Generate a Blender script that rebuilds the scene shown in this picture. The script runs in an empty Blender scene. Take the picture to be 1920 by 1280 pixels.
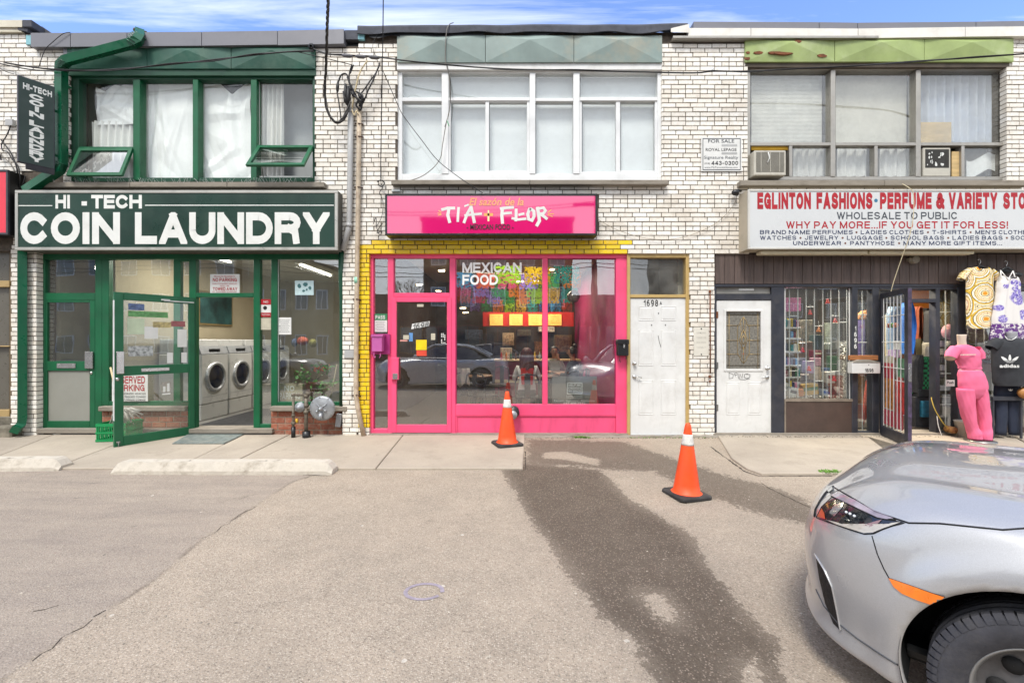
import bpy, bmesh, math, random
import numpy as np
from mathutils import Vector, Matrix
from mathutils.bvhtree import BVHTree
R = math.radians
random.seed(7)
C = bpy.context.scene.collection
sc = bpy.context.scene
# camera
CAMY, CAMZ, FPX = -6.77, 1.39, 853.33
cam = bpy.data.cameras.new('camera'); camo = bpy.data.objects.new('camera', cam); C.objects.link(camo)
camo.location = (0, CAMY, CAMZ); camo.rotation_euler = (R(90), 0, 0)
cam.lens = 16; cam.sensor_width = 36; cam.clip_start = 0.05; cam.clip_end = 2000
sc.camera = camo
# sky and sun (thin overcast, high soft sun behind the camera)
SUN_EL, SUN_AZ = 56.0, 198.0     # azimuth measured clockwise from +y
w = bpy.data.worlds.new('World'); sc.world = w; w.use_nodes = True
nt = w.node_tree; nt.nodes.clear()
def N(t, **k):
 n = nt.nodes.new(t)
 for a, b in k.items(): setattr(n, a, b)
 return n
out = N('ShaderNodeOutputWorld'); bg = N('ShaderNodeBackground'); nt.links.new(bg.outputs[0], out.inputs[0])
sky = N('ShaderNodeTexSky'); sky.sky_type = 'NISHITA'; sky.sun_disc = False
sky.sun_elevation = R(SUN_EL); sky.sun_rotation = R(SUN_AZ); sky.air_density = 1.0; sky.dust_density = 0.6; sky.ozone_density = 2.0
tc = N('ShaderNodeTexCoord')
sep = N('ShaderNodeSeparateXYZ'); nt.links.new(tc.outputs['Generated'], sep.inputs[0])
zc = N('ShaderNodeMath', operation='MAXIMUM'); nt.links.new(sep.outputs[2], zc.inputs[0]); zc.inputs[1].default_value = 0.06
dx = N('ShaderNodeMath', operation='DIVIDE'); nt.links.new(sep.outputs[0], dx.inputs[0]); nt.links.new(zc.outputs[0], dx.inputs[1])
dy = N('ShaderNodeMath', operation='DIVIDE'); nt.links.new(sep.outputs[1], dy.inputs[0]); nt.links.new(zc.outputs[0], dy.inputs[1])
cmb = N('ShaderNodeCombineXYZ'); nt.links.new(dx.outputs[0], cmb.inputs[0]); nt.links.new(dy.outputs[0], cmb.inputs[1])
mp = N('ShaderNodeMapping'); nt.links.new(cmb.outputs[0], mp.inputs[0])
mp.inputs['Rotation'].default_value = (0, 0, R(21)); mp.inputs['Scale'].default_value = (0.62, 4.6, 1); mp.inputs['Location'].default_value = (1.3, 0.25, 0)
nz = N('ShaderNodeTexNoise'); nt.links.new(mp.outputs[0], nz.inputs['Vector'])
nz.inputs['Scale'].default_value = 1.3; nz.inputs['Detail'].default_value = 7; nz.inputs['Roughness'].default_value = 0.6; nz.inputs['Distortion'].default_value = 0.35
mr = N('ShaderNodeMapRange'); nt.links.new(nz.outputs[0], mr.inputs[0])
mr.inputs[1].default_value = 0.46; mr.inputs[2].default_value = 0.84; mr.inputs[3].default_value = 0.0; mr.inputs[4].default_value = 0.95
cov = N('ShaderNodeMapRange'); nt.links.new(sep.outputs[1], cov.inputs[0]); cov.interpolation_type = 'SMOOTHSTEP'
cov.inputs[1].default_value = 0.35; cov.inputs[2].default_value = -0.35; cov.inputs[3].default_value = 0.0; cov.inputs[4].default_value = 0.93
mx = N('ShaderNodeMath', operation='MAXIMUM'); nt.links.new(mr.outputs[0], mx.inputs[0]); nt.links.new(cov.outputs[0], mx.inputs[1])
mix = N('ShaderNodeMix', data_type='RGBA'); nt.links.new(mx.outputs[0], mix.inputs[0])
tint = N('ShaderNodeMix', data_type='RGBA', blend_type='MULTIPLY'); tint.inputs[0].default_value = 1.0
nt.links.new(sky.outputs[0], tint.inputs[6]); tint.inputs[7].default_value = (1.48, 1.56, 1.93, 1)
nt.links.new(tint.outputs[2], mix.inputs[6]); mix.inputs[7].default_value = (8.6, 8.9, 9.3, 1)
nt.links.new(mix.outputs[2], bg.inputs[0]); bg.inputs[1].default_value = 0.10
sl = bpy.data.lights.new('sun', 'SUN'); so = bpy.data.objects.new('sun', sl); C.objects.link(so)
sl.energy = 1.9; sl.angle = R(16); sl.color = (1, 0.96, 0.9)
so.rotation_euler = (R(90 - SUN_EL), 0, R(180 - SUN_AZ)); so.location = (0, -10, 20)
sc.view_settings.view_transform = 'Standard'; sc.view_settings.look = 'None'
sc.view_settings.exposure = 0.88; sc.view_settings.gamma = 1
sc.render.engine = 'CYCLES'
cy = sc.cycles
cy.max_bounces = 8; cy.diffuse_bounces = 3; cy.glossy_bounces = 5; cy.transmission_bounces = 6; cy.transparent_max_bounces = 24
cy.caustics_reflective = False; cy.caustics_refractive = False; cy.sample_clamp_indirect = 6
try: cy.use_denoising = True
except Exception: pass
# materials
def lin(h):
 if not isinstance(h, str): return tuple(h) + (1,) if len(h) == 3 else h
 h = h.lstrip('#'); o = []
 for i in (0, 2, 4):
  c = int(h[i:i+2], 16) / 255
  o.append(c / 12.92 if c <= 0.04045 else ((c + 0.055) / 1.055) ** 2.4)
 return (o[0], o[1], o[2], 1)
MATS = {}
class Nodes:
 def __init__(s, name):
  s.m = bpy.data.materials.new(name); s.m.use_nodes = True; s.t = s.m.node_tree
  s.b = s.t.nodes['Principled BSDF']; s.o = s.t.nodes['Material Output']
 def n(s, ty, **k):
  n = s.t.nodes.new('ShaderNode' + ty)
  for a, b in k.items(): setattr(n, a, b)
  return n
 def l(s, a, b): s.t.links.new(a, b)
 def coord(s, scale=(1, 1, 1), kind='Object'):
  if not hasattr(s, 'tc'): s.tc = s.n('TexCoord')
  m = s.n('Mapping'); m.inputs['Scale'].default_value = scale; s.l(s.tc.outputs[kind], m.inputs[0]); return m.outputs[0]
 def noise(s, v, scale, detail=4, rough=.55, dist=0):
  n = s.n('TexNoise'); s.l(v, n.inputs['Vector']); n.inputs['Scale'].default_value = scale; n.inputs['Detail'].default_value = detail
  n.inputs['Roughness'].default_value = rough; n.inputs['Distortion'].default_value = dist; return n.outputs[0]
 def voro(s, v, scale, feature='F1', out='Distance'):
  n = s.n('TexVoronoi'); n.feature = feature; s.l(v, n.inputs['Vector']); n.inputs['Scale'].default_value = scale; return n.outputs[out]
 def rng(s, v, a, b, c=0, d=1, smooth=False):
  n = s.n('MapRange'); s.l(v, n.inputs[0])
  if smooth: n.interpolation_type = 'SMOOTHSTEP'
  for i, q in enumerate((a, b, c, d)): n.inputs[i + 1].default_value = q
  return n.outputs[0]
 def mixc(s, f, a, b, mode='MIX'):
  n = s.n('Mix', data_type='RGBA', blend_type=mode)
  for v, i in ((f, 0), (a, 6), (b, 7)):
   if hasattr(v, 'is_linked') or hasattr(v, 'links'): s.l(v, n.inputs[i])
   else: n.inputs[i].default_value = v
  return n.outputs[2]
 def math(s, op, a, b=0, c=None):
  n = s.n('Math', operation=op)
  for v, i in ((a, 0), (b, 1), (c, 2)):
   if v is None: continue
   if hasattr(v, 'links'): s.l(v, n.inputs[i])
   else: n.inputs[i].default_value = v
  return n.outputs[0]
 def bump(s, h, strength=.3, dist=.01):
  n = s.n('Bump'); n.inputs['Strength'].default_value = strength; n.inputs['Distance'].default_value = dist
  s.l(h, n.inputs['Height']); s.l(n.outputs[0], s.b.inputs['Normal']); return n
 def col(s, v):
  if hasattr(v, 'links'): s.l(v, s.b.inputs['Base Color'])
  else: s.b.inputs['Base Color'].default_value = v
 def setv(s, k, v):
  if hasattr(v, 'links'): s.l(v, s.b.inputs[k])
  else: s.b.inputs[k].default_value = v
def M(key, color='#808080', rough=.5, metal=0, var=.12, vs=6, dirt=0, dirtc='#2a241c', ds=3, bump=0, bs=60, coat=0, spec=None, stretch=(1, 1, 1), per=0, emis=None, es=1):
 """everyday painted / plastic / cloth surface with colour variation, wear and fine relief"""
 if key in MATS: return MATS[key]
 q = Nodes(key); c = lin(color); v = q.coord(stretch)
 lo = tuple(x * (1 - var) for x in c[:3]) + (1,); hi = tuple(min(1, x * (1 + var)) for x in c[:3]) + (1,)
 cc = q.mixc(q.rng(q.noise(v, vs, 5), .35, .65), lo, hi)
 if per:
  ge = q.n('NewGeometry'); oi = q.n('ObjectInfo')
  rr = q.math('FRACT', q.math('ADD', ge.outputs['Random Per Island'], oi.outputs['Random']))
  cc = q.mixc(1.0, cc, q.mixc(rr, (1 - per, 1 - per, 1 - per, 1), (1, 1, 1, 1)), 'MULTIPLY')
 if dirt:
  cc = q.mixc(q.math('MULTIPLY', q.rng(q.noise(v, ds, 8, .68), .48, .72), dirt), cc, lin(dirtc))
  q.setv('Roughness', q.rng(q.noise(v, ds * 2, 5), .3, .7, max(0, rough - .08), min(1, rough + .15)))
 else: q.setv('Roughness', q.rng(q.noise(v, vs * 3, 4), .3, .7, max(0.01, rough * .85), min(1, rough * 1.15)))
 q.col(cc); q.setv('Metallic', metal)
 if coat: q.setv('Coat Weight', coat); q.setv('Coat Roughness', .03)
 if spec is not None: q.setv('Specular IOR Level', spec)
 if bump: q.bump(q.noise(v, bs, 5), bump, .004)
 if emis: q.setv('Emission Color', lin(emis)); q.setv('Emission Strength', es)
 MATS[key] = q.m; return q.m
def brickmat(key, c1, c2, stain=.25, rough=.35):
 if key in MATS: return MATS[key]
 q = Nodes(key); v = q.coord(kind='Object'); ge = q.n('NewGeometry'); oi = q.n('ObjectInfo')
 wp = q.n('Mapping'); q.l(ge.outputs['Position'], wp.inputs[0]); W = wp.outputs[0]
 rr = q.math('FRACT', q.math('ADD', ge.outputs['Random Per Island'], oi.outputs['Random']))
 wv = q.n('VectorMath', operation='ADD'); q.l(W, wv.inputs[0]); cr = q.n('CombineXYZ'); q.l(q.math('MULTIPLY', rr, 37), cr.inputs[0]); q.l(cr.outputs[0], wv.inputs[1])
 base = q.mixc(rr, lin(c1), lin(c2))
 base = q.mixc(q.math('MULTIPLY', q.rng(q.noise(wv.outputs[0], 22, 5, .65), .45, .7), .35), base, lin('#b7aa93'))
 base = q.mixc(q.math('MULTIPLY', q.rng(q.noise(W, 1.7, 8, .72, .5), .5, .72), stain), base, lin('#8d7a5e'))
 sp = q.rng(q.noise(wv.outputs[0], 75, 3, .6), .66, .72)
 base = q.mixc(q.math('MULTIPLY', sp, .55), base, lin('#54483a'))
 q.col(base); q.setv('Roughness', q.rng(q.noise(W, 9, 4), .3, .7, rough - .08, rough + .2))
 q.bump(q.noise(wv.outputs[0], 60, 5, .6), .22, .003)
 MATS[key] = q.m; return q.m
def glassmat(key, tint=(.93, .96, .95), refl=.10, rough=.0, wob=.02, dust=.04):
 """thin architectural glass: see-through, with the mirror share a double pane has, slight waviness and dust"""
 if key in MATS: return MATS[key]
 q = Nodes(key); q.t.nodes.remove(q.b); v = q.coord()
 tr = q.n('BsdfTransparent'); tr.inputs[0].default_value = tint + (1,)
 gl = q.n('BsdfGlossy'); gl.inputs['Roughness'].default_value = rough; gl.inputs[0].default_value = (1, 1, 1, 1)
 bu = q.n('Bump'); bu.inputs['Strength'].default_value = wob; bu.inputs['Distance'].default_value = .05; q.l(q.noise(v, 1.6, 2), bu.inputs['Height']); q.l(bu.outputs[0], gl.inputs['Normal'])
 lw = q.n('LayerWeight'); lw.inputs[0].default_value = .5
 fac = q.math('MINIMUM', q.math('ADD', q.math('MULTIPLY', q.math('POWER', lw.outputs['Facing'], 5), .9), refl + .03), .95)
 m1 = q.n('MixShader'); q.l(fac, m1.inputs[0]); q.l(tr.outputs[0], m1.inputs[1]); q.l(gl.outputs[0], m1.inputs[2])
 df = q.n('BsdfDiffuse'); df.inputs[0].default_value = (.55, .54, .5, 1)
 m2 = q.n('MixShader'); q.l(q.math('MULTIPLY', q.rng(q.noise(v, 3, 8, .7), .35, .75), dust), m2.inputs[0]); q.l(m1.outputs[0], m2.inputs[1]); q.l(df.outputs[0], m2.inputs[2])
 q.l(m2.outputs[0], q.o.inputs[0]); MATS[key] = q.m; return q.m
# mesh helpers
ORG = {}
def X(px, y=0.0): return (px - 960) / FPX * (y - CAMY)
def Z(py, y=0.0): return CAMZ + (640 - py) / FPX * (y - CAMY)
def org(o): return ORG.get(o.name, Vector((0, 0, 0))) if o else Vector((0, 0, 0))
class MB:
 def __init__(s): s.v = []; s.f = []; s.sm = []; s.mi = []; s.cm = 0
 def add(s, vs, fs, smooth=False):
  b = len(s.v); s.v += [tuple(p) for p in vs]
  for f in fs: s.f.append([i + b for i in f]); s.sm.append(smooth); s.mi.append(s.cm)
  return s
 def box(s, x0, x1, y0, y1, z0, z1):
  x0, x1 = sorted((x0, x1)); y0, y1 = sorted((y0, y1)); z0, z1 = sorted((z0, z1))
  return s.add([(x0, y0, z0), (x1, y0, z0), (x1, y1, z0), (x0, y1, z0), (x0, y0, z1), (x1, y0, z1), (x1, y1, z1), (x0, y1, z1)],
      [(0, 3, 2, 1), (4, 5, 6, 7), (0, 1, 5, 4), (1, 2, 6, 5), (2, 3, 7, 6), (3, 0, 4, 7)])
 def cbox(s, x0, x1, y0, y1, z0, z1, c=.004):
  """box with every edge chamfered"""
  x0, x1 = sorted((x0, x1)); y0, y1 = sorted((y0, y1)); z0, z1 = sorted((z0, z1))
  c = min(c, (x1 - x0) * .3, (y1 - y0) * .3, (z1 - z0) * .3)
  bm = bmesh.new(); bmesh.ops.create_cube(bm, size=1)
  bmesh.ops.scale(bm, vec=(x1 - x0, y1 - y0, z1 - z0), verts=bm.verts); bmesh.ops.translate(bm, vec=((x0 + x1) / 2, (y0 + y1) / 2, (z0 + z1) / 2), verts=bm.verts)
  bmesh.ops.bevel(bm, geom=bm.edges[:], offset=c, segments=1, affect='EDGES', profile=.5)
  bm.verts.index_update(); s.add([v.co[:] for v in bm.verts], [[v.index for v in f.verts] for f in bm.faces]); bm.free(); return s
 def pb(s, px0, px1, py0, py1, y0, y1, c=.004):
  """box whose front face (at y0) covers these photo coordinates"""
  return s.cbox(X(px0, y0), X(px1, y0), y0, y1, Z(py0, y0), Z(py1, y0), c)
 def prism(s, pts, y0, y1):
  """polygon in xz extruded from y0 to y1"""
  n = len(pts); a = sum(pts[i][0] * pts[(i + 1) % n][1] - pts[(i + 1) % n][0] * pts[i][1] for i in range(n))
  if a < 0: pts = pts[::-1]
  vs = [(x, y0, z) for x, z in pts] + [(x, y1, z) for x, z in pts]
  return s.add(vs, [list(range(n)), list(range(2 * n - 1, n - 1, -1))] + [((i + 1) % n, i, i + n, (i + 1) % n + n) for i in range(n)])
 def tube(s, pts, r, n=8, caps=True, sq=1.0, smooth=True):
  pts = [Vector(p) for p in pts]; k = len(pts)
  rs = r if isinstance(r, (list, tuple)) else [r] * k
  t0 = (pts[1] - pts[0]).normalized(); u = t0.orthogonal().normalized()
  if abs(t0.z) < .9: u = t0.cross(Vector((0, 0, 1))).normalized()
  vs = []; pt = t0
  for i, p in enumerate(pts):
   t = (pts[min(i + 1, k - 1)] - pts[max(i - 1, 0)]).normalized()
   q = pt.rotation_difference(t); u = q @ u; u = (u - t * u.dot(t)).normalized(); b = t.cross(u); pt = t
   for j in range(n):
    a = 2 * math.pi * (j + .5) / n
    vs.append(p + (u * math.cos(a) + b * math.sin(a) * sq) * rs[i])
  fs = [(i * n + j, i * n + (j + 1) % n, (i + 1) * n + (j + 1) % n, (i + 1) * n + j) for i in range(k - 1) for j in range(n)]
  if caps: fs += [list(range(n))[::-1], list(range((k - 1) * n, k * n))]
  return s.add(vs, fs, smooth)
 def lathe(s, prof, c, axis='z', n=24, smooth=True, a0=0, a1=2 * math.pi):
  """prof: (radius, height along axis)"""
  c = Vector(c); vs = []; full = abs(a1 - a0 - 2 * math.pi) < 1e-6; m = n if full else n + 1
  for r, h in prof:
   for j in range(m):
    a = a0 + (a1 - a0) * j / n; p, q = r * math.cos(a), r * math.sin(a)
    vs.append(c + Vector({'z': (p, q, h), 'y': (p, h, q), 'x': (h, p, q)}[axis]))
  fs = [(i * m + j, i * m + (j + 1) % m, (i + 1) * m + (j + 1) % m, (i + 1) * m + j) for i in range(len(prof) - 1) for j in range(n)]
  return s.add(vs, fs, smooth)
 def grid(s, fn, nu, nv, smooth=True):
  vs = [fn(i / nu, j / nv) for j in range(nv + 1) for i in range(nu + 1)]
  return s.add(vs, [(j * (nu + 1) + i, j * (nu + 1) + i + 1, (j + 1) * (nu + 1) + i + 1, (j + 1) * (nu + 1) + i) for j in range(nv) for i in range(nu)], smooth)
 def ball(s, c, r, n=10, sx=1, sy=1, sz=1):
  pr = [(max(1e-4, r * math.sin(math.pi * i / (n - 2))), -r * math.cos(math.pi * i / (n - 2))) for i in range(n - 1)]
  b = len(s.v); s.lathe(pr, (0, 0, 0), 'z', n)
  s.v[b:] = [(c[0] + p[0] * sx, c[1] + p[1] * sy, c[2] + p[2] * sz) for p in s.v[b:]]; return s
 def rot(s, b, c, ax, ang):
  """turn everything added since vertex b about point c"""
  m = Matrix.Rotation(ang, 3, ax); c = Vector(c)
  s.v[b:] = [tuple(c + m @ (Vector(p) - c)) for p in s.v[b:]]; return s
 def mesh(s, name, mats, o=Vector((0, 0, 0))):
  me = bpy.data.meshes.new(name); me.from_pydata([(p[0] - o[0], p[1] - o[1], p[2] - o[2]) for p in s.v], [], s.f)
  if not isinstance(mats, (list, tuple)): mats = [mats]
  for m in mats: me.materials.append(m)
  me.polygons.foreach_set('use_smooth', s.sm)
  if len(mats) > 1: me.polygons.foreach_set('material_index', s.mi)
  me.validate(); me.update(); return me
 def build(s, name, mats, parent=None, label=None, kind=None, cat=None, group=None, recalc=False):
  o = org(parent); me = s.mesh(name, mats, o)
  if recalc:
   bm = bmesh.new(); bm.from_mesh(me); bmesh.ops.recalc_face_normals(bm, faces=bm.faces); bm.to_mesh(me); bm.free()
  ob = bpy.data.objects.new(name, me); C.objects.link(ob); ob.parent = parent
  if parent: ORG[ob.name] = o
  return tag(ob, label, cat, group, kind)
def tag(ob, label=None, cat=None, group=None, kind=None):
 for k, v in (('label', label), ('category', cat), ('group', group), ('kind', kind)):
  if v: ob[k] = v
 return ob
def thing(name, label, cat, loc=(0, 0, 0), group=None):
 o = bpy.data.objects.new(name, None); C.objects.link(o); o.location = loc; o.empty_display_size = .2
 ORG[o.name] = Vector(loc); return tag(o, label, cat, group)
def copy_tree(o, parent=None):
 c = o.copy(); C.objects.link(c); c.parent = parent
 if o.name in ORG: ORG[c.name] = ORG[o.name]
 for ch in list(o.children): copy_tree(ch, c)
 return c
def panel(name, m, parent, px0, px1, py0, py1, y, t=.004, **k):
 return MB().box(X(px0, y), X(px1, y), y, y + t, Z(py0, y), Z(py1, y)).build(name, m, parent, **k)
def apply_mods(ob):
 dg = bpy.context.evaluated_depsgraph_get(); me = bpy.data.meshes.new_from_object(ob.evaluated_get(dg)); ob.modifiers.clear(); ob.data = me
def ss(a, b, x):
 t = min(1, max(0, (x - a) / (b - a))); return t * t * (3 - 2 * t)
# lettering: a heavy grotesque built from strokes, and the plain font for small print
def arc(cx, cy, rx, ry, a0, a1, n=10): return [(cx + rx * math.cos(R(a0 + (a1 - a0) * i / n)), cy + ry * math.sin(R(a0 + (a1 - a0) * i / n))) for i in range(n + 1)]
G = {  # glyph: (width, strokes) in the unit box
 'A': (.84, [[(0, -.12), (.5, 1.02)], [(.5, 1.02), (1, -.12)], [(.22, .27), (.78, .27)]]), 'B': (.74, [[(0, 0), (0, 1)], [(0, 1), (.6, 1)] + arc(.6, .76, .36, .24, 90, -90, 6) + [(0, .52)], [(0, .52), (.62, .52)] + arc(.62, .26, .38, .26, 90, -90, 6) + [(0, 0)]]),
 'C': (.78, [arc(.5, .5, .5, .5, 40, 320, 16)]), 'D': (.78, [[(0, 0), (0, 1)], [(0, 1), (.45, 1)] + arc(.45, .5, .55, .5, 90, -90, 10) + [(0, 0)]]),
 'E': (.64, [[(0, 0), (0, 1)], [(0, 1), (1, 1)], [(0, .52), (.92, .52)], [(0, 0), (1, 0)]]), 'F': (.6, [[(0, 0), (0, 1)], [(0, 1), (1, 1)], [(0, .5), (.88, .5)]]),
 'G': (.8, [arc(.5, .5, .5, .5, 42, 300, 15) + [(.96, .2), (.98, .45), (.58, .45)], [(.99, .45), (.99, 0)]]), 'H': (.76, [[(0, 0), (0, 1)], [(1, 0), (1, 1)], [(0, .52), (1, .52)]]),
 'I': (0, [[(0, 0), (0, 1)]]), 'J': (.6, [[(1, 1), (1, .35)] + arc(.5, .35, .5, .35, 0, -170, 8)]), 'K': (.78, [[(0, 0), (0, 1)], [(.98, 1.06), (.06, .4)], [(.36, .62), (1.02, -.08)]]),
 'L': (.6, [[(0, 0), (0, 1)], [(0, 0), (1, 0)]]), 'M': (.92, [[(0, 0), (0, 1)], [(1, 0), (1, 1)], [(.0, 1.05), (.5, 0)], [(.5, 0), (1, 1.05)]]), 'N': (.78, [[(0, 0), (0, 1)], [(1, 0), (1, 1)], [(0, 1.05), (1, -.05)]]),
 'O': (.82, [arc(.5, .5, .5, .5, 0, 360, 24)]), 'P': (.7, [[(0, 0), (0, 1)], [(0, 1), (.6, 1)] + arc(.6, .72, .4, .28, 90, -90, 8) + [(0, .44)]]), 'Q': (.84, [arc(.5, .5, .5, .5, 0, 360, 24), [(.6, .25), (1.02, -.08)]]),
 'R': (.76, [[(0, 0), (0, 1)], [(0, 1), (.6, 1)] + arc(.6, .74, .38, .26, 90, -90, 8) + [(0, .48)], [(.6, .48), (.86, .36), (.92, 0)]]), 'S': (.72, [arc(.5, .745, .47, .255, 25, 200, 9) + [(.12, .58), (.5, .5), (.88, .42)] + arc(.5, .255, .5, .255, 15, -155, 9)]),
 'T': (.7, [[(0, 1), (1, 1)], [(.5, 0), (.5, 1)]]), 'U': (.76, [[(0, 1), (0, .4)] + arc(.5, .4, .5, .4, 180, 360, 12) + [(1, 1)]]), 'V': (.78, [[(0, 1.12), (.5, -.04)], [(.5, -.04), (1, 1.12)]]), 'W': (1.1, [[(0, 1.1), (.26, -.04)], [(.26, -.04), (.5, 1)], [(.5, 1), (.74, -.04)], [(.74, -.04), (1, 1.1)]]),
 'X': (.76, [[(0, -.1), (1, 1.1)], [(0, 1.1), (1, -.1)]]), 'Y': (.78, [[(0, 1.1), (.5, .42)], [(1, 1.1), (.5, .42)], [(.5, .5), (.5, 0)]]), 'Z': (.7, [[(0, 1), (1, 1)], [(1, 1), (0, 0)], [(0, 0), (1, 0)]]),
 '0': (.56, [arc(.5, .5, .5, .5, 0, 360, 20)]), '1': (.3, [[(1, 0), (1, 1)], [(1, .96), (0, .7)]]), '2': (.56, [arc(.5, .72, .5, .28, 160, -20, 8) + [(.85, .45), (0, 0)], [(0, 0), (1, 0)]]), '3': (.56, [arc(.5, .75, .45, .25, 150, -80, 8), arc(.5, .27, .5, .27, 80, -150, 8)]),
 '4': (.62, [[(.75, 0), (.75, 1)], [(.75, 1), (0, .3)], [(0, .25), (1, .25)]]), '5': (.56, [[(.95, 1), (.15, 1), (.05, .52)] + arc(.48, .3, .5, .3, 130, -150, 10)]), '6': (.56, [arc(.5, .3, .5, .3, 0, 360, 14), [(.0, .32)] + arc(.55, .45, .55, .55, 170, 70, 6)]), '7': (.56, [[(0, 1), (1, 1)], [(1, 1), (.35, -.05)]]),
 '8': (.58, [arc(.5, .75, .43, .25, 0, 360, 14), arc(.5, .26, .5, .26, 0, 360, 14)]), '9': (.56, [arc(.5, .7, .5, .3, 0, 360, 14), [(1, .68)] + arc(.45, .55, .55, .55, -10, -110, 6)]),
 '-': (.3, [[(0, .42), (1, .42)]]), '.': (0, [[(0, 0), (0, .01)]]), '!': (0, [[(0, .38), (0, 1)], [(0, 0), (0, .02)]]), "'": (0, [[(0, .75), (0, 1)]]), '&': (.8, [[(1.02, -.02), (.24, .74)], arc(.46, .8, .24, .2, 180, -30, 8) + [(.3, .5), (.08, .36)], arc(.38, .25, .36, .25, 150, 330, 9) + [(.95, .5)]]), '*': (.0, [[(0, .4), (0, .5)]]),
}
def clip_poly(P, lo, hi):
 for sgn, lim in ((1, lo), (-1, -hi)):
  Q = []; n = len(P)
  for i in range(n):
   a, b = P[i], P[(i + 1) % n]; da, db = sgn * a[1] - lim, sgn * b[1] - lim
   if da >= 0: Q.append(a)
   if da * db < 0: k = da / (da - db); Q.append((a[0] + (b[0] - a[0]) * k, a[1] + (b[1] - a[1]) * k))
  P = Q
 return P
def ribbon(pts, t, closed, cap=True):
 """quads of a mitred stroke"""
 n = len(pts); L = []; Rr = []
 for i in range(n):
  p = Vector(pts[i])
  if closed: a, b = Vector(pts[i - 1 if i else n - 2]), Vector(pts[(i + 1) if i < n - 1 else 1])
  else: a, b = Vector(pts[max(0, i - 1)]), Vector(pts[min(n - 1, i + 1)])
  d1 = (p - a); d2 = (b - p)
  d1 = d1.normalized() if d1.length > 1e-9 else d2.normalized(); d2 = d2.normalized() if d2.length > 1e-9 else d1
  nn = Vector((-(d1 + d2).y, (d1 + d2).x)); nn = nn.normalized() if nn.length > 1e-6 else Vector((-d1.y, d1.x))
  m = min(1.8, 1 / max(.35, nn.dot(Vector((-d1.y, d1.x)))))
  if not closed and cap:
   if i == 0: p = p - d2 * t / 2
   if i == n - 1: p = p + d1 * t / 2
  L.append(p + nn * t / 2 * m); Rr.append(p - nn * t / 2 * m)
 return [[L[i], Rr[i], Rr[i + 1], L[i + 1]] for i in range(n - 1)]
def heavy(mb, text, x0, x1, z0, z1, y, wt=.2, gap=.10, th=.0015, fit=True, ital=0, squeeze=1.0, xf=None, bul=None):
 """bold capitals filling the box x0..x1, z0..z1 on the plane y; xf maps (x, y, z) to another plane"""
 H = 1.0; adv = 0; items = []
 for ch in text:
  if ch == ' ': adv += .34; continue
  if ch not in G: continue
  wd, st = G[ch]; w_ = wd * squeeze
  items.append((ch, adv, w_, st)); adv += w_ + wt + gap
 tot = adv - gap; sx = (x1 - x0) / tot if fit else (z1 - z0); sz = z1 - z0; k = 0
 for ch, a, w_, st in items:
  for si, s_ in enumerate(st):
   s2 = [(px_ * w_, wt / 2 + pz_ * (1 - wt)) for px_, pz_ in s_]
   closed = (Vector(s2[0]) - Vector(s2[-1])).length < 1e-4 and len(s2) > 4
   k += 1; yy = y - .00012 * (si + 1)
   for q in ribbon(s2, wt, closed):
    P = clip_poly([(p.x, p.y) for p in q], 0, 1); P = [(b, a) for a, b in clip_poly([(b, a) for a, b in P], -wt / 2, w_ + wt / 2)]
    if len(P) < 3: continue
    vs = []
    for p in P:
     X_ = x0 + (a + wt / 2 + p[0] + ital * p[1]) * sx; Z_ = z0 + p[1] * sz
     vs.append(xf(X_, yy, Z_) if xf else (X_, yy, Z_))
    mb.add(vs, [list(range(len(vs)))])
 return mb
def script(mb, strokes, x0, x1, z0, z1, y, t, th=.002):
 """hand-drawn brush strokes given in 0..1 coordinates with a width for each stroke"""
 for i, s_ in enumerate(strokes):
  wv = t
  if isinstance(s_[0], (int, float)): wv = t * s_[0]; s_ = s_[1]
  P = [(x0 + a * (x1 - x0), z0 + b * (z1 - z0)) for a, b in s_]
  for j, q in enumerate(ribbon(P, wv, False)):
   mb.add([(p.x, y - .00015 * (i % 9), p.y) for p in q], [[0, 1, 2, 3]])
 return mb
def ptext(name, s, x, z, y, size, m, parent, width=None, bold=.0, align='CENTER', rotz=0, shear=0, **k):
 """plain small print as a flat mesh facing the street"""
 cu = bpy.data.curves.new(name, 'FONT'); cu.body = s; cu.size = size; cu.offset = bold * size; cu.align_x = align; cu.align_y = 'CENTER'; cu.resolution_u = 3; cu.shear = shear
 if bold: cu.space_character = 1 + bold * 1.6
 t = bpy.data.objects.new(name, cu); C.objects.link(t)
 dg = bpy.context.evaluated_depsgraph_get(); me = bpy.data.meshes.new_from_object(t.evaluated_get(dg)); bpy.data.objects.remove(t); bpy.data.curves.remove(cu)
 n = len(me.vertices); co = np.empty(n * 3); me.vertices.foreach_get('co', co); co = co.reshape(-1, 3)
 if n and width: wv = co[:, 0].max() - co[:, 0].min(); co[:, 0] *= width / max(wv, 1e-6)
 o = org(parent); c2 = np.empty_like(co); c2[:, 0] = co[:, 0] + x - o[0]; c2[:, 1] = y - o[1]; c2[:, 2] = co[:, 1] + z - o[2]
 me.vertices.foreach_set('co', c2.ravel()); me.update(); me.materials.clear(); me.materials.append(m)
 ob = bpy.data.objects.new(name, me); C.objects.link(ob); ob.parent = parent
 if parent: ORG[ob.name] = o
 return tag(ob, **k)
def pt(s, px, py, y, ph, m, parent, pw=None, bold=.004, name='lettering', **k):
 """small print placed by photo coordinates: centre, cap height and width in pixels"""
 sc_ = (y - CAMY) / FPX
 return ptext(name, s, X(px, y), Z(py, y), y, ph * sc_ / .70, m, parent, pw * sc_ if pw else None, bold, **k)
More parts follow.
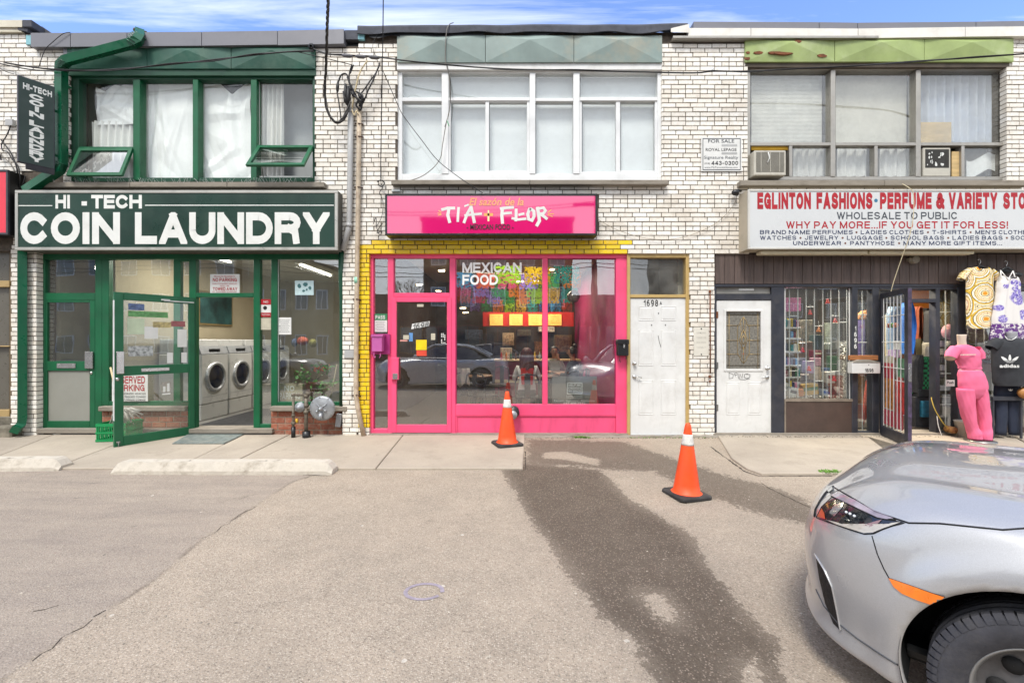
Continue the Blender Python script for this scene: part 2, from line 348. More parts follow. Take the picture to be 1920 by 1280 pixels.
def ht(s, px0, px1, py0, py1, y, m, parent, wt=.2, gap=.1, name='lettering', **k):
 mb = MB(); heavy(mb, s, X(px0, y), X(px1, y), Z(py1, y), Z(py0, y), y, wt, gap, **{a: b for a, b in k.items() if a in ('ital', 'squeeze')}); return mb.build(name, m, parent)
# shared materials
WB = brickmat('white_glazed_brick', '#f2efe8', '#e0d9cd', .34)
YB = brickmat('yellow_painted_brick', '#f0cf00', '#e2bb00', .12, .4)
RB = brickmat('red_brick', '#9c5a43', '#7d4636', .45, .8)
TB = brickmat('tan_brick', '#a98f6e', '#8d7455', .4, .8)
MORT = M('dark_mortar', '#544b41', .9, var=.3, vs=14, bump=.4)
MORTR = M('grey_mortar', '#8d8272', .9, var=.2, vs=14, bump=.4)
CONC = None
STONE = M('cast_stone_sill', '#8e867a', .9, var=.2, vs=5, dirt=.85, dirtc='#4a4236', ds=5, bump=.6, bs=40, stretch=(.3, 1, 1))
GRN = M('dark_green_paint', '#075835', .38, var=.14, vs=3, dirt=.22, dirtc='#123526', ds=4, bump=.08)
GRND = M('deep_green_paint', '#054029', .42, var=.16, vs=3, dirt=.3, dirtc='#0c2a22', ds=3, bump=.08)
GFAS = M('faded_green_metal', '#215041', .5, var=.18, vs=2.2, dirt=.35, dirtc='#6d8272', ds=2.5, bump=.1)
TFAS = M('teal_grey_metal', '#7f8f8a', .55, var=.14, vs=2.2, dirt=.65, dirtc='#a79c86', ds=1.8, bump=.1)
LFAS = M('lime_metal', '#94a465', .5, var=.16, vs=2.2, dirt=.75, dirtc='#b5bd96', ds=1.6, bump=.1)
RUST = M('rust', '#6e4126', .9, var=.35, vs=18, bump=.6)
FLASH = M('grey_flashing', '#6f6f75', .42, var=.08, vs=2, dirt=.35, dirtc='#54545a', ds=2, bump=.1, bs=8)
WFLASH = M('white_flashing', '#d9d5cc', .45, var=.05, vs=2, dirt=.35, dirtc='#9b9180', ds=3, bump=.1, bs=8)
CREAM = M('cream_flashing', '#c9c2ae', .5, var=.08, vs=2, dirt=.4, ds=3, dirtc='#8f866f')
FELT = M('roof_felt', '#4b4d54', .95, var=.25, vs=10, dirt=.4, dirtc='#2b2c31', ds=5, bump=.5, bs=120)
TAR = M('tar', '#1d2024', .5, var=.3, vs=10, bump=.5)
BLUEM = M('blue_membrane', '#7fb3bb', .6, var=.15)
PINK = M('hot_pink_paint', '#e84f79', .38, var=.1, vs=2, dirt=.35, dirtc='#b5406e', ds=2.2, bump=.08)
PINKD = M('magenta_paint', '#a32c72', .4, var=.1, vs=3, dirt=.2, dirtc='#6d2350', ds=6)
MAGB = M('orchid_paint', '#b65a9a', .4, var=.08, vs=3, dirt=.15, dirtc='#7a3c68', ds=6)
WPAINT = M('white_paint', '#d6d6d3', .4, var=.05, vs=3, dirt=.3, dirtc='#9a9488', ds=4)
WALU = M('white_aluminium', '#dddedd', .35, var=.04, vs=3, dirt=.2, dirtc='#9f9b92', ds=4)
ALU = M('mill_aluminium', '#a9a59d', .4, metal=.6, var=.12, vs=6, dirt=.4, dirtc='#5f584c', ds=6)
GOLDF = M('cream_gold_frame', '#b79b62', .5, var=.14, vs=5, dirt=.4, dirtc='#6e5a36', ds=5)
DFRAME = M('dark_grey_frame', '#30323a', .4, var=.2, vs=4, dirt=.3, dirtc='#59534d', ds=5, bump=.1)
BWOOD = M('brown_board', '#564842', .6, var=.22, vs=4, dirt=.4, dirtc='#372c27', ds=5, bump=.35, bs=40, stretch=(6, 6, .5))
BPANEL = M('brown_panel', '#4d3e37', .55, var=.15, vs=3, dirt=.3, dirtc='#2f2520', ds=5, bump=.15)
BLACK = M('black_plastic', '#17181a', .4, var=.2, vs=8)
BLKP = M('black_frame_paint', '#1a1a1c', .3, var=.2, vs=6, dirt=.2, dirtc='#4a4744', ds=6)
CABLE = M('cable_rubber', '#1d1c1e', .6, var=.3, vs=20)
CABG = M('grey_cable', '#6a665e', .6, var=.2, vs=20)
GALV = M('galvanised_steel', '#9a9da0', .45, metal=.55, var=.12, vs=10, dirt=.35, dirtc='#6d6a62', ds=8)
CONDG = M('grey_conduit', '#a9a9a8', .5, var=.07, vs=6, dirt=.3, dirtc='#77736b', ds=6)
CONDB = M('painted_conduit', '#b9a993', .5, var=.12, vs=8, dirt=.6, dirtc='#6b4a30', ds=9)
PIPE = M('weathered_pipe', '#6d6558', .6, metal=.3, var=.25, vs=14, dirt=.5, dirtc='#4a3a2a', ds=12, bump=.3)
CHROME = M('brushed_metal', '#c2c1be', .25, metal=.9, var=.08, vs=12)
STEEL = M('dull_steel', '#8b8a86', .4, metal=.8, var=.12, vs=12)
PAPER = M('white_paper', '#d3d3cf', .7, var=.04, vs=8)
PAPERG = M('weathered_paper', '#b9b39f', .7, var=.12, vs=12, dirt=.4)
LTR = M('white_letter', '#d6d7d2', .45, var=.05, vs=4, dirt=.3, dirtc='#a9a79c', ds=6)
LBLK = M('black_letter', '#161616', .5, var=.1)
LRED = M('red_letter', '#a30f1e', .5, var=.08)
LNAVY = M('navy_letter', '#14264c', .5, var=.1)
GREYL = M('grey_letter', '#3c4148', .5, var=.1)
ORANGE = M('cone_orange', '#f2501c', .45, var=.1, vs=5, dirt=.5, dirtc='#a8502c', ds=7, bump=.08)
CONEW = M('cone_white_band', '#d8d6cf', .4, var=.05, dirt=.6, dirtc='#918a7c', ds=12)
CONEB = M('cone_black_base', '#2c2b2b', .75, var=.2, vs=10, dirt=.4, dirtc='#6b665e', ds=8, bump=.3)
FLOORL = M('laundry_floor', '#6c6a66', .5, var=.12, vs=3)
GL = glassmat('shop_glass', (.93, .95, .94), .12)
GLC = glassmat('clear_glass', (.98, .99, .98), .015)
GLU = glassmat('upper_window_glass', (.97, .98, .98), .045, dust=.05)
GLD = glassmat('dusty_glass', (.95, .96, .95), .05, dust=.14)
# ground
def smooth(a, b, x): t = np.clip((x - a) / (b - a), 0, 1); return t * t * (3 - 2 * t)
def gz(x, y):
 """height of the paved lot; the walk by the shops is a thin slab above it"""
 d = -np.asarray(y, float); x = np.asarray(x, float)
 z = -0.02 - 0.018 * np.clip(d, 0, 1.6) - 0.055 * smooth(1.5, 2.9, d) - 0.03 * smooth(2.9, 8, d)
 z = z + .006 * np.sin(x * 1.3 + 1) * np.sin(d * 1.7) * smooth(.6, 1.6, d)
 return z
def walkz(y): return 0.0 - 0.016 * (-y)
def gp(px, py):
 """point of the lot seen at a photo position"""
 d = 5.0
 for _ in range(12):
  z = float(gz(0, CAMY + d)); d = (CAMZ - z) * FPX / (py - 640)
 return ((px - 960) / FPX * d, CAMY + d)
def poly_sdf(P, x, y):
 d = np.full(x.shape, 1e9); inside = np.zeros(x.shape, bool); n = len(P)
 for i in range(n):
  ax, ay = P[i]; bx, by = P[(i + 1) % n]; ex, ey = bx - ax, by - ay
  t = np.clip(((x - ax) * ex + (y - ay) * ey) / (ex * ex + ey * ey + 1e-12), 0, 1)
  d = np.minimum(d, (x - ax - ex * t) ** 2 + (y - ay - ey * t) ** 2)
  c = ((ay > y) != (by > y)) & (x < ex * (y - ay) / (ey if abs(ey) > 1e-9 else 1e-9) + ax); inside ^= c
 d = np.sqrt(d); return np.where(inside, d, -d)
WET1 = [(940, 878), (974, 939), (1000, 985), (1035, 1026), (1079, 1096), (1122, 1157), (1184, 1201), (1219, 1280), (1260, 1370), (1540, 1370), (1472, 1280), (1468, 1214), (1402, 1149), (1376, 1109), (1332, 1061), (1297, 1004), (1236, 965), (1184, 939), (1150, 905), (1128, 880), (985, 868)]
WET2 = [(985, 823), (1166, 827), (1276, 862), (1341, 884), (1430, 908), (1500, 934), (1560, 985), (1500, 985), (1430, 965), (1363, 945), (1319, 930), (1262, 905), (1230, 885), (1128, 880), (985, 870)]
DRY = [[(1020, 848), (1060, 846), (1125, 862), (1120, 872), (1060, 862), (1018, 858)], [(1200, 1112), (1240, 1112), (1268, 1150), (1262, 1168), (1232, 1150)], [(1122, 1003), (1132, 1005), (1146, 1028), (1138, 1026)], [(1390, 1244), (1415, 1238), (1440, 1290), (1400, 1300)], [(1055, 955), (1064, 953), (1066, 962), (1057, 962)]]
SEAM = [(-700, 1700), (0, 1272), (140, 1180), (290, 1085), (380, 1010), (470, 955), (545, 905), (600, 885), (640, 872), (-900, 872), (-1600, 1000)]
RWALK = [(1338, 826), (1368, 858), (1400, 880), (1425, 890), (2400, 890), (2400, 826)]
def gpp(L): return [gp(*p) for p in L]
def build_lot():
 nx, ny = 400, 225; xs = np.linspace(-10, 10, nx + 1); ys = np.linspace(-9.5, .02, ny + 1)
 Xg, Yg = np.meshgrid(xs, ys); x = Xg.ravel(); y = Yg.ravel(); z = gz(x, y)
 me = bpy.data.meshes.new('parking_lot'); n = len(x)
 me.vertices.add(n); me.vertices.foreach_set('co', np.stack([x, y, z], 1).ravel())
 i = np.arange(ny)[:, None] * (nx + 1) + np.arange(nx)[None]; i = i.ravel(); q = np.stack([i, i + 1, i + nx + 2, i + nx + 1], 1)
 me.loops.add(q.size); me.loops.foreach_set('vertex_index', q.ravel()); me.polygons.add(len(q))
 me.polygons.foreach_set('loop_start', np.arange(len(q)) * 4); me.polygons.foreach_set('loop_total', np.full(len(q), 4)); me.update(calc_edges=True)
 me.polygons.foreach_set('use_smooth', np.ones(len(q), bool))
 s = np.maximum(poly_sdf(gpp(WET1), x, y), np.minimum(poly_sdf(gpp(WET2), x, y) * .45, .05))
 for d in (DRY[0], DRY[1], DRY[3]): s = np.minimum(s, -poly_sdf(gpp(d), x, y) + .005)
 for nm, v in (('wet', s), ('old', poly_sdf(gpp(SEAM), x, y))):
  a = me.attributes.new(nm, 'FLOAT', 'POINT'); a.data.foreach_set('value', np.clip(v, -2, 2).astype(np.float32))
 q = Nodes('worn_asphalt'); v = q.coord()
 aw = q.n('Attribute'); aw.attribute_name = 'wet'; ao = q.n('Attribute'); ao.attribute_name = 'old'
 fine = q.noise(v, 28, 6, .7); med = q.noise(v, 3.2, 8, .7); big = q.noise(v, .55, 5, .6)
 vo = q.n('TexVoronoi'); q.l(v, vo.inputs['Vector']); vo.inputs['Scale'].default_value = 105
 sv = q.n('SeparateColor'); q.l(vo.outputs['Color'], sv.inputs[0])
 chip = q.rng(vo.outputs['Distance'], .18, .62, 1, 0)
 base = q.mixc(q.rng(big, .3, .7), lin('#8e8375'), lin('#a09281'))
 base = q.mixc(q.rng(med, .35, .7, 0, .8), base, lin('#ac9d8b'))
 chipc = q.mixc(sv.outputs[0], lin('#51473d'), lin('#d6cab8'))
 base = q.mixc(q.math('MULTIPLY', chip, .62), base, chipc)
 pits = q.rng(q.noise(v, 60, 4, .7), .56, .68); base = q.mixc(q.math('MULTIPLY', pits, .45), base, lin('#564d44'))
 smth = q.rng(q.math('ADD', ao.outputs['Fac'], q.math('MULTIPLY', q.math('SUBTRACT', fine, .5), .14)), -.02, .03, smooth=True)
 streak = q.noise(q.coord((1, 5, 1)), 1.1, 7, .65)
 oldc = q.mixc(q.rng(streak, .35, .68), lin('#817770'), lin('#9c9083')); oldc = q.mixc(q.math('MULTIPLY', chip, .22), oldc, chipc)
 base = q.mixc(q.math('MULTIPLY', smth, .6), base, oldc)
 edge = q.math('MULTIPLY', q.rng(q.math('ABSOLUTE', q.math('ADD', ao.outputs['Fac'], q.math('MULTIPLY', q.math('SUBTRACT', fine, .5), .10))), 0, .03, 1, 0), q.rng(med, .42, .62))
 base = q.mixc(q.math('MULTIPLY', edge, .6), base, lin('#4a4139'))
 oil = q.math('MULTIPLY', q.rng(q.noise(v, 1.25, 4, .55, 1.2), .69, .75), q.rng(fine, .35, .6)); base = q.mixc(q.math('MULTIPLY', oil, .55), base, lin('#4f483e'))
 gum = q.rng(q.voro(v, 2.3), .0, .05, 1, 0); base = q.mixc(q.math('MULTIPLY', q.math('GREATER_THAN', gum, .35), .6), base, lin('#cfc8bb'))
 scr = q.math('MULTIPLY', q.rng(q.noise(q.coord((1.2, 7, 1)), 1.6, 3, .5, .6), .73, .76), smth); base = q.mixc(q.math('MULTIPLY', scr, .5), base, lin('#57504a'))
 wf = q.math('ADD', aw.outputs['Fac'], q.math('MULTIPLY', q.math('SUBTRACT', fine, .5), .26)); wf = q.math('ADD', wf, q.math('MULTIPLY', q.math('SUBTRACT', med, .5), .22))
 wet = q.math('MULTIPLY', q.rng(wf, -.006, .014, smooth=True), q.rng(med, .2, .7, 1.0, .90))
 halo = q.math('MULTIPLY', q.rng(wf, -.22, .0), .14); base = q.mixc(halo, base, lin('#6b6056'))
 wchip = q.mixc(q.math('MULTIPLY', chip, q.math('GREATER_THAN', sv.outputs[1], .8)), lin('#2b2016'), lin('#98887a'))
 wchip = q.mixc(q.rng(fine, .4, .65, 0, .35), wchip, lin('#483a2b'))
 wet = q.math('MULTIPLY', wet, q.rng(aw.outputs['Fac'], .0, .12, .72, 1.0))
 base = q.mixc(q.math('MULTIPLY', wet, .78), base, wchip)
 q.col(base); q.setv('Roughness', q.mixc(wet, (.92,) * 3 + (1,), (.72,) * 3 + (1,))); q.setv('Specular IOR Level', .3)
 h = q.math('ADD', q.math('MULTIPLY', chip, .6), q.math('MULTIPLY', fine, .8)); q.bump(h, .55, .006)
 me.materials.append(q.m); o = bpy.data.objects.new('parking_lot', me); C.objects.link(o); tag(o, 'worn pale asphalt lot with a dark wet run across it', kind='structure')
 return q.m
ASPH = build_lot()
far = M('plain_asphalt', '#807a73', .9, var=.14, vs=.8, bump=.4, bs=30)
MB().box(-400, 400, -400, -9.5, -.35, -.146).build('road', far, label='street surface beyond the lot', kind='structure')
MB().box(-400, -10, -9.5, 300, -.35, -.13).box(10, 400, -9.5, 300, -.35, -.13).box(-10, 10, 14, 300, -.35, -.13).build('ground', far, label='plain ground around the shops', kind='structure')
cmk = MB(); cx_, cy_ = gp(795, 1108)
chalk = M('purple_chalk', '#948a92', .9, var=.15, vs=30)
ringp = [(cx_ + .11 * math.cos(a), cy_ + .085 * math.sin(a)) for a in [i * .35 for i in range(17)]]
for i, q_ in enumerate(ribbon(ringp, .024, False)): cmk.add([(p.x, p.y, float(gz(p.x, p.y)) + .003) for p in q_], [[0, 1, 2, 3]])
cmk.build('chalk_mark', chalk, label='faint purple chalk ring drawn on the asphalt', cat='chalk mark')
def concmat():
 q = Nodes('walk_concrete'); v = q.coord(kind='Object'); ge = q.n('NewGeometry'); wp = q.n('Mapping'); q.l(ge.outputs['Position'], wp.inputs[0]); W = wp.outputs[0]
 oi = q.n('ObjectInfo')
 c = q.mixc(q.rng(q.noise(W, 1.1, 7, .65), .35, .7), lin('#998e80'), lin('#b0a494')); c = q.mixc(q.math('MULTIPLY', oi.outputs['Random'], .35), c, lin('#b3a896'))
 c = q.mixc(q.math('MULTIPLY', q.rng(q.noise(W, 2.6, 8, .75), .55, .75), .55), c, lin('#7d7263'))
 c = q.mixc(q.math('MULTIPLY', q.rng(q.noise(W, 70, 3, .6), .58, .68), .4), c, lin('#80766a'))
 c = q.mixc(q.math('MULTIPLY', q.rng(q.voro(W, 3.1), .02, .035, 1, 0), .6), c, lin('#564d43'))
 q.col(c); q.setv('Roughness', .9); q.bump(q.noise(W, 90, 5, .7), .35, .004); return q.m
CONC = concmat()
walk = thing('sidewalk', 'concrete walk of joined slabs along the shop fronts', None); walk['kind'] = 'structure'
def slab(P, name='slab', base=.0):
 mb = MB(); n = len(P); P = P if sum(P[i][0] * P[(i + 1) % n][1] - P[(i + 1) % n][0] * P[i][1] for i in range(n)) > 0 else P[::-1]
 cx = sum(p[0] for p in P) / n; cyy = sum(p[1] for p in P) / n
 I = [(p[0] + (cx - p[0]) * .012, p[1] + (cyy - p[1]) * .012) for p in P]
 vs = [(x, y, -.25) for x, y in P] + [(x, y, walkz(y) - .008 + base) for x, y in P] + [(x, y, walkz(y) + base) for x, y in I]
 fs = [list(range(n))[::-1], list(range(2 * n, 3 * n))] + [(i, (i + 1) % n, (i + 1) % n + n, i + n) for i in range(n)] + [(i + n, (i + 1) % n + n, (i + 1) % n + 2 * n, i + 2 * n) for i in range(n)]
 mb.add(vs, fs); return mb.build(name, CONC, walk)
def wp(px, py):
 d = CAMZ * FPX / (py - 640); d = (CAMZ + .016 * (6.77 - d)) * FPX / (py - 640); return ((px - 960) / FPX * d, CAMY + d)
EDGE = wp(500, 877)[1]
def wl(px0, py0, px1): return [(X(px0), -.002), (wp(px1, 877)[0], EDGE)]
js = [(-420, -640), (-150, -330), (95, -60), (262, 100), (455, 330), (540, 415), (755, 705), (985, 981)]
for (a, b), (c_, d_) in zip(js, js[1:]):
 g = .006
 P = [(X(a) + g, .06), (X(c_) - g, .06), (wp(d_, 877)[0] - g, EDGE), (wp(b, 877)[0] + g, EDGE)]
 slab(P)
for (a, b) in ((1348, 1620), (1624, 1900), (1904, 2300)):
 P = [(X(a), .06), (X(b), .06), (wp(b + (b - 960) * .14, 887)[0], wp(500, 887)[1])]
 P += [wp(1428, 887), wp(1400, 877), wp(1372, 858)] if a == 1348 else [(wp(a + (a - 960) * .14, 887)[0], wp(500, 887)[1])]
 if a == 1348: P[2] = (X(1620), wp(500, 887)[1])
 slab(P)
kb = MB()
def kf(u, v_):
 x = X(975) + (X(2200) - X(975)) * u; h = [-.05, .0, .012, .0][0]
 y = [.0, -.05, -.075, -.09][min(3, int(v_ * 3 + .01))] + .008 * math.sin(x * 23) + .006 * math.sin(x * 57); z = [.002, .001, -.012, -.07][min(3, int(v_ * 3 + .01))]
 return (x, y, z + .004 * math.sin(x * 31))
kb.grid(kf, 240, 3); kb.build('kerb_strip', STONE, walk)
# the row of shops: one building after another
neigh = thing('shop_building', 'white brick shop with a red sign beside the laundry, partly out of view', 'building', (X(-60), .3, 0))
laund = thing('laundry_building', 'two storey white brick laundry with green window frames and green shopfront', 'building', (X(350), .3, 0))
rest = thing('restaurant_building', 'white brick building with hot pink shopfront framed by yellow painted bricks', 'building', (X(950), .3, 0))
vari = thing('store_building', 'white brick building with lime green metal band above its upper window and dark brown shopfront', 'building', (X(1650), .3, 0))
BR = {'n': neigh, 'l': laund, 'r': rest, 'v': vari}
CO = 8.57 / 126.04; BL = 27.2 / 126.04; JN = .0108; Z0 = Z(818)
FIELDS = [('n', -330, 60, 60, 318), ('n', 24, 40, 318, 455), ('n', 20, 68, 455, 815),
   ('l', 60, 118, 90, 318), ('l', 118, 130, 128, 345), ('l', 40, 640, 345, 360), ('l', 590, 672, 86, 360), ('l', 630, 672, 360, 475), ('l', 642, 672, 475, 820),
   ('r', 672, 745, 78, 345), ('r', 672, 724, 345, 473), ('r', 724, 1122, 345, 366), ('r', 724, 1122, 436, 473), ('r', 1122, 1300, 345, 473), ('r', 1241, 1300, 78, 345),
   ('r', 672, 692, 473, 815), ('r', 1293, 1300, 473, 818),
   ('v', 1300, 1402, 78, 345), ('v', 1300, 1405, 345, 474), ('v', 1388, 2300, 345, 358), ('v', 1300, 1340, 474, 820), ('v', 1888, 2300, 72, 345)]
def yellow(px, py): return (672 <= px <= 692 and 456 < py < 800) or (690 <= px <= 1174 and 447 < py < 474) or (672 <= px < 690 and 455 < py < 474)
CH = {}
def brick_mesh(w_, m, h=CO - JN):
 k = (round(w_, 3), round(h, 3), m.name)
 if k in CH: return CH[k]
 w_ = k[0]; c = .004; d = .10; mb = MB(); b = []
 vs = [(0, d, 0), (w_, d, 0), (w_, d, h), (0, d, h), (0, c, 0), (w_, c, 0), (w_, c, h), (0, c, h), (c, 0, c), (w_ - c, 0, c), (w_ - c, 0, h - c), (c, 0, h - c)]
 mb.add(vs, [(8, 9, 10, 11), (4, 5, 9, 8), (5, 6, 10, 9), (6, 7, 11, 10), (7, 4, 8, 11), (0, 1, 5, 4), (1, 2, 6, 5), (2, 3, 7, 6), (3, 0, 4, 7)])
 me = mb.mesh('brick', m); CH[k] = me; return me
def put_bricks():
 rects = []; 
 for ow, a, b, c_, d_ in FIELDS: rects.append((ow, X(a), X(b), Z(d_), Z(c_)))
 got = {}
 for k in range(0, 95):
  zb = Z0 + k * CO; zt = zb + CO - JN; zm = (zb + zt) / 2
  hdr = (k % 6 == 3); L = BL / 2 if hdr else BL; off = 0 if hdr else ((k % 2) * BL * .5 + (.07 if (k // 2) % 3 == 0 else 0))
  spans = []
  for ow, x0, x1, z0, z1 in rects:
   if z0 - .02 <= zb + JN and zt <= z1 + .02: spans.append([x0, x1, ow])
  spans.sort(); mg = []
  for s in spans:
   if mg and s[0] <= mg[-1][1] + .012 and not (abs(s[0] - X(672)) < .01 and zm < Z(455)): mg[-1][1] = max(mg[-1][1], s[1])
   else: mg.append(s[:])
  for x0, x1, _ in mg:
   i0 = int((x0 - off) / L) - 2; x = i0 * L + off
   while x < x1:
    a, b = max(x, x0), min(x + L - JN, x1)
    if b - a > .022:
     xm = (a + b) / 2; ow = next((o for o, p, q, r_, s_ in rects if p - .02 <= xm <= q + .02 and r_ - .03 <= zm <= s_ + .03), None)
     pxm = 960 + xm * 126.04; pym = 640 - (zm - CAMZ) * 126.04
     if ow: got.setdefault(ow, []).append((a, b - a, zb, YB if yellow(pxm, pym) else WB, pxm, pym))
    x += L
 for ow, L in got.items():
  par = BR[ow]; o = org(par)
  def vis(t): return t[1] - (1 if (t[4] < -15 or t[4] > 1935) else 0) - (.5 if (345 < t[5] < 475 and (30 < t[4] < 635 or t[4] > 1405)) else 0) - (.3 if (t[5] < 82) else 0)
  L.sort(key=vis, reverse=True)
  for t in L[:298]:
   ob = bpy.data.objects.new('brick', brick_mesh(t[1], t[3])); C.objects.link(ob); ob.parent = par
   ob.location = (t[0] - o[0], random.uniform(-.004, .003) - o[1], t[2] + random.uniform(-.001, .001) - o[2])
  mb = MB()
  for t in L[298:]:
   me = brick_mesh(t[1], t[3]); dy_ = random.uniform(-.002, .002); mb.cm = 1 if t[3] is YB else 0
   mb.add([(v.co[0] + t[0], v.co[1] + dy_, v.co[2] + t[2]) for v in me.vertices], [tuple(p.vertices) for p in me.polygons])
  if mb.v: mb.build('bricks', [WB, YB], par, kind='stuff')
put_bricks()
def wall(par, rects, y0=.011, y1=.30, m=MORT, name='wall'):
 mb = MB()
 for i, (a, b, c_, d_) in enumerate(rects): mb.box(X(a) + .004, X(b) - .004, y0 + .0004 * i, y1 - .0004 * i, Z(d_) + .002, Z(c_) - .002)
 return mb.build(name, m, par)
wall(neigh, [(-330, 60, 60, 318), (23.5, 68, 318, 820), (-330, 23, 318, 470)])
wall(laund, [(60, 130, 90, 345), (40, 672, 345, 474), (590, 672, 86, 345), (642, 672, 474, 822), (118, 590, 66, 92)])
wall(rest, [(672, 745, 78, 345), (672, 1300, 345, 473), (1241, 1300, 78, 345), (672, 692, 473, 818), (1294, 1300, 473, 820), (672, 1300, 60, 78)])
wall(vari, [(1300, 1402, 78, 345), (1300, 2300, 345, 474), (1300, 1340, 474, 822), (1889, 2300, 72, 345), (1300, 2300, 58, 76)])
PLAS = M('interior_plaster', '#b9ad92', .9, var=.05, vs=2); CEIL = M('ceiling_board', '#bdb9ae', .9, var=.04)
DARKR = M('dim_upper_room', '#77716a', .9)
for par, a, b, zt in ((neigh, -330, 62, 84), (laund, 62, 671, 84), (rest, 673, 1298, 68), (vari, 1302, 2300, 64)):
 x0, x1 = X(a), X(b); mb = MB()
 zr = Z(zt); zf = Z(430)
 mb.box(x0, x0 + .1, .31, 9.5, -.05, zr - .05); mb.box(x1 - .1, x1, .31, 9.5, -.05, zr - .05); mb.box(x0 + .1, x1 - .1, 9.4, 9.5, -.05, zr - .05)
 mb.build('party_wall', PLAS, par); MB().box(x0 + .1, x1 - .1, .31, 9.4, zf, zf + .25).build('upper_floor', CEIL, par)
 MB().box(x0, x1, .05, 9.5, zr - .045, zr + .03).build('roof', TAR, par)
 MB().box(x0 + .1, x1 - .1, .31, 9.4, -.06, -.004 if par is not vari else .05).build('shop_floor', FLOORL if par is laund else M('dark_floor', '#3a332c', .45, var=.15), par)
 MB().box(x0 + .1, x1 - .1, 3.2, 3.25, zf + .25, zr - .05).build('room_divider', M('upper_room_wall', '#a7a294', .9), par)
# roof edges
def strip(par, name, m, pts, h, y0, y1, lap=0):
 """metal strip with a top edge through photo points; h = pixel height"""
 for i in range(len(pts) - 1):
  (a, za), (b, zb) = pts[i], pts[i + 1]; ya = y0 - .004 * (i % 2)
  g = .6
  mb = MB(); f = lambda px, py, y: (X(px, y), y, Z(py, y))
  hh = h[i] if isinstance(h, list) else h
  A = [f(a + g, za, ya), f(b - g, zb, ya), f(b - g, zb + hh, ya - .008), f(a + g, za + hh, ya - .008)]
  B = [(p[0], y1, p[2] + (0.012 if k < 2 else 0)) for k, p in enumerate(A)]
  mb.add(A + B, [(0, 3, 2, 1), (4, 5, 6, 7), (0, 1, 5, 4), (2, 3, 7, 6), (1, 2, 6, 5), (3, 0, 4, 7)]); mb.build(name, m, par)
strip(neigh, 'flashing', CREAM, [(-330, 34), (-140, 37), (42, 38)], 13, -.05, .32); strip(neigh, 'flashing', CREAM, [(-330, 48), (-100, 50), (41, 51)], 9, -.03, .3)
mb = MB(); mb.pb(41, 59, 37, 51, -.07, .4, .008); mb.prism([(X(41), Z(51)), (X(59), Z(51)), (X(58), Z(64)), (X(40), Z(60))], -.05, .3)
mb.build('parapet_cap', FELT, neigh)
MB().prism([(X(58), Z(38)), (X(64), Z(40)), (X(96), Z(64)), (X(96), Z(92)), (X(58), Z(92))], .12, .45).build('parapet', FELT, neigh)
MB().pb(48, 61, 66, 84, -.02, .2).build('membrane_patch', BLUEM, neigh)
strip(laund, 'flashing', FLASH, [(57, 62), (132, 62), (238, 61), (378, 60), (520, 58), (645, 55)], [26, 26, 26, 26, 27, 27], -.07, .34)
strip(laund, 'flashing', FELT, [(646, 57), (672, 57)], 17, -.02, .34)
MB().pb(671, 683, 62, 74, -.03, .2).build('membrane_patch', BLUEM, rest)
def felt():
 def f(u, v_):
  px = 670 + 620 * u; top = 42 - 3 * u + 1.0 * math.sin(u * 19) * .5; bot = 63 - 2.5 * math.sin(u * 3) - (8 * ss(.86, 1, u)) + 1.4 * math.sin(u * 31)
  py = top + (bot - top) * min(1, v_ * 1.2); r = v_ - .0
  y = .25 - .32 * ss(0, .3, v_) if v_ < .999 else .02
  return (X(px, min(y, 0)), y + .01 * math.sin(u * 47) * v_, Z(py, min(y, 0)))
 mb = MB(); mb.grid(f, 160, 10); mb.build('roofing_felt', FELT, rest)
 def g(u, v_):
  px = 692 + 580 * u; b = [70, 71, 69, 62, 66, 64, 61, 60][min(7, int(u * 8))] ; py = 60 + (b + 2.5 * math.sin(u * 60) - 60) * v_
  return (X(px, -.035), -.035 - .01 * math.sin(u * 33) * v_, Z(py, -.035))
 mb = MB(); mb.grid(g, 120, 3); mb.build('tar_edge', TAR, rest)
felt()
strip(vari, 'flashing', FLASH, [(1300, 41), (1536, 42), (1608, 43), (1830, 41), (2010, 38), (2300, 36)], 12, -.03, .4)
strip(vari, 'flashing', WFLASH, [(1290, 53), (1408, 53), (1609, 54), (1810, 51), (2100, 48), (2300, 46)], [15, 19, 18, 18, 18], -.06, .3)
MB().add([(X(1258, -.075), -.075, Z(60)), (X(1292, -.075), -.075, Z(52)), (X(1292, -.075), -.075, Z(68)), (X(1258, -.075), -.075, Z(67))], [(0, 3, 2, 1)]).add([(X(1258, -.05), .1, Z(60)), (X(1292, -.05), .1, Z(52)), (X(1292, -.05), .1, Z(68)), (X(1258, -.05), .1, Z(67))], [(0, 1, 2, 3)]).build('flashing', WFLASH, vari)
MB().pb(1262, 1648, 67, 71.5, -.09, .1, .003).build('drip_edge', ALU, vari)
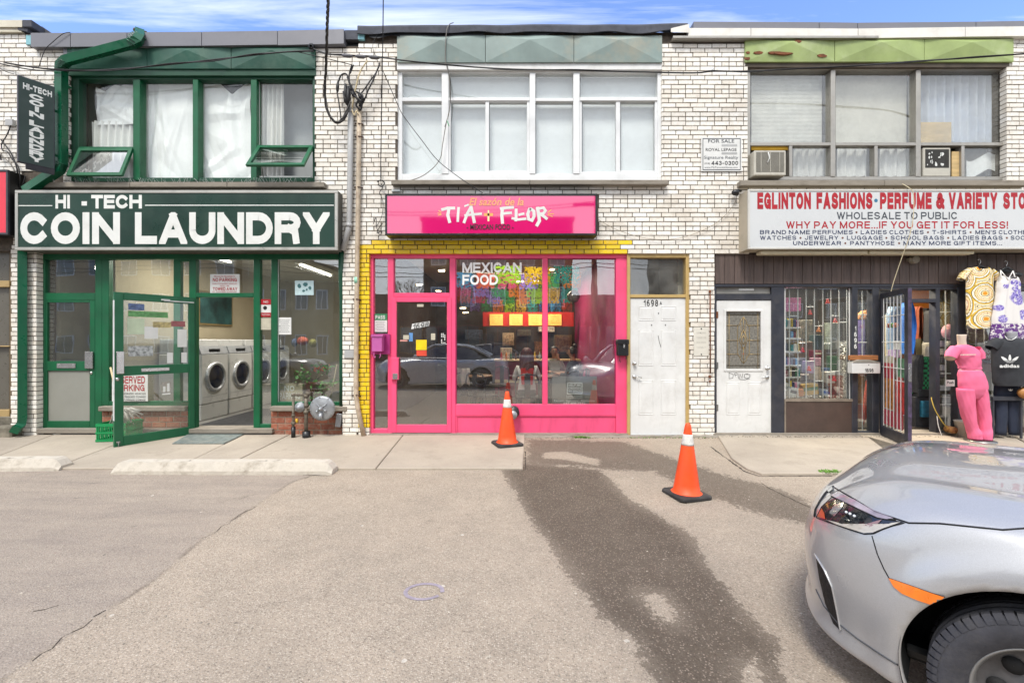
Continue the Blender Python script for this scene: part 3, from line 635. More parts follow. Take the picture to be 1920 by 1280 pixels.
# embossed metal bands over the upper windows
def band(par, m, px0, px1, py0, py1, n, y=-.03, rise=.05, side=0):
 wv = (px1 - px0) / n
 for i in range(n):
  a, b = px0 + i * wv + .5, px0 + (i + 1) * wv - .5; q = lambda px, py, yy: (X(px, y), yy, Z(py, y)); mdl = (a + b) / 2; yy = y - .002 * (i % 2)
  v = [q(a, py0, yy), q(b, py0, yy), q(b, py1, yy), q(a, py1, yy), q(mdl, py0 + (py1 - py0) * .24, yy - rise), q(a, py0, .02), q(b, py0, .02), q(b, py1, .02), q(a, py1, .02)]
  MB().add(v, [(0, 4, 1), (1, 4, 2), (2, 4, 3), (3, 4, 0), (0, 1, 6, 5), (1, 2, 7, 6), (2, 3, 8, 7), (3, 0, 5, 8)]).build('fascia_panel', m, par)
band(laund, GFAS, 118, 591, 88, 129, 3)
MB().pb(118, 170, 88, 104, -.035, -.02).build('fascia_patch', FLASH, laund)
band(rest, TFAS, 744, 1242, 67, 117, 3); band(vari, LFAS, 1397, 1901, 73, 116, 3)
mb = MB()
for px, py, w_ in ((1423, 98, 9), (1452, 99, 14), (1468, 101, 18), (1543, 104, 10), (1404, 97, 4), (1402, 108, 6), (1496, 79, 7)):
 pts = [(X(px + w_ * (math.cos(a) * (.8 + .3 * random.random())), -.06), Z(py + 3.2 * math.sin(a) * (.5 + .7 * random.random()), -.06)) for a in [k * .7 for k in range(9)]]
 t_ = 1 - abs(((px - 1397) % 168) - 84) / 84; mb.prism(pts, -.033 - .045 * t_ - .004, -.03)
mb.build('rust_patch', RUST, vari)
# sills
def sill(par, px0, px1, py0, py1, n, y=-.10):
 for i in range(n):
  a, b = px0 + (px1 - px0) * i / n, px0 + (px1 - px0) * (i + 1) / n
  MB().pb(a + .3, b - .3, py0, py1, y - .003 * (i % 2), .16, .008).build('sill_stone', STONE, par)
sill(laund, 60, 608, 341, 351, 3); sill(rest, 733, 1254, 337, 346, 2); sill(vari, 1388, 1930, 338, 348, 2)
# upper windows
def win(par, label=None): return thing_part('window', par, label)
def thing_part(name, par, label=None):
 o = bpy.data.objects.new(name, None); C.objects.link(o); o.parent = par; ORG[o.name] = org(par); return tag(o, label)
def bars(name, m, par, L, y0, y1, c=.005):
 for a, b, c_, d_ in L: MB().pb(a, b, c_, d_, y0, y1, c).build(name, m, par)
def pane(par, a, b, c_, d_, y, m=GLU, name='pane'):
 return MB().box(X(a, y), X(b, y), y, y + .006, Z(c_, y), Z(d_, y)).build(name, m, par)
W1 = thing_part('window', laund, 'green framed four part upper window with crumpled white sheeting')
MB().pb(118, 592, 128, 142, -.01, .15).build('lintel', GRND, laund)
bars('frame', GRND, W1, [(131, 147, 142, 340), (586, 593, 142, 341), (147, 586, 142, 149), (147, 586, 333, 341)], .03, .16)
bars('mullion', GRN, W1, [(249, 262, 149, 338), (361, 371, 149, 338), (470, 481, 149, 338)], .02, .15)
bars('transom', GRN, W1, [(147, 249, 275, 281), (481, 586, 272, 279)], .03, .15)
for a, b, c_, d_ in ((147, 249, 149, 275), (262, 361, 149, 333), (371, 470, 149, 333), (481, 586, 149, 272), (147, 249, 281, 333), (481, 586, 279, 333)):
 if d_ - c_ > 60: pane(W1, a, b, c_, d_, .10, GLC)
ALW = M('bright_bead', '#c7c9c6', .4)
bars('bead', ALW, W1, [(151, 153, 152, 275), (262, 264.5, 149, 333), (371, 373.5, 149, 333), (484, 486, 152, 272), (486, 583, 330, 333)], .09, .11, .002)
def awning(px0, px1, py0, py1, out_):
 y0 = .02; zt = Z(py0, y0); L = .51
 x0, x1 = X(px0, y0), X(px1, y0); yb = y0 - out_; zb = zt - math.sqrt(L * L - out_ ** 2)
 mb = MB(); d = Vector((0, yb - y0, zb - zt)).normalized(); nn = Vector((0, d.z, -d.y)) * .018
 def q(u, v_, o=0):
  p = Vector((x0 + (x1 - x0) * u, y0, zt)) + d * (L * v_) + nn * o; return p
 fw, fh = .05 / (x1 - x0), .05 / L
 for (u0, u1, v0, v1) in ((0, fw, 0, 1), (1 - fw, 1, 0, 1), (fw, 1 - fw, 0, fh), (fw, 1 - fw, 1 - fh, 1)):
  P = [q(u0, v0, -1), q(u1, v0, -1), q(u1, v1, -1), q(u0, v1, -1), q(u0, v0, 1), q(u1, v0, 1), q(u1, v1, 1), q(u0, v1, 1)]
  mb.add(P, [(0, 3, 2, 1), (4, 5, 6, 7), (0, 1, 5, 4), (1, 2, 6, 5), (2, 3, 7, 6), (3, 0, 4, 7)])
 mb.cm = 1; mb.add([q(fw, fh), q(1 - fw, fh), q(1 - fw, 1 - fh), q(fw, 1 - fh)], [(0, 3, 2, 1)])
 mb.cm = 2; mb.add([q(fw, 1 - fh * 1.5, -1.1), q(1 - fw, 1 - fh * 1.5, -1.1), q(1 - fw, 1 - fh, -1.1), q(fw, 1 - fh, -1.1)], [(0, 3, 2, 1)])
 mb.build('awning_sash', [GRN, glassmat('sash_glass', (.95, .97, .97), .34), ALW], W1)
 mb = MB(); mb.tube([(x0 + .06, .05, Z(332, .05)), (x0 + .2, yb + .04, zb + .03)], .006); mb.build('stay', STEEL, W1)
awning(149, 250, 279, 332, .19); awning(484, 588, 275, 332, .31)
SHEET = M('white_sheeting', '#f2f3f2', .35, var=.03, vs=3)
def sheet(px0, px1, py0, py1, seed, y=.17, notch=None):
 rr = random.Random(seed); K = [(rr.uniform(0, 1), rr.uniform(0, 1), rr.uniform(0, math.pi), rr.uniform(.012, .034) * rr.choice((-1, 1)), rr.uniform(.05, .2)) for _ in range(15)]
 def f(u, v_):
  h = 0
  for cx, cz, an, am, wd in K:
   d = (u - cx) * math.cos(an) + (v_ - cz) * math.sin(an); t = -(u - cx) * math.sin(an) + (v_ - cz) * math.cos(an)
   h += am * max(0, 1 - abs(d) / wd) * math.exp(-(t / .5) ** 2)
  sag = 0
  if notch and v_ < .4: sag = notch[1] * max(0, 1 - abs(u - notch[0]) / .3) * (1 - v_ / .4)
  py = py0 + (py1 - py0) * v_ + sag; px = px0 + (px1 - px0) * u + 2.5 * math.sin(v_ * 9 + seed) * (1 if u < .1 else (-1 if u > .9 else 0)) * .7
  return (X(px, y), y + .03 + max(-.05, h), Z(py, y))
 mb = MB(); mb.grid(f, 44, 60, smooth=False); return mb.build('sheeting', SHEET, W1)
sheet(176, 249, 158, 232, 3, notch=(.2, 10)); sheet(264, 361, 152, 338, 11); sheet(374, 470, 150, 338, 5, notch=(.62, 26)); 
CURT = M('sheer_curtain', '#e4e3df', .8, var=.05); CURTB = M('blue_grey_curtain', '#c3cad8', .8, var=.08, vs=2)
def curtain(par, px0, px1, py0, py1, y, m, n=9, amp=.03, name='curtain'):
 def f(u, v_): return (X(px0 + (px1 - px0) * u, y), y + amp * math.sin(u * n * 2 * math.pi + .6 * math.sin(v_ * 2)) + .01 * math.sin(u * 41), Z(py0 + (py1 - py0) * v_, y))
 mb = MB(); mb.grid(f, n * 10, 6); return mb.build(name, m, par)
curtain(W1, 488, 532, 150, 335, .22, CURT, 5); curtain(W1, 172, 249, 228, 335, .22, CURT, 6)
MB().box(X(532, .45), X(600, .45), .45, .46, Z(334, .45), Z(148, .45)).build('blind', M('grey_blind', '#b3b6b8', .9, var=.03), W1)
MB().box(X(150, .5), X(165, .5), .4, .5, Z(300, .5), Z(150, .5)).build('shelf_post', M('dark_shelf', '#2b2a2c', .6), W1)
mb = MB(); rs = random.Random(4)
for px in list(range(66, 560, 9)) + [566, 572, 590, 596, 600]:
 if rs.random() < .18: continue
 for k in range(3):
  a = rs.uniform(-.6, .6); x = X(px + rs.uniform(-3, 3), -.1); y = -.085 + rs.uniform(-.02, .02); z = Z(343, -.1); l = rs.uniform(.06, .11)
  mb.tube([(x, y, z), (x + l * math.sin(a), y - l * .5 * rs.random(), z + l * math.cos(a) * .8)], .0016, 4, False)
tag(mb.build('bird_spikes', ALW, laund), kind='stuff')
W2 = thing_part('window', rest, 'white aluminium upper window in two rows of panes with drawn pale blinds')
MB().pb(744, 1241, 117, 131, -.005, .2).build('lintel', WPAINT, rest)
bars('frame', WALU, W2, [(745, 754, 131, 338), (1233, 1241, 131, 338), (754, 1233, 131, 137), (754, 1233, 326, 338)], .04, .18)
bars('mullion', WALU, W2, [(828, 841, 137, 326), (993, 1004, 137, 326), (1075, 1087, 137, 326)], .03, .17)
bars('transom', WALU, W2, [(754, 828, 183, 190), (841, 993, 183, 189), (1004, 1075, 184, 190), (1087, 1233, 182, 189)], .04, .16)
bars('sash_stile', WALU, W2, [(910, 917, 189, 326), (988, 993, 189, 326), (1155, 1163, 189, 326), (1228, 1233, 189, 326), (841, 845, 189, 326), (1087, 1091, 189, 326)], .055, .12, .003)
bars('sash_rail', WALU, W2, [(845, 910, 322, 326), (917, 988, 320, 326), (917, 988, 189, 192), (1091, 1155, 322, 326), (1163, 1228, 320, 326), (845, 910, 189, 192)], .06, .12, .003)
BLIND = M('pale_blind', '#e9edeb', .85, var=.03, vs=.8, dirt=.15, dirtc='#a9aca8', ds=1); BEADSHADE = M('bead_shadow', '#6f7478', .5)
for a, b, c_, d_ in ((754, 828, 137, 183), (841, 993, 137, 183), (1004, 1075, 137, 184), (1087, 1233, 137, 182), (754, 828, 190, 326), (845, 910, 192, 322), (917, 988, 192, 320), (1004, 1075, 190, 326), (1091, 1155, 189, 322), (1163, 1228, 189, 320)):
 pane(W2, a, b, c_, d_, .09 + (.012 if a in (917, 1163) else 0)); 
 MB().box(X(a, .2) - .03, X(b, .2) + .03, .20, .205, Z(d_, .2) - .02, Z(c_, .2) + .02).build('blind', BLIND, W2)
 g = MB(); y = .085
 g.box(X(a, y), X(a + 1.2, y), y, y + .02, Z(d_, y), Z(c_, y)); g.box(X(a + 1.2, y), X(b, y), y, y + .02, Z(c_ + 1.2, y), Z(c_, y)); g.build('gasket', BEADSHADE, W2)  # grey strips on left and top edges only, painted shade of the bead
W3 = thing_part('window', vari, 'old metal framed upper window with blinds, curtain and air conditioners')
MB().pb(1397, 1893, 116, 126, -.0, .2).build('lintel', M('weathered_wood', '#5f564b', .8, var=.3, dirt=.5), vari)
bars('frame', ALU, W3, [(1400, 1407, 126, 338), (1885, 1892, 126, 338), (1407, 1885, 126, 131), (1407, 1885, 331, 338)], .06, .2)
bars('mullion', ALU, W3, [(1558, 1567, 131, 331), (1718, 1727, 131, 331)], .05, .19)
bars('transom', ALU, W3, [(1407, 1558, 267, 273), (1567, 1718, 267, 273), (1727, 1885, 267, 273)], .055, .18)
bars('sash_stile', ALU, W3, [(1480, 1486, 273, 331), (1640, 1646, 273, 331), (1803, 1809, 273, 331)], .06, .16, .003)
for a, b, c_, d_ in ((1407, 1558, 131, 267), (1567, 1718, 131, 267), (1727, 1885, 131, 267), (1486, 1558, 273, 331), (1567, 1640, 273, 331), (1646, 1718, 273, 331), (1809, 1885, 273, 331)): pane(W3, a, b, c_, d_, .11, GLD)
VB = M('venetian_slat', '#e8e6de', .6)
mb = MB()
for i in range(52):
 z = Z(268, .2) + (Z(140, .2) - Z(268, .2)) * i / 51
 mb.add([(X(1409, .2), .2, z), (X(1541, .2), .2, z), (X(1541, .2), .206, z + .0215), (X(1409, .2), .206, z + .0215)], [(0, 1, 2, 3)])
tag(mb.build('blind_slats', VB, W3), kind='stuff')
MB().box(X(1567, .25), X(1700, .25), .25, .26, Z(268, .25), Z(134, .25)).build('roller_blind', M('beige_blind', '#ddd9cd', .85, var=.06, vs=2, dirt=.3, ds=2), W3)
curtain(W3, 1727, 1862, 131, 268, .25, CURTB, 9, .035); curtain(W3, 1650, 1716, 275, 331, .22, CURT, 4, .02); curtain(W3, 1488, 1545, 275, 331, .24, CURT, 4, .02); curtain(W3, 1570, 1625, 275, 331, .24, CURT, 3, .02)
PLY = M('plywood', '#c9ad7a', .8, var=.15, vs=4, stretch=(1, 1, 5))
MB().pb(1716, 1784, 229, 268, .14, .15, .002).build('plywood_sheet', PLY, W3); MB().pb(1785, 1803, 284, 331, .1, .12, .002).build('plywood_sheet', PLY, W3)
MB().pb(1409, 1480, 273, 281, .09, .11, .002).build('filler_board', M('yellow_board', '#c79a2a', .8, var=.15), W3)
def torn(u, v_): return (X(1812 + 60 * u, .16), .16 + .02 * math.sin(u * 9), Z(294 + 8 * math.sin(u * 5 + 1) + (331 - 300) * v_, .16))
mb = MB(); mb.grid(torn, 20, 4); mb.build('torn_sheet', SHEET, W3)
def aircon(label, px0, px1, py0, py1, y0, y1, panelside, worn):
 t = thing('air_conditioner', label, 'air conditioner', (X((px0 + px1) / 2), 0, Z(py1)))
 AC = M('old_cream_casing', '#b9b5a8', .5, var=.08, dirt=.5, dirtc='#6d6658', ds=6)
 x0, x1, z0, z1 = X(px0, y0), X(px1, y0), Z(py1, y0), Z(py0, y0)
 MB().cbox(x0, x1, y0, y1, z0, z1, .01).build('casing', AC, t)
 gx0, gx1, gz0, gz1 = x0 + .03, x1 - .03, z0 + .05 + (.08 if worn else 0), z1 - .025
 MB().box(gx0, gx1, y0 - .002, y0 + .001, gz0, gz1).build('grille_back', M('dark_grille', '#2e2c29', .8), t)
 if worn:
  pl = MB()
  for _ in range(14):
   cx, cz, r = random.uniform(gx0 + .03, gx1 - .03), random.uniform(gz0 + .03, gz1 - .03), random.uniform(.006, .022)
   pl.prism([(cx + r * math.cos(a) * random.uniform(.4, 1.4), cz + r * math.sin(a) * random.uniform(.5, 2)) for a in [k * .9 for k in range(7)]], y0 - .004, y0 - .0015)
  tag(pl.build('flaked_paint', LTR, t), kind='stuff')
 else:
  mb = MB(); n = 20
  for i in range(n): z = gz0 + (gz1 - gz0) * (i + .5) / n; mb.box(gx0, gx1, y0 - .006, y0 - .002, z - .0025, z + .0025)
  for i in range(3): x = gx0 + (gx1 - gx0) * (i + .5) / 3; mb.box(x - .003, x + .003, y0 - .009, y0 - .006, gz0, gz1)
  tag(mb.build('louvres', AC, t), kind='stuff')
  mb = MB(); mb.tube([(gx0 + .17, y0 - .012, gz1 - .01), (gx0 + .19, y0 - .012, gz1 - .09), (gx0 + .16, y0 - .012, gz1 - .16)], .008); mb.build('bird_dropping', LTR, t)
aircon('cream air conditioner jutting from the left end of the old metal upper window', 1414, 1474, 282, 329, -.10, .4, 1, False)
aircon('flush air conditioner with flaking black grille between plywood in the upper window', 1731, 1783, 277, 331, .06, .5, 0, True)
# laundry shopfront
SF = thing_part('shopfront', laund, 'green painted metal shopfront with two glass doors')
F0, F1 = .10, .18
bars('frame', GRN, SF, [(64, 642, 472, 486, ), (67, 84, 486, 806), (178, 191, 486, 806), (191, 204, 486, 760), (354, 367, 486, 806), (475, 487, 486, 806), (508, 520, 486, 803), (636, 643, 486, 764)], F0, F1)
bars('mullion', GRN, SF, [(325, 338, 486, 757)], F0 + .01, F1)
bars('rail', GRN, SF, [(84, 178, 549, 563), (367, 475, 549, 557), (487, 508, 795, 803), (204, 354, 752, 762), (520, 637, 753, 763), (338, 354, 486, 490)], F0 + .005, F1)
for a, b, c_, d_ in ((84, 178, 486, 549), (204, 325, 486, 752), (338, 354, 490, 752), (367, 475, 486, 549), (487, 508, 486, 795), (520, 636, 486, 753)): pane(SF, a, b, c_, d_, F0 + .04, GL)
bars('bead', ALW, SF, [(204, 206, 486, 752), (520, 522, 486, 753), (84, 86, 486, 549), (522, 634, 485, 487)], F0 + .02, F0 + .035, .001)
def handle_plate(par, px0, px1, py0, py1, y, m=None): MB().pb(px0, px1, py0, py1, y - .03, y, .006).build('pull_handle', m or CHROME, par)
D1 = thing('glass_door', 'closed green framed glass door left of the open laundry door', 'door', (X(125), .13, 0))
bars('door_frame', GRN, D1, [(72, 88, 563, 804), (168, 178, 563, 804), (88, 168, 563, 567), (88, 168, 677, 695), (88, 168, 789, 804)], F0 + .008, F0 + .055)
pane(D1, 88, 168, 567, 677, F0 + .03, GL); pane(D1, 88, 168, 695, 789, F0 + .03, M('frosted_lower_pane', '#8a8a82', .35, var=.05, vs=3), name='lower_pane')
handle_plate(D1, 158, 173, 659, 691, F0 + .008); MB().pb(106, 141, 681, 690, F0 - .004, F0 + .01, .003).build('letter_slot', CHROME, D1)
MB().lathe([(.001, -.012), (.022, -.01), (.024, 0)], (X(170, F0), F0 + .008, Z(699, F0)), 'y', 14).build('lock', CHROME, D1)
for py in (573, 676, 780): MB().pb(73, 77, py - 7, py + 7, F0 - .006, F0 + .01, .002).build('hinge', CHROME, D1)
def open_door():
 W_, H = .955, 2.06
 t = thing('glass_door', 'green framed laundry door standing open over the walk with notices taped on its glass', 'door', (0, 0, 0))
 fr = [(0, .075, 0, H), (W_ - .10, W_, 0, H), (.075, W_ - .10, H - .10, H), (.075, W_ - .10, .94, 1.07), (.075, W_ - .10, 0, .13)]
 for a, b, c_, d_ in fr: MB().cbox(a, b, -.022, .022, c_, d_, .004).build('door_frame', GRN, t)
 MB().box(.075, W_ - .1, -.003, .003, 1.07, H - .1).build('pane', GLC, t); MB().box(.075, W_ - .1, -.003, .003, .13, .94).build('pane', GLC, t)
 MB().cbox(W_ - .10, W_ - .015, .022, .05, .97, 1.27, .006).build('pull_handle', CHROME, t)
 MB().cbox(.33, .66, .022, .027, .985, 1.03, .002).build('letter_slot', CHROME, t)
 MB().lathe([(.001, .012), (.022, .01), (.024, 0)], (W_ - .035, .022, .90), 'y', 14).build('lock', CHROME, t)
 mb = MB(); mb.cbox(W_ - .06, W_ - .02, .02, .04, .05, .075); mb.tube([(W_ - .04, .035, .07), (W_ - .04, .035, -.03)], .006); mb.lathe([(.012, -.03), (.012, -.01), (.006, -.01)], (W_ - .04, .035, 0), 'z', 10); mb.build('kick_stop', STEEL, t)
 mb = MB(); mb.box(0.02, .40, .03, .045, H - .085, H - .07); mb.box(.33, .43, .022, .05, H - .075, H - .055); mb.build('closer_arm', ALW, t)
 MB().box(W_ - .003, W_ + .002, -.021, .021, .35, 1.95).build('edge_strip', ALW, t)
 for a, b, c_, d_, m in ((.46, .62, 1.44, 1.61, PAPER), (.10, .22, 1.32, 1.58, PAPER), (.10, .17, 1.09, 1.24, PAPER), (.28, .35, 1.09, 1.24, PAPER), (.62, .80, 1.83, 1.92, M('blue_poster', '#56688c', .6, var=.4, vs=20)), (.34, .80, 1.74, 1.82, M('green_poster', '#5c8f58', .6, var=.3, vs=20)), (.30, .52, 1.60, 1.68, M('yellow_poster', '#a89a6c', .6, var=.4, vs=25)), (.12, .30, 1.62, 1.70, M('red_poster', '#94585a', .6, var=.3, vs=20)), (.62, .81, 1.50, 1.72, M('pale_green_poster', '#b7c4a8', .7, var=.1)), (.52, .80, 1.20, 1.34, M('sky_poster', '#9a9d9c', .7, var=.5, vs=25))):
  MB().box(a, b, .0035, .005, c_, d_).build('notice', m, t)
 MB().box(.30, .42, .0035, .0045, .66, .82).build('decal', glassmat('faint_decal', (.9, .9, .9), .1), t)
 z_ = MB(); z_.box(.31, .41, .0046, .0055, .64, .66).box(.32, .35, .0046, .0055, .68, .80).box(.37, .40, .0046, .0055, .68, .76).build('decal', LTR, t)
 t.location = (X(364, .08), .08, -.012); t.rotation_euler = (0, 0, R(180 + 58.5))
 return t
OD = open_door()
def brickbox(par, px0, px1, py0, py1, y0, m=RB, cols=5, rows=4):
 x0, x1, z0, z1 = X(px0, y0), X(px1, y0), Z(py1, y0), Z(py0, y0); MB().box(x0, x1, y0 + .008, y0 + .12, z0, z1).build('plinth', MORTR, par)
 h = (z1 - z0) / rows; L = .215
 for r in range(rows):
  x = x0 - (L / 2 if r % 2 else 0)
  while x < x1:
   a, b = max(x, x0), min(x + L - .012, x1)
   if b - a > .03: MB().cbox(a, b, y0 + random.uniform(0, .003), y0 + .09, z0 + r * h + .006, z0 + (r + 1) * h - .006, .004).build('brick', m, par)
   x += L
brickbox(SF, 508, 643, 770, 818, .06); brickbox(SF, 191, 352, 770, 812, .06)
MB().pb(505, 572, 762, 771, -.01, .2, .01).build('cap_stone', STONE, SF); MB().pb(573, 650, 762, 771, -.014, .2, .01).build('cap_stone', STONE, SF)
MB().pb(183, 345, 762, 771, -.01, .2, .01).build('cap_stone', STONE, SF)
MB().pb(66, 510, 804, 812, .0, .3, .004).build('threshold', STONE, SF)
mb = MB(); mb.pb(191, 352, 690, 694, .3, .32); 
def signboard(name, label, cat, px0, px1, py0, py1, y, face=PAPER, rim=None, parent=None, t=.006):
 s = thing(name, label, cat, (X((px0 + px1) / 2), y, Z(py1)));
 MB().box(X(px0, y), X(px1, y), y, y + t, Z(py1, y), Z(py0, y)).build('board', face, s)
 return s
s = signboard('parking_sign', 'white reserved parking board leaning behind the open laundry door', 'sign', 210, 277, 699, 752, .085); Y_ = .083
ht('RESERVED', 212, 272, 705, 719, Y_, LRED, s, .2, .12); ht('PARKING', 214, 271, 721, 733, Y_, LRED, s, .2, .12)
for i, tx in enumerate(('UNAUTHORIZED VEHICLES', 'WILL BE TAGGED TOWED', 'AWAY AT OWNERS EXPENSE')): pt(tx, 243, 738 + i * 6, Y_, 3.4, LBLK, s, 60, shear=.2)
s = signboard('parking_sign', 'no parking towed away notice with red letters above the laundry doorway', 'sign', 394, 449, 514, 549, .13); Y_ = .128
pt('PRIVATE PROPERTY', 421, 518.5, Y_, 3, LRED, s, 40); ht('NO PARKING', 399, 444, 521, 528, Y_, LRED, s, .2, .14); pt('UNAUTHORIZED VEHICLES', 421, 532, Y_, 2.4, LRED, s, 46); pt('WILL BE', 421, 536, Y_, 2.6, LRED, s, 18)
ht('TOWED AWAY', 399, 445, 538.5, 544.5, Y_, LRED, s, .2, .14); pt('AT OWNERS EXPENSE', 421, 547, Y_, 2.2, LRED, s, 46)
s = signboard('notice', 'red and white no trespassing notice on the narrow pane beside the laundry doorway', 'notice', 489, 508, 561, 594, .13); Y_ = .128
MB().box(X(489, Y_), X(508, Y_), Y_ - .001, Y_, Z(571, Y_), Z(561, Y_)).box(X(489, Y_), X(508, Y_), Y_ - .001, Y_, Z(594, Y_), Z(586, Y_)).build('red_band', LRED, s); pt('NO', 498.5, 566, Y_ - .002, 4, LTR, s); pt('TRESPASSING', 498.5, 590, Y_ - .002, 2.4, LTR, s, 16)
MB().lathe([(.001, 0), (.03, 0)], (X(497, Y_), Y_ - .001, Z(577, Y_)), 'y', 12).build('pictogram', LBLK, s)
s = signboard('notice', 'plain weathered paper under the red notice', 'notice', 489, 508, 596, 618, .13, PAPERG)
s = signboard('notice', 'printed white paper low on the left of the big laundry window', 'notice', 520, 546, 595, 627, .133)
for i in range(7): pt('notice of hours and rules', 533, 600 + i * 3.6, .131, 1.8, GREYL, s, 20 - (i % 3) * 3)
s = signboard('poster', 'pale blue world map card on the big laundry window', 'poster', 553, 588, 526, 553, .133, M('map_blue', '#b9d0d2', .6, var=.1, vs=20))
mb = MB()
for cx, cz, r in ((561, 536, 5), (569, 545, 3.5), (573, 533, 5), (581, 540, 4), (575, 543, 2.5)):
 mb.prism([(X(cx + r * math.cos(a) * (.6 + .5 * random.random()), .13), Z(cz + r * .9 * math.sin(a) * (.6 + .5 * random.random()), .13)) for a in [k * .8 for k in range(8)]], .1305, .1325)
mb.build('map_shape', M('map_ink', '#3c6a6c', .6), s)
s = signboard('parking_sign', 'faded no parking board standing inside the laundry window behind the gas meter', 'sign', 519, 567, 718, 753, .26, M('aged_card', '#b6ab8c', .8, var=.12, dirt=.4)); FAD = M('faded_letter', '#e8e6da', .6)
ht('NO', 533, 552, 723, 733, .258, FAD, s, .22, .14); ht('PARKING', 523, 563, 736, 748, .258, FAD, s, .22, .12)
DSG = M('downspout_green', '#0a5538', .3, var=.12, vs=4, dirt=.2, dirtc='#0d3d2c', ds=5)
ds_ = thing('downspout', 'thick green downspout bending down past the laundry window from the roof edge', 'downspout', (X(115), 0, 3))
q3 = lambda px, py, y: (X(px, y), y, Z(py, y))
def sqpipe(name, m, par, pts, r, n=4):
 mb = MB(); mb.tube(pts, r, n, True, smooth=False); return mb.build(name, m, par)
sqpipe('pipe', DSG, ds_, [q3(262, 60, -.02), q3(262, 70, -.13), q3(258, 77, -.18), q3(250, 81, -.18), q3(124, 114, -.17), q3(116, 122, -.15), q3(115, 134, -.11), q3(115, 308, -.11), q3(111, 318, -.13), q3(62, 350, -.14), q3(50, 358, -.12)], .075)
mb = MB()
for i in range(7): a = i / 6; mb.tube([q3(264 - 16 * a, 66 + 15 * a * a, -.10 - .1 * a), q3(263 - 16 * a, 67.2 + 15 * a * a, -.10 - .1 * a)], .082, 8)
for i in range(6): a = i / 5; mb.tube([q3(122 - 7 * a, 115 + 15 * a, -.165 + .05 * a), q3(121.8 - 7 * a, 116.2 + 15 * a, -.163 + .05 * a)], .081, 8)
for i in range(5): a = i / 4; mb.tube([q3(115 - 5 * a, 306 + 13 * a, -.115), q3(114.6 - 5 * a, 307 + 13 * a, -.115)], .081, 8)
tag(mb.build('elbow_ribs', DSG, ds_), kind='stuff')
mb = MB(); mb.cbox(X(107, -.1), X(123, -.1), -.16, .0, Z(160, -.1), Z(157, -.1), .003); mb.cbox(X(107, -.1), X(123, -.1), -.16, .0, Z(290, -.1), Z(287, -.1), .003); mb.build('strap', DSG, ds_)
mb = MB()
for k in range(26): mb.ball((X(258 + random.uniform(0, 14), .02), random.uniform(-.08, .1), Z(57 + random.uniform(0, 9), .0)), random.uniform(.01, .03), 6)
mb.build('leaf_litter', M('dead_leaves', '#55503f', .9, var=.4), ds_)
ds2 = thing('downspout', 'green square downspout running down the white brick pier left of the laundry doors', 'downspout', (X(40), 0, 0))
sqpipe('pipe', DSG, ds2, [q3(42, 468, -.06), q3(42, 640, -.06), q3(42, 783, -.06), q3(40, 795, -.07), q3(33, 803, -.13), q3(28, 806, -.2)], .07)
ds3 = thing('hose', 'green round pipe edging the right side of the laundry window', 'pipe', (X(642), 0, 0))
mb = MB(); mb.tube([q3(640, 470, .0), q3(640, 520, .03), q3(641, 560, .04), q3(641, 700, .04), q3(640, 762, .04)], [.042, .042, .036, .03, .03], 10); mb.build('pipe', GRND, ds3)
# restaurant shopfront
RF = thing_part('shopfront', rest, 'hot pink shopfront with two big panes and a kick panel')
bars('frame', PINK, RF, [(690, 1176, 475, 484), (690, 700, 484, 815), (727, 738, 484, 813), (843, 854, 484, 813), (1155, 1176, 484, 815), (700, 727, 804, 813)], .06, .16, .006)
bars('mullion', PINK, RF, [(1017, 1027, 484, 758)], .07, .15)
bars('rail', PINK, RF, [(738, 843, 549, 557), (854, 1155, 758, 779)], .062, .15)
MB().pb(854, 1155, 779, 813, .085, .2, .01).build('kick_panel', M('pink_kick_paint', '#e6527c', .45, var=.14, vs=3, dirt=.5, dirtc='#c03c68', ds=3, stretch=(2.5, 1, .6), bump=.15), RF); bars('panel_trim', PINK, RF, [(854, 1157, 776, 781), (854, 857, 781, 813)], .07, .09, .002)
for a, b, c_, d_ in ((700, 727, 484, 804), (738, 843, 484, 549), (854, 1017, 484, 758), (1027, 1155, 484, 758)): pane(RF, a, b, c_, d_, .10, GL)
bars('gasket', M('pink_bead', '#a01f55', .5), RF, [(700, 702, 484, 804), (738, 740, 484, 549), (854, 856, 484, 758), (1153, 1155, 484, 758), (854, 1017, 484, 486), (1027, 1155, 484, 486)], .08, .098, .001)
MB().pb(690, 1178, 813, 819, .0, .3, .004).build('threshold', STONE, RF)
D2 = thing('glass_door', 'hot pink framed glass door with the number plate and stickers', 'door', (X(790), .1, 0))
bars('door_frame', PINK, D2, [(734, 743, 557, 811), (838, 846, 557, 811), (743, 838, 557, 566), (743, 838, 796, 811)], .045, .09, .004)
pane(D2, 743, 838, 566, 796, .07, GL)
MB().pb(733, 747, 670, 712, -.0, .045, .006).build('pull_handle', PINK, D2); MB().pb(736, 745, 700, 711, -.01, .0, .003).build('lock_cylinder', CHROME, D2)
MB().pb(744, 838, 670, 671.6, .06, .07, .0005).build('push_bar', CHROME, D2)
PY = .066
num = MB(); v4 = [(X(771, PY), Z(617, PY)), (X(804, PY), Z(611.5, PY)), (X(806, PY), Z(602, PY)), (X(773, PY), Z(607, PY))]; num.prism(v4, PY - .002, PY); pl = num.build('number_plate', PAPER, D2)
heavy_m = MB(); heavy(heavy_m, '1698', X(774.5, PY), X(804, PY), Z(615.5, PY), Z(605, PY), PY - .003, .17, .16, xf=lambda a, b, c_: (a + (c_ - Z(610, PY)) * .2, b, c_ + (a - X(789, PY)) * .16)); heavy_m.build('number', LBLK, pl)
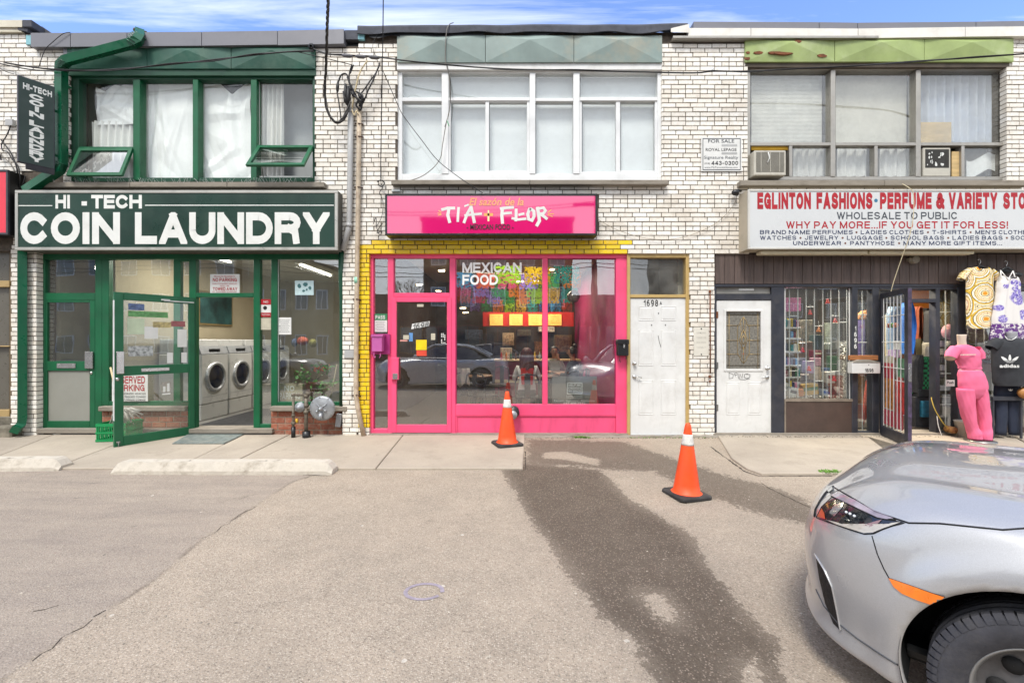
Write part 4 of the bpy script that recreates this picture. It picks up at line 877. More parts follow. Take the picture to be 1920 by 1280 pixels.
for a, b, c_, d_, m in ((780, 800, 637, 656, M('yellow_sticker', '#e8c50f', .5)), (781, 800, 657, 667, M('red_sticker', '#d84a33', .5)), (756, 768, 628, 636, PAPERG), (750, 764, 637, 640, M('pale_red_sticker', '#c98d84', .6)), (767, 774, 624, 640, M('blue_sticker', '#5f8fc4', .5)), (808, 816, 625, 637, PAPERG), (782, 794, 570, 575, PAPERG)): MB().box(X(a, PY), X(b, PY), PY, PY + .001, Z(d_, PY), Z(c_, PY)).build('sticker', m, D2)
mb = MB()
for r in range(7):
 for c_ in range(3):
  if random.random() < .75: mb.box(X(827 + c_ * 3, PY), X(829 + c_ * 3, PY), PY, PY + .001, Z(626.6 + r * 2.8, PY), Z(624.6 + r * 2.8, PY))
mb.build('sticker', PAPER, D2)
s = signboard('notice', 'green headed food inspection pass card in the narrow pink framed pane', 'notice', 700, 726, 588, 622, .095); Y_ = .093
MB().box(X(700, Y_), X(726, Y_), Y_ - .001, Y_ + .001, Z(600, Y_), Z(588, Y_)).build('green_header', M('pass_green', '#2f7a4f', .5), s); ht('PASS', 704, 722, 591, 598, Y_ - .003, LTR, s, .2, .14)
for i in range(6): pt('inspected premises report', 713, 603.5 + i * 3, Y_, 1.5, GREYL, s, 18 - (i % 2) * 4)
lw = thing('window_lettering', 'white MEXICAN FOOD letters on the left restaurant pane', 'lettering', (X(920), .097, Z(535)))
VIN = M('white_vinyl', '#f4f4f2', .5, var=.01); ht('MEXICAN', 867, 978, 492, 511, .094, VIN, lw, .21, .10); ht('FOOD', 867, 934, 515, 534, .094, VIN, lw, .21, .10)
s = signboard('poster', 'grey speckled design service poster at the foot of the right restaurant pane', 'poster', 1035, 1119, 705, 757, .11, M('speckled_grey', '#6d6a64', .6, var=.6, vs=120)); Y_ = .108
mb = MB()
for a, b, c_, d_ in ((1063, 1092, 717, 718.5), (1063, 1092, 737, 738.5), (1063, 1064.5, 717, 738), (1090.5, 1092, 717, 738)): mb.box(X(a, Y_), X(b, Y_), Y_ - .001, Y_, Z(d_, Y_), Z(c_, Y_))
mb.build('logo_frame', LTR, s)
for i, tx in enumerate(('HELP ME', 'DESIGN', 'MY SPACE')): pt(tx, 1077.5, 722 + i * 5.6, Y_, 4, LTR, s, 23, .02)
pt('Lorna Amanda', 1077, 742.5, Y_, 2.8, LTR, s, 30); pt('Interior Design Services', 1077, 746, Y_, 1.6, LTR, s, 30); pt('Kitchens - Bathrooms - Renovations', 1077, 751, Y_, 3.2, LTR, s, 76); pt('647.408.7572', 1077, 756, Y_, 4, LTR, s, 41, .02)
RD = thing_part('door_surround', rest, 'cream painted door surround with a dusty transom pane')
bars('frame', GOLDF, RD, [(1176, 1182, 476, 818), (1286, 1294, 476, 818), (1182, 1286, 476, 483), (1182, 1286, 552, 558)], .03, .16)
pane(RD, 1182, 1286, 483, 552, .09, GLD)
def paneldoor(t, px0, px1, py0, py1, y, m, panels, up=None):
 x0, x1, z0, z1 = X(px0, y), X(px1, y), Z(py1, y), Z(py0, y); MB().cbox(x0, x1, y, y + .045, z0, z1, .003).build('leaf', m, t)
 for a, b, c_, d_ in panels:
  mb = MB(); A = [X(a, y), X(b, y)]; B = [Z(d_, y), Z(c_, y)]; g = .018
  P = [(A[0], B[0]), (A[1], B[0]), (A[1], B[1]), (A[0], B[1])]; ring = lambda k, yy: [(p[0] + (k if p[0] == A[0] else -k), yy, p[1] + (k if p[1] == B[0] else -k)) for p in P]
  r0, r1, r2, r3 = ring(0, y - .0005), ring(.006, y - .007), ring(.014, y - .001), ring(.032, y - .006)
  vs = r0 + r1 + r2 + r3; mb.add(vs, [(k * 4 + i, k * 4 + (i + 1) % 4, k * 4 + 4 + (i + 1) % 4, k * 4 + 4 + i) for k in range(3) for i in range(4)] + [(12, 13, 14, 15)]); mb.build('raised_panel', m, t)
D3 = thing('panel_door', 'white six panel door numbered 1698A beside the pink shopfront', 'door', (X(1234), .05, 0))
P6 = [(1197, 1225, 574, 601), (1239, 1268, 574, 601), (1197, 1225, 618, 686), (1239, 1268, 618, 686), (1197, 1225, 712, 777), (1239, 1268, 712, 777)]
paneldoor(D3, 1182, 1286, 559, 815, .05, WPAINT, P6)
for px in (1197, 1206, 1215, 1224): pass
ht('1698', 1207, 1234, 562, 574, .046, LBLK, D3, .16, .3, name='number'); ht('A', 1237, 1241, 565, 571, .046, LBLK, D3, .2, .1, name='number')
def knob(par, px, py, y, lever=0):
 mb = MB(); c = (X(px, y), y, Z(py, y)); mb.lathe([(.001, -.06), (.018, -.058), (.026, -.045), (.022, -.03), (.012, -.022), (.012, -.008), (.03, -.006), (.032, 0)] if not lever else [(.001, -.02), (.024, -.018), (.03, -.006), (.032, 0)], c, 'y', 16)
 if lever: mb.tube([(c[0], y - .035, c[2]), (c[0] + lever * .05, y - .045, c[2] + .004), (c[0] + lever * .10, y - .045, c[2] - .012)], .008); mb.tube([(c[0], y, c[2]), (c[0], y - .04, c[2])], .009)
 return mb.build('knob' if not lever else 'lever_handle', CHROME, par)
knob(D3, 1189, 681, .05); knob(D3, 1189, 706, .05, 1)
mb = MB()
for px, py in ((1221, 608), (1247, 608), (1234, 586)): mb.box(X(px, .05), X(px + 1.5, .05), .047, .05, Z(py + 2.5, .05), Z(py, .05))
mb.tube([q3(1234, 629, .049), q3(1236, 640, .049), q3(1240, 653, .049)], .0035, 5); mb.build('scratch', LBLK, D3)
mbx = thing('mailbox', 'orchid painted mailbox on the pink frame left of the glass door', 'mailbox', (X(713), 0, Z(662)))
MB().pb(696, 731, 626, 664, .03, .06, .002).build('back_plate', PINKD, mbx)
b = MB(); b.cbox(X(697, -.1), X(716, -.1), -.10, .03, Z(659, -.1), Z(630, -.1), .006); b.prism([(X(695.5, -.1), Z(631, -.1)), (X(717.5, -.1), Z(631, -.1)), (X(719, -.1), Z(627, -.1)), (X(697, -.1), Z(627, -.1))], -.112, .03); b.build('box', MAGB, mbx)
mb = MB(); mb.tube([q3(701, 660, -.06), q3(701, 668, -.08), q3(703, 671, -.08), q3(704, 668, -.08)], .006); mb.tube([q3(713, 660, -.06), q3(713, 668, -.08), q3(711, 671, -.08)], .006); mb.build('newspaper_hook', MAGB, mbx)
mbx = thing('mailbox', 'black mailbox on the pink post beside the white six panel door', 'mailbox', (X(1168), 0, Z(668)))
b = MB(); b.cbox(X(1159, -.08), X(1179, -.08), -.08, .06, Z(667, -.08), Z(640, -.08), .012); b.build('box', BLACK, mbx); b = MB(); b.cbox(X(1158, -.09), X(1180, -.09), -.095, .06, Z(646, -.09), Z(636, -.09), .012); b.build('lid', BLACK, mbx)
MB().pb(1169, 1172, 645, 652, -.092, -.085, .002).build('lock', CHROME, mbx)
mb = MB(); mb.tube([q3(1162, 668, -.05), q3(1162, 676, -.07), q3(1164, 679, -.07)], .005); mb.tube([q3(1174, 668, -.05), q3(1174, 674, -.07)], .005); mb.build('newspaper_hook', BLACK, mbx)
v_ = thing('wall_vent', 'round black and grey vent hood low on the pink kick panel behind the cone', 'vent', (X(966), .08, Z(775)))
c0 = (X(963, 0), .0, Z(772, 0)); mb = MB(); mb.lathe([(.001, -.10), (.07, -.095), (.085, -.06), (.085, .10)], c0, 'y', 20); mb.build('hood', BLACK, v_)
mb = MB(); b0 = len(mb.v); mb.lathe([(.001, -.015), (.06, -.012), (.065, 0)], (c0[0] - .01, -.105, c0[2] - .03), 'y', 20); mb.build('flap', GALV, v_)
# signs
def lightbox(name, label, px0, px1, py0, py1, yf, yb, rim, rimw, face, case):
 t = thing(name, label, 'sign', (X((px0 + px1) / 2, yf), 0, Z(py1, yf)))
 x0, x1, z0, z1 = X(px0, yf), X(px1, yf), Z(py1, yf), Z(py0, yf); r = rimw * (yf - CAMY) / FPX
 MB().box(x0 + .003, x1 - .003, yf + .02, yb, z0 + .003, z1 - .003).build('cabinet', case, t)
 for a, b, c_, d_ in ((x0, x1, z1 - r, z1), (x0, x1, z0, z0 + r), (x0, x0 + r, z0 + r, z1 - r), (x1 - r, x1, z0 + r, z1 - r)): MB().cbox(a, b, yf - .004, yf + .03, c_, d_, .004).build('rim', rim, t)
 MB().box(x0 + r, x1 - r, yf + .006, yf + .012, z0 + r, z1 - r).build('face', face, t); return t
SGN = M('sign_green_face', '#0c3024', .3, var=.2, vs=1.5, dirt=.4, dirtc='#2c4534', ds=2)
ls = lightbox('shop_sign', 'wide dark green COIN LAUNDRY sign box with white letters in a silver frame', 28, 633, 356.5, 469, -.20, .0, M('silver_rim', '#b5b3ab', .35, metal=.5, var=.1, dirt=.3), 5.5, SGN, M('sign_casing', '#57564f', .6, var=.1, dirt=.3))
Y_ = -.1945
ht('HI', 104, 131, 365.5, 391, Y_, LTR, ls, .25, .12); ht('TECH', 171, 266, 365.5, 391, Y_, LTR, ls, .25, .07)
mb = MB(); mb.box(X(153, Y_), X(163, Y_), Y_ - .0005, Y_ + .0005, Z(385.5, Y_), Z(377.5, Y_)); mb.box(X(34, Y_), X(98, Y_), Y_ - .0005, Y_ + .0005, Z(386.5, Y_), Z(384.8, Y_)); mb.box(X(272, Y_), X(626, Y_), Y_ - .0005, Y_ + .0005, Z(385.8, Y_), Z(384, Y_)); mb.build('rule', LTR, ls)
ht('COIN', 38, 225, 398, 457.5, Y_, LTR, ls, .255, .10); ht('LAUNDRY', 253, 618, 398, 457.5, Y_, LTR, ls, .255, .075)
yf, yb = -.52, -.154; xb = X(33, yf); xa = X(25, yf); zt, zb = Z(140, yf), Z(303, yf); BS = M('blade_green', '#0d2a21', .4, var=.15, vs=2, dirt=.25, dirtc='#1f3a30')
bl = thing('blade_sign', 'dark green blade sign jutting from the bricks above the wide laundry sign', 'sign', (xb, yf, zb)); bl.rotation_euler = (0, 0, R(-35))
MB().cbox(xa, xb, yf, yb, zb, zt, .006).build('cabinet', DFRAME, bl); MB().box(xb, xb + .004, yf + .012, yb - .012, zb + .012, zt - .012).build('face', BS, bl)
for z_ in (zt - .3, zb + .25): mb = MB(); mb.tube([(xa + .02, yb - .10, z_), (xa + .02 - .19, yb - .10 + .27, z_)], .02, 6); mb.build('bracket', STEEL, bl)
MB().prism([(xa + .0, zb), (xb, zb), (xb - .02, zb - .07), (xa + .02, zb - .07)], yf + .08, yb).build('drip_tray', DFRAME, bl)
def side(a, b, c_): return (xb + .0045 - b, a, c_)
def blade(s_, y0, y1, z0, z1, wt): mb = MB(); heavy(mb, s_, y0, y1, z0, z1, 0, wt, .12, xf=side); mb.build('lettering', LTR, bl)
blade('HI-TECH', yf + .05, yb - .03, zt - .17, zt - .085, .26)
zc_ = zt - .20; per = (zt - .20 - zb - .035) / 11.6
for ch in 'COIN LAUNDRY':
 if ch == ' ': zc_ -= per * .5; continue
 y0, y1 = (yf + .11, yf + .255) if ch != 'I' else (yf + .165, yf + .205)
 blade(ch, y0, y1, zc_ - per + .008, zc_, .28); zc_ -= per
PSG = M('pink_sign_face', '#d8186c', .06, var=.03, vs=2, coat=1); PSG.node_tree.nodes['Principled BSDF'].inputs['Coat IOR'].default_value = 2.0
ps = lightbox('shop_sign', 'long glossy pink restaurant sign box with white brush lettering in a black frame', 722, 1120, 363, 441, -.26, .0, BLKP, 3.6, PSG, BLKP); Y_ = -.2555
def pxs(mb, strokes, t, m_y=Y_): # strokes in sign crop coordinates (0..1920 by 0..468 over photo 720..1130 by 350..450)
 for i, s_ in enumerate(strokes):
  P = [(X(720 + a * 410 / 1920, m_y), Z(350 + b * 100 / 468, m_y)) for a, b in s_[1]]
  for q in ribbon(P, t * s_[0], False): mb.add([(p.x, m_y - .0002 * (i + 1), p.y) for p in q], [[0, 1, 2, 3]])
BRU = [(1, [(515, 200), (560, 188), (612, 188)]), (1.1, [(570, 195), (560, 250), (575, 305)]), (.9, [(655, 190), (650, 250), (648, 298)]), (1, [(762, 182), (730, 240), (705, 308)]), (1.1, [(765, 182), (778, 240), (792, 306)]), (.8, [(715, 252), (770, 245), (850, 238)]), (.6, [(712, 170), (738, 160)]),
  (1, [(1030, 192), (1080, 185), (1128, 182)]), (1.1, [(1040, 195), (1034, 250), (1040, 312)]), (.9, [(1036, 238), (1075, 232), (1112, 230)]), (1, [(1160, 205), (1160, 250), (1158, 292)]), (.9, [(1130, 278), (1180, 288), (1240, 282)]), (.8, [(1190, 246), (1222, 238)]), (1.05, [(1276, 200), (1262, 240), (1270, 285), (1300, 296), (1318, 260), (1316, 215), (1292, 198)]), (1.15, [(1350, 192), (1358, 250), (1365, 300), (1345, 335)]), (.95, [(1345, 195), (1400, 185), (1418, 210), (1400, 235), (1365, 240)]), (1, [(1370, 240), (1400, 258), (1425, 278)])]
mb = MB(); pxs(mb, BRU[:7], .040); mb.build('brush_lettering', LTR, ps); mb = MB(); pxs(mb, BRU[7:], .040); mb.build('brush_lettering', LTR, ps)
mb = MB()
for (a, b), (c_, d_) in (((475, 232), (498, 238)), ((478, 250), (500, 245)), ((482, 210), (500, 225)), ((1440, 225), (1465, 205)), ((1445, 238), (1488, 240)), ((1440, 248), (1478, 262))): pxs(mb, [(1, [(a, b), (c_, d_)])], .012)
pxs(mb, [(2, [(890, 245), (945, 245)])], .02)
mb.build('ornament', M('gold_ornament', '#eaa35a', .4), ps)
mb = MB(); pxs(mb, [(1, [(917, 240), (917, 295)]), (.7, [(917, 212), (917, 228)])], .026); mb.build('ornament', M('pale_ornament', '#f3e3a6', .4), ps)
TOR = M('orange_script', '#ffa070', .4)
ptext('lettering', 'El sazón de la', X(930, Y_), Z(379, Y_), Y_ - .004, .15, TOR, ps, .78, .018, shear=.25)
pt('- MEXICAN FOOD -', 919, 426, Y_ - .004, 9.5, LBLK, ps, 88, .02)
vs_ = lightbox('shop_sign', 'wide white store sign box with red headline and navy small print', 1403, 2156, 355, 467, -.28, .0, M('white_rim', '#c9c7c0', .4, var=.06, dirt=.25), 3.5, M('white_sign_face', '#c6c8c8', .3, var=.03, vs=2, dirt=.1, dirtc='#b3b1a6', ds=2), M('cream_casing', '#b5ab98', .6, var=.08, dirt=.3)); Y_ = -.2755
for wd_, a, b in (('EGLINTON', 1420, 1520.5), ('FASHIONS', 1531, 1636), ('PERFUME', 1650, 1747), ('&', 1755, 1771), ('VARIETY', 1779, 1870), ('STORE', 1881, 1952)): ht(wd_, a, b, 361, 392, Y_, LRED, vs_, .27, .12, squeeze=.8)
MB().lathe([(.001, 0), (.026, 0)], (X(1642.5, Y_), Y_, Z(376, Y_)), 'y', 16).build('bullet', M('teal_dot', '#2d6c8c', .5), vs_)
ht('WHOLESALE TO PUBLIC', 1569, 1795, 397.5, 411, Y_, GREYL, vs_, .17, .19); ht('WHY PAY MORE...IF YOU GET IT FOR LESS!', 1474, 1890, 415, 428.5, Y_, LRED, vs_, .18, .2)
for tx, a, b, py in (('BRAND NAME PERFUMES', 1425, 1599, 435.5), ('LADIES CLOTHES', 1614, 1732, 435.5), ('T-SHIRTS', 1748, 1812, 435.5), ("MEN'S CLOTHES", 1829, 1934, 435.5), ('WATCHES', 1425, 1493, 446), ('JEWELRY', 1509, 1572, 446), ('LUGGAGE', 1588, 1655, 446), ('SCHOOL BAGS', 1670, 1770, 446), ('LADIES BAGS', 1786, 1880, 446), ('SOCKS', 1895, 1940, 446), ('UNDERWEAR', 1487, 1577, 456), ('PANTYHOSE', 1594, 1677, 456), ('MANY MORE GIFT ITEMS...', 1694, 1879, 456)):
 ht(tx, a, b, py - 4, py + 3.6, Y_, LNAVY, vs_, .17, .22)
mb = MB()
for px, py in ((1606, 435.5), (1740, 435.5), (1820, 435.5), (1501, 446), (1580, 446), (1662, 446), (1778, 446), (1888, 446), (1585, 456), (1686, 456)): mb.lathe([(.001, 0), (.015, 0)], (X(px, Y_), Y_, Z(py, Y_)), 'y', 10)
mb.build('bullet', M('brown_dot', '#6c4436', .5), vs_)
tb = thing('tube_light', 'long unlit tube lights hanging under the white store sign', 'light', (X(1620), -.15, Z(472)))
for a, b in ((1427, 1628), (1631, 1828)): MB().cbox(X(a, -.2), X(b, -.2), -.2, -.06, Z(476, -.2), Z(469.5, -.2), .01).build('tube_housing', M('ivory_tube', '#d5cdb2', .5, var=.05), tb)
s = signboard('realty_sign', 'white for sale board screwed to the bricks between the upper windows', 'sign', 1315, 1391, 257.5, 321, -.02, PAPER, t=.014); Y_ = -.0215
mb = MB()
for a, b, c_, d_ in ((1317.5, 1388.5, 259.5, 260.6), (1317.5, 1388.5, 317.8, 319), (1317.5, 1318.6, 260, 318.5), (1387.5, 1388.6, 260, 318.5)): mb.box(X(a, Y_), X(b, Y_), Y_ - .0008, Y_ + .0005, Z(d_, Y_), Z(c_, Y_))
mb.build('border', GREYL, s)
pt('FOR SALE', 1352, 265, Y_, 6.2, GREYL, s, 49, .012); pt('ROYAL LEPAGE', 1352, 281, Y_, 5.4, LBLK, s, 58, .01); pt('Signature Realty', 1352, 295.5, Y_, 5.6, GREYL, s, 64, .004); ht('443-0300', 1334, 1384, 302, 309.5, Y_, LBLK, s, .19, .17); pt('(416)', 1326, 306.5, Y_, 3.4, LBLK, s, 10); pt('www.MyTorontoHome.com', 1352, 314, Y_, 3.4, GREYL, s, 62, .0)
MB().box(X(1353, Y_), X(1382, Y_), Y_ - .0006, Y_, Z(274.5, Y_), Z(270.5, Y_)).box(X(1353, Y_), X(1382, Y_), Y_ - .0006, Y_, Z(289.5, Y_), Z(285.5, Y_)).build('grey_bar', M('pale_grey_ink', '#a7a7a5', .6), s)
rs_ = lightbox('shop_sign', 'plain red sign box at the far left cut off by the frame', -420, 15, 318, 440, -.22, .0, DFRAME, 4, M('coral_red_face', '#d8384a', .35, var=.04), BLACK)
NF = thing_part('shopfront', neigh, 'bronze framed shopfront with dim glass'); BRZ = M('bronze_frame', '#6b5c45', .5, var=.12, dirt=.3); BRL = M('light_bronze', '#a58c5e', .5, var=.12)
bars('frame', BRZ, NF, [(-330, 22, 441, 457), (17, 22, 457, 800)], .08, .2); bars('rail', BRL, NF, [(-330, 17, 526, 538), (-330, 17, 768, 781), (-330, 17, 648, 650)], .06, .18)
for i, (c_, d_) in enumerate(((457, 526), (538, 648), (650, 768))): MB().box(X(-330, .12), X(17, .12), .12, .126, Z(d_, .12), Z(c_, .12)).build('pane', M('grey_film_pane', '#5d5950', .3, var=.06), NF)
MB().pb(-330, 21, 781, 818, .03, .3, .01).build('plinth', M('stone_block', '#7a7466', .9, var=.25, vs=8, dirt=.6, bump=.6), NF)
MB().pb(-200, 20, 800, 822, -.16, .02, .02).build('stone_step', M('stone_block', '#7a7466'), NF)
# variety store front
VF = thing_part('shopfront', vari, 'dark framed store front under brown vertical boards')
nb = 38; pxs_ = [1341 + i * 18.2 for i in range(nb)]
for i, a in enumerate(pxs_): MB().pb(a + .35, a + 17.9, 476, 532, .03 + random.uniform(-.002, .002), .06, .003).build('board', BWOOD, VF)
MB().pb(1340, 2100, 474, 538, .062, .2).build('header', BPANEL, VF)
bars('frame', DFRAME, VF, [(1340, 2100, 531, 538), (1337, 1343, 538, 815), (1447, 1471, 538, 818), (1598, 1609, 538, 818), (1636, 1649, 538, 818), (1755, 1763, 538, 818), (1796, 1811, 538, 818), (1609, 1636, 538, 543), (1763, 1796, 538, 543)], .04, .16, .006)
bars('rail', DFRAME, VF, [(1343, 1447, 551, 562), (1649, 1755, 560, 567), (1649, 1755, 538, 542), (1811, 2100, 538, 545), (1609, 1636, 809, 818), (1763, 1796, 809, 818)], .045, .15)
MB().pb(1343, 1447, 538, 551, .09, .11).build('transom_panel', M('grey_film', '#8a8780', .5), VF); MB().pb(1385, 1414, 540, 545, .08, .092).build('tape_strip', PAPER, VF)
MB().pb(1471, 1599, 753, 818, .05, .1, .008).build('plinth_panel', BPANEL, VF); bars('panel_trim', M('worn_trim', '#7a6f63', .6, var=.2), VF, [(1471, 1599, 748, 753), (1471, 1474, 753, 818)], .04, .07, .002)
pane(VF, 1471, 1597, 540, 748, .10, GL); pane(VF, 1609, 1636, 543, 809, .10, GL); pane(VF, 1763, 1796, 543, 809, .10, GL); pane(VF, 1649, 1755, 542, 560, .10, GLD); pane(VF, 1811, 2100, 545, 800, .10, GL)
MB().pb(1811, 2100, 800, 818, .05, .16).build('plinth_panel', BPANEL, VF)
MB().pb(1337, 2100, 812, 819, -.0, .35, .006).build('threshold', STONE, VF)
bars('white_trim', WPAINT, VF, [(1593, 1597, 540, 748), (1471, 1473, 540, 748)], .085, .098, .001)
def grille(px, py0, py1, y, links, m=WPAINT, r=.008):
 for a in px: mb = MB(); mb.tube([q3(a, py0, y), q3(a, py1, y)], r, 6, smooth=False); mb.build('security_bar', m, VF)
 for a, b, py in links: mb = MB(); mb.tube([q3(a, py, y), q3(b, py, y)], r * .8, 6, smooth=False); mb.build('security_bar', m, VF)
bx = [1480, 1496, 1511.5, 1527, 1543, 1558, 1573.5, 1588]
grille(bx, 542, 746, .15, [(1480, 1496, 592), (1496, 1511, 643), (1511.5, 1527, 575), (1527, 1543, 611), (1543, 1558, 644), (1558, 1573, 592), (1573, 1588, 604), (1480, 1496, 695), (1511.5, 1527, 677), (1558, 1573, 696), (1573, 1588, 644), (1527, 1543, 714)])
grille([1617, 1630], 545, 806, .15, [(1609, 1636, 590), (1609, 1636, 642), (1609, 1636, 700)]); grille([1773, 1787], 545, 806, .15, [(1763, 1796, 585), (1763, 1796, 700), (1763, 1796, 758)])
grille([1815, 1830, 1846, 1861, 1877, 1892, 1908, 1924, 1940], 548, 798, .15, [(1815, 1846, 645), (1861, 1892, 645), (1815, 1830, 740), (1877, 1908, 700)])
num = thing('house_number', 'white vertical 1696 digits on the dark post by the barred window', 'number', (X(1604), .03, Z(665)))
for i, ch in enumerate('1696'): ht(ch, 1601.5 if ch != '1' else 1603, 1606.5 if ch != '1' else 1605.5, 611 + i * 11.2, 620 + i * 11.2, .037, LTR, num, .22, .1, name='digit')
D4 = thing('panel_door', 'white door with an oval leaded glass light and graffiti scrawl', 'door', (X(1394), .05, 0))
y = .06; x0, x1 = X(1344, y), X(1446, y)
for a, b, c_, d_ in ((1344, 1361, 563, 812), (1428, 1446, 563, 812), (1361, 1428, 563, 583), (1361, 1428, 692, 812)): MB().cbox(X(a, y), X(b, y), y, y + .045, Z(d_, y), Z(c_, y), .002).build('leaf', WPAINT, D4)
bars('glass_trim', WPAINT, D4, [(1357.5, 1362, 580, 696), (1427, 1431.5, 580, 696), (1362, 1427, 580, 584), (1362, 1427, 691.5, 696)], y - .012, y + .02, .005)
for a, b in ((1362, 1387), (1402, 1427)):
 yy = y; mb = MB(); A = [X(a, y), X(b, y)]; B = [Z(777, y), Z(716, y)]; P = [(A[0], B[0]), (A[1], B[0]), (A[1], B[1]), (A[0], B[1])]
 ring = lambda k, yq: [(p[0] + (k if p[0] == A[0] else -k), yq, p[1] + (k if p[1] == B[0] else -k)) for p in P]
 mb.add(ring(0, y - .0005) + ring(.006, y - .007) + ring(.014, y - .001) + ring(.03, y - .006), [(k * 4 + i, k * 4 + (i + 1) % 4, k * 4 + 4 + (i + 1) % 4, k * 4 + 4 + i) for k in range(3) for i in range(4)] + [(12, 13, 14, 15)]); mb.build('raised_panel', WPAINT, D4)
LG = M('pebbled_glass', '#77746c', .22, var=.3, vs=35, bump=.6, bs=50); lgp = MB().box(X(1361, y), X(1428, y), y + .02, y + .026, Z(692, y), Z(583, y)).build('leaded_pane', LG, D4)
CAME = M('brass_came', '#a98f5e', .4, metal=.5); mb = MB(); yl = y + .016
def LN(pts, r=.0035): mb.tube([q3(a, b, yl) for a, b in pts], r, 5)
for px in (1367, 1421): LN([(px, 584), (px, 691)])
for py in (590, 610, 638, 664, 685): LN([(1362, py), (1385 if 600 < py < 680 else 1427, py)]); LN([(1402 if 600 < py < 680 else 1362, py), (1427, py)])
def oval(k): return [(1394 + k * 11 * s_, py) for s_, py in ((0, 594), (.5, 602), (.6, 607), (1, 612), (1, 640), (1, 664), (.6, 669), (.5, 674), (0, 681))]
LN(oval(1)); LN(oval(-1)); LN([(1394, 594), (1394, 625)]); LN([(1394, 650), (1394, 681)])
for k in (-1, 1): LN([(1394, 618), (1394 + 8 * k, 637), (1394, 656)]); LN([(1394, 628), (1394 + 4 * k, 637), (1394, 646)]); LN([(1394 + 5 * k, 606), (1394 + 3 * k, 640), (1394 + 5 * k, 670)], .0025)
mb.build('came', CAME, D4)
MB().lathe([(.001, 0), (.012, 0)], q3(1394, 663, y + .015), 'y', 8).build('red_jewel', M('red_jewel', '#a23a34', .2), D4)
knob(D4, 1438, 690, y); knob(D4, 1438, 707, y, -1)
for py in (590, 685, 764): MB().pb(1343, 1347, py - 6, py + 6, y - .008, y + .01, .002).build('hinge', RUST if py == 590 else STEEL, D4)
mb = MB()
GR = [[(0, 1), (0, .1), (.18, .2), (.2, .7), (0, .95)], [(.26, .85), (.3, .4)], [(.26, .85), (.38, .95)], [(.28, .62), (.38, .66)], [(.42, .9), (.45, .1)], [(.5, .1), (.52, .8), (.62, .15), (.66, .85)], [(.9, .8), (.75, .75), (.72, .3), (.85, .12), (1, .35), (1, .7), (.8, .75)], [(.5, .0), (.75, -.05), (.98, .1)]]
for i, s_ in enumerate(GR):
 for q in ribbon([(X(1367 + 39 * a, y), Z(711 - 13 * b, y)) for a, b in s_], .006, False): mb.add([(p.x, y - .0012 - .0002 * i, p.y) for p in q], [[0, 1, 2, 3]])
mb.build('graffiti', LBLK, D4)
mbx = thing('mailbox', 'wide white metal mailbox numbered 1696 under a scrap of wood', 'mailbox', (X(1624), 0, Z(700)))
b = MB(); b.cbox(X(1598, -.06), X(1651, -.06), -.06, .04, Z(700, -.06), Z(679, -.06), .006); b.build('box', WPAINT, mbx)
b = MB(); b.prism([(X(1598, -.06), Z(679, -.06)), (X(1651, -.06), Z(679, -.06)), (X(1630, -.06), Z(674, -.06)), (X(1610, -.06), Z(674, -.06))], -.07, .03); b.build('lid', M('dull_lid', '#8f8a80', .5), mbx)
MB().pb(1595, 1647, 666, 675, -.02, .04, .004).build('wood_block', M('orange_wood', '#9b6236', .7, var=.25, stretch=(1, 6, 6)), mbx); ht('1696', 1622, 1638, 690.5, 697.5, -.062, LBLK, mbx, .18, .14, name='number')
MB().lathe([(.001, -.004), (.008, 0)], q3(1629, 684, -.0605), 'y', 8).build('lock', LBLK, mbx)
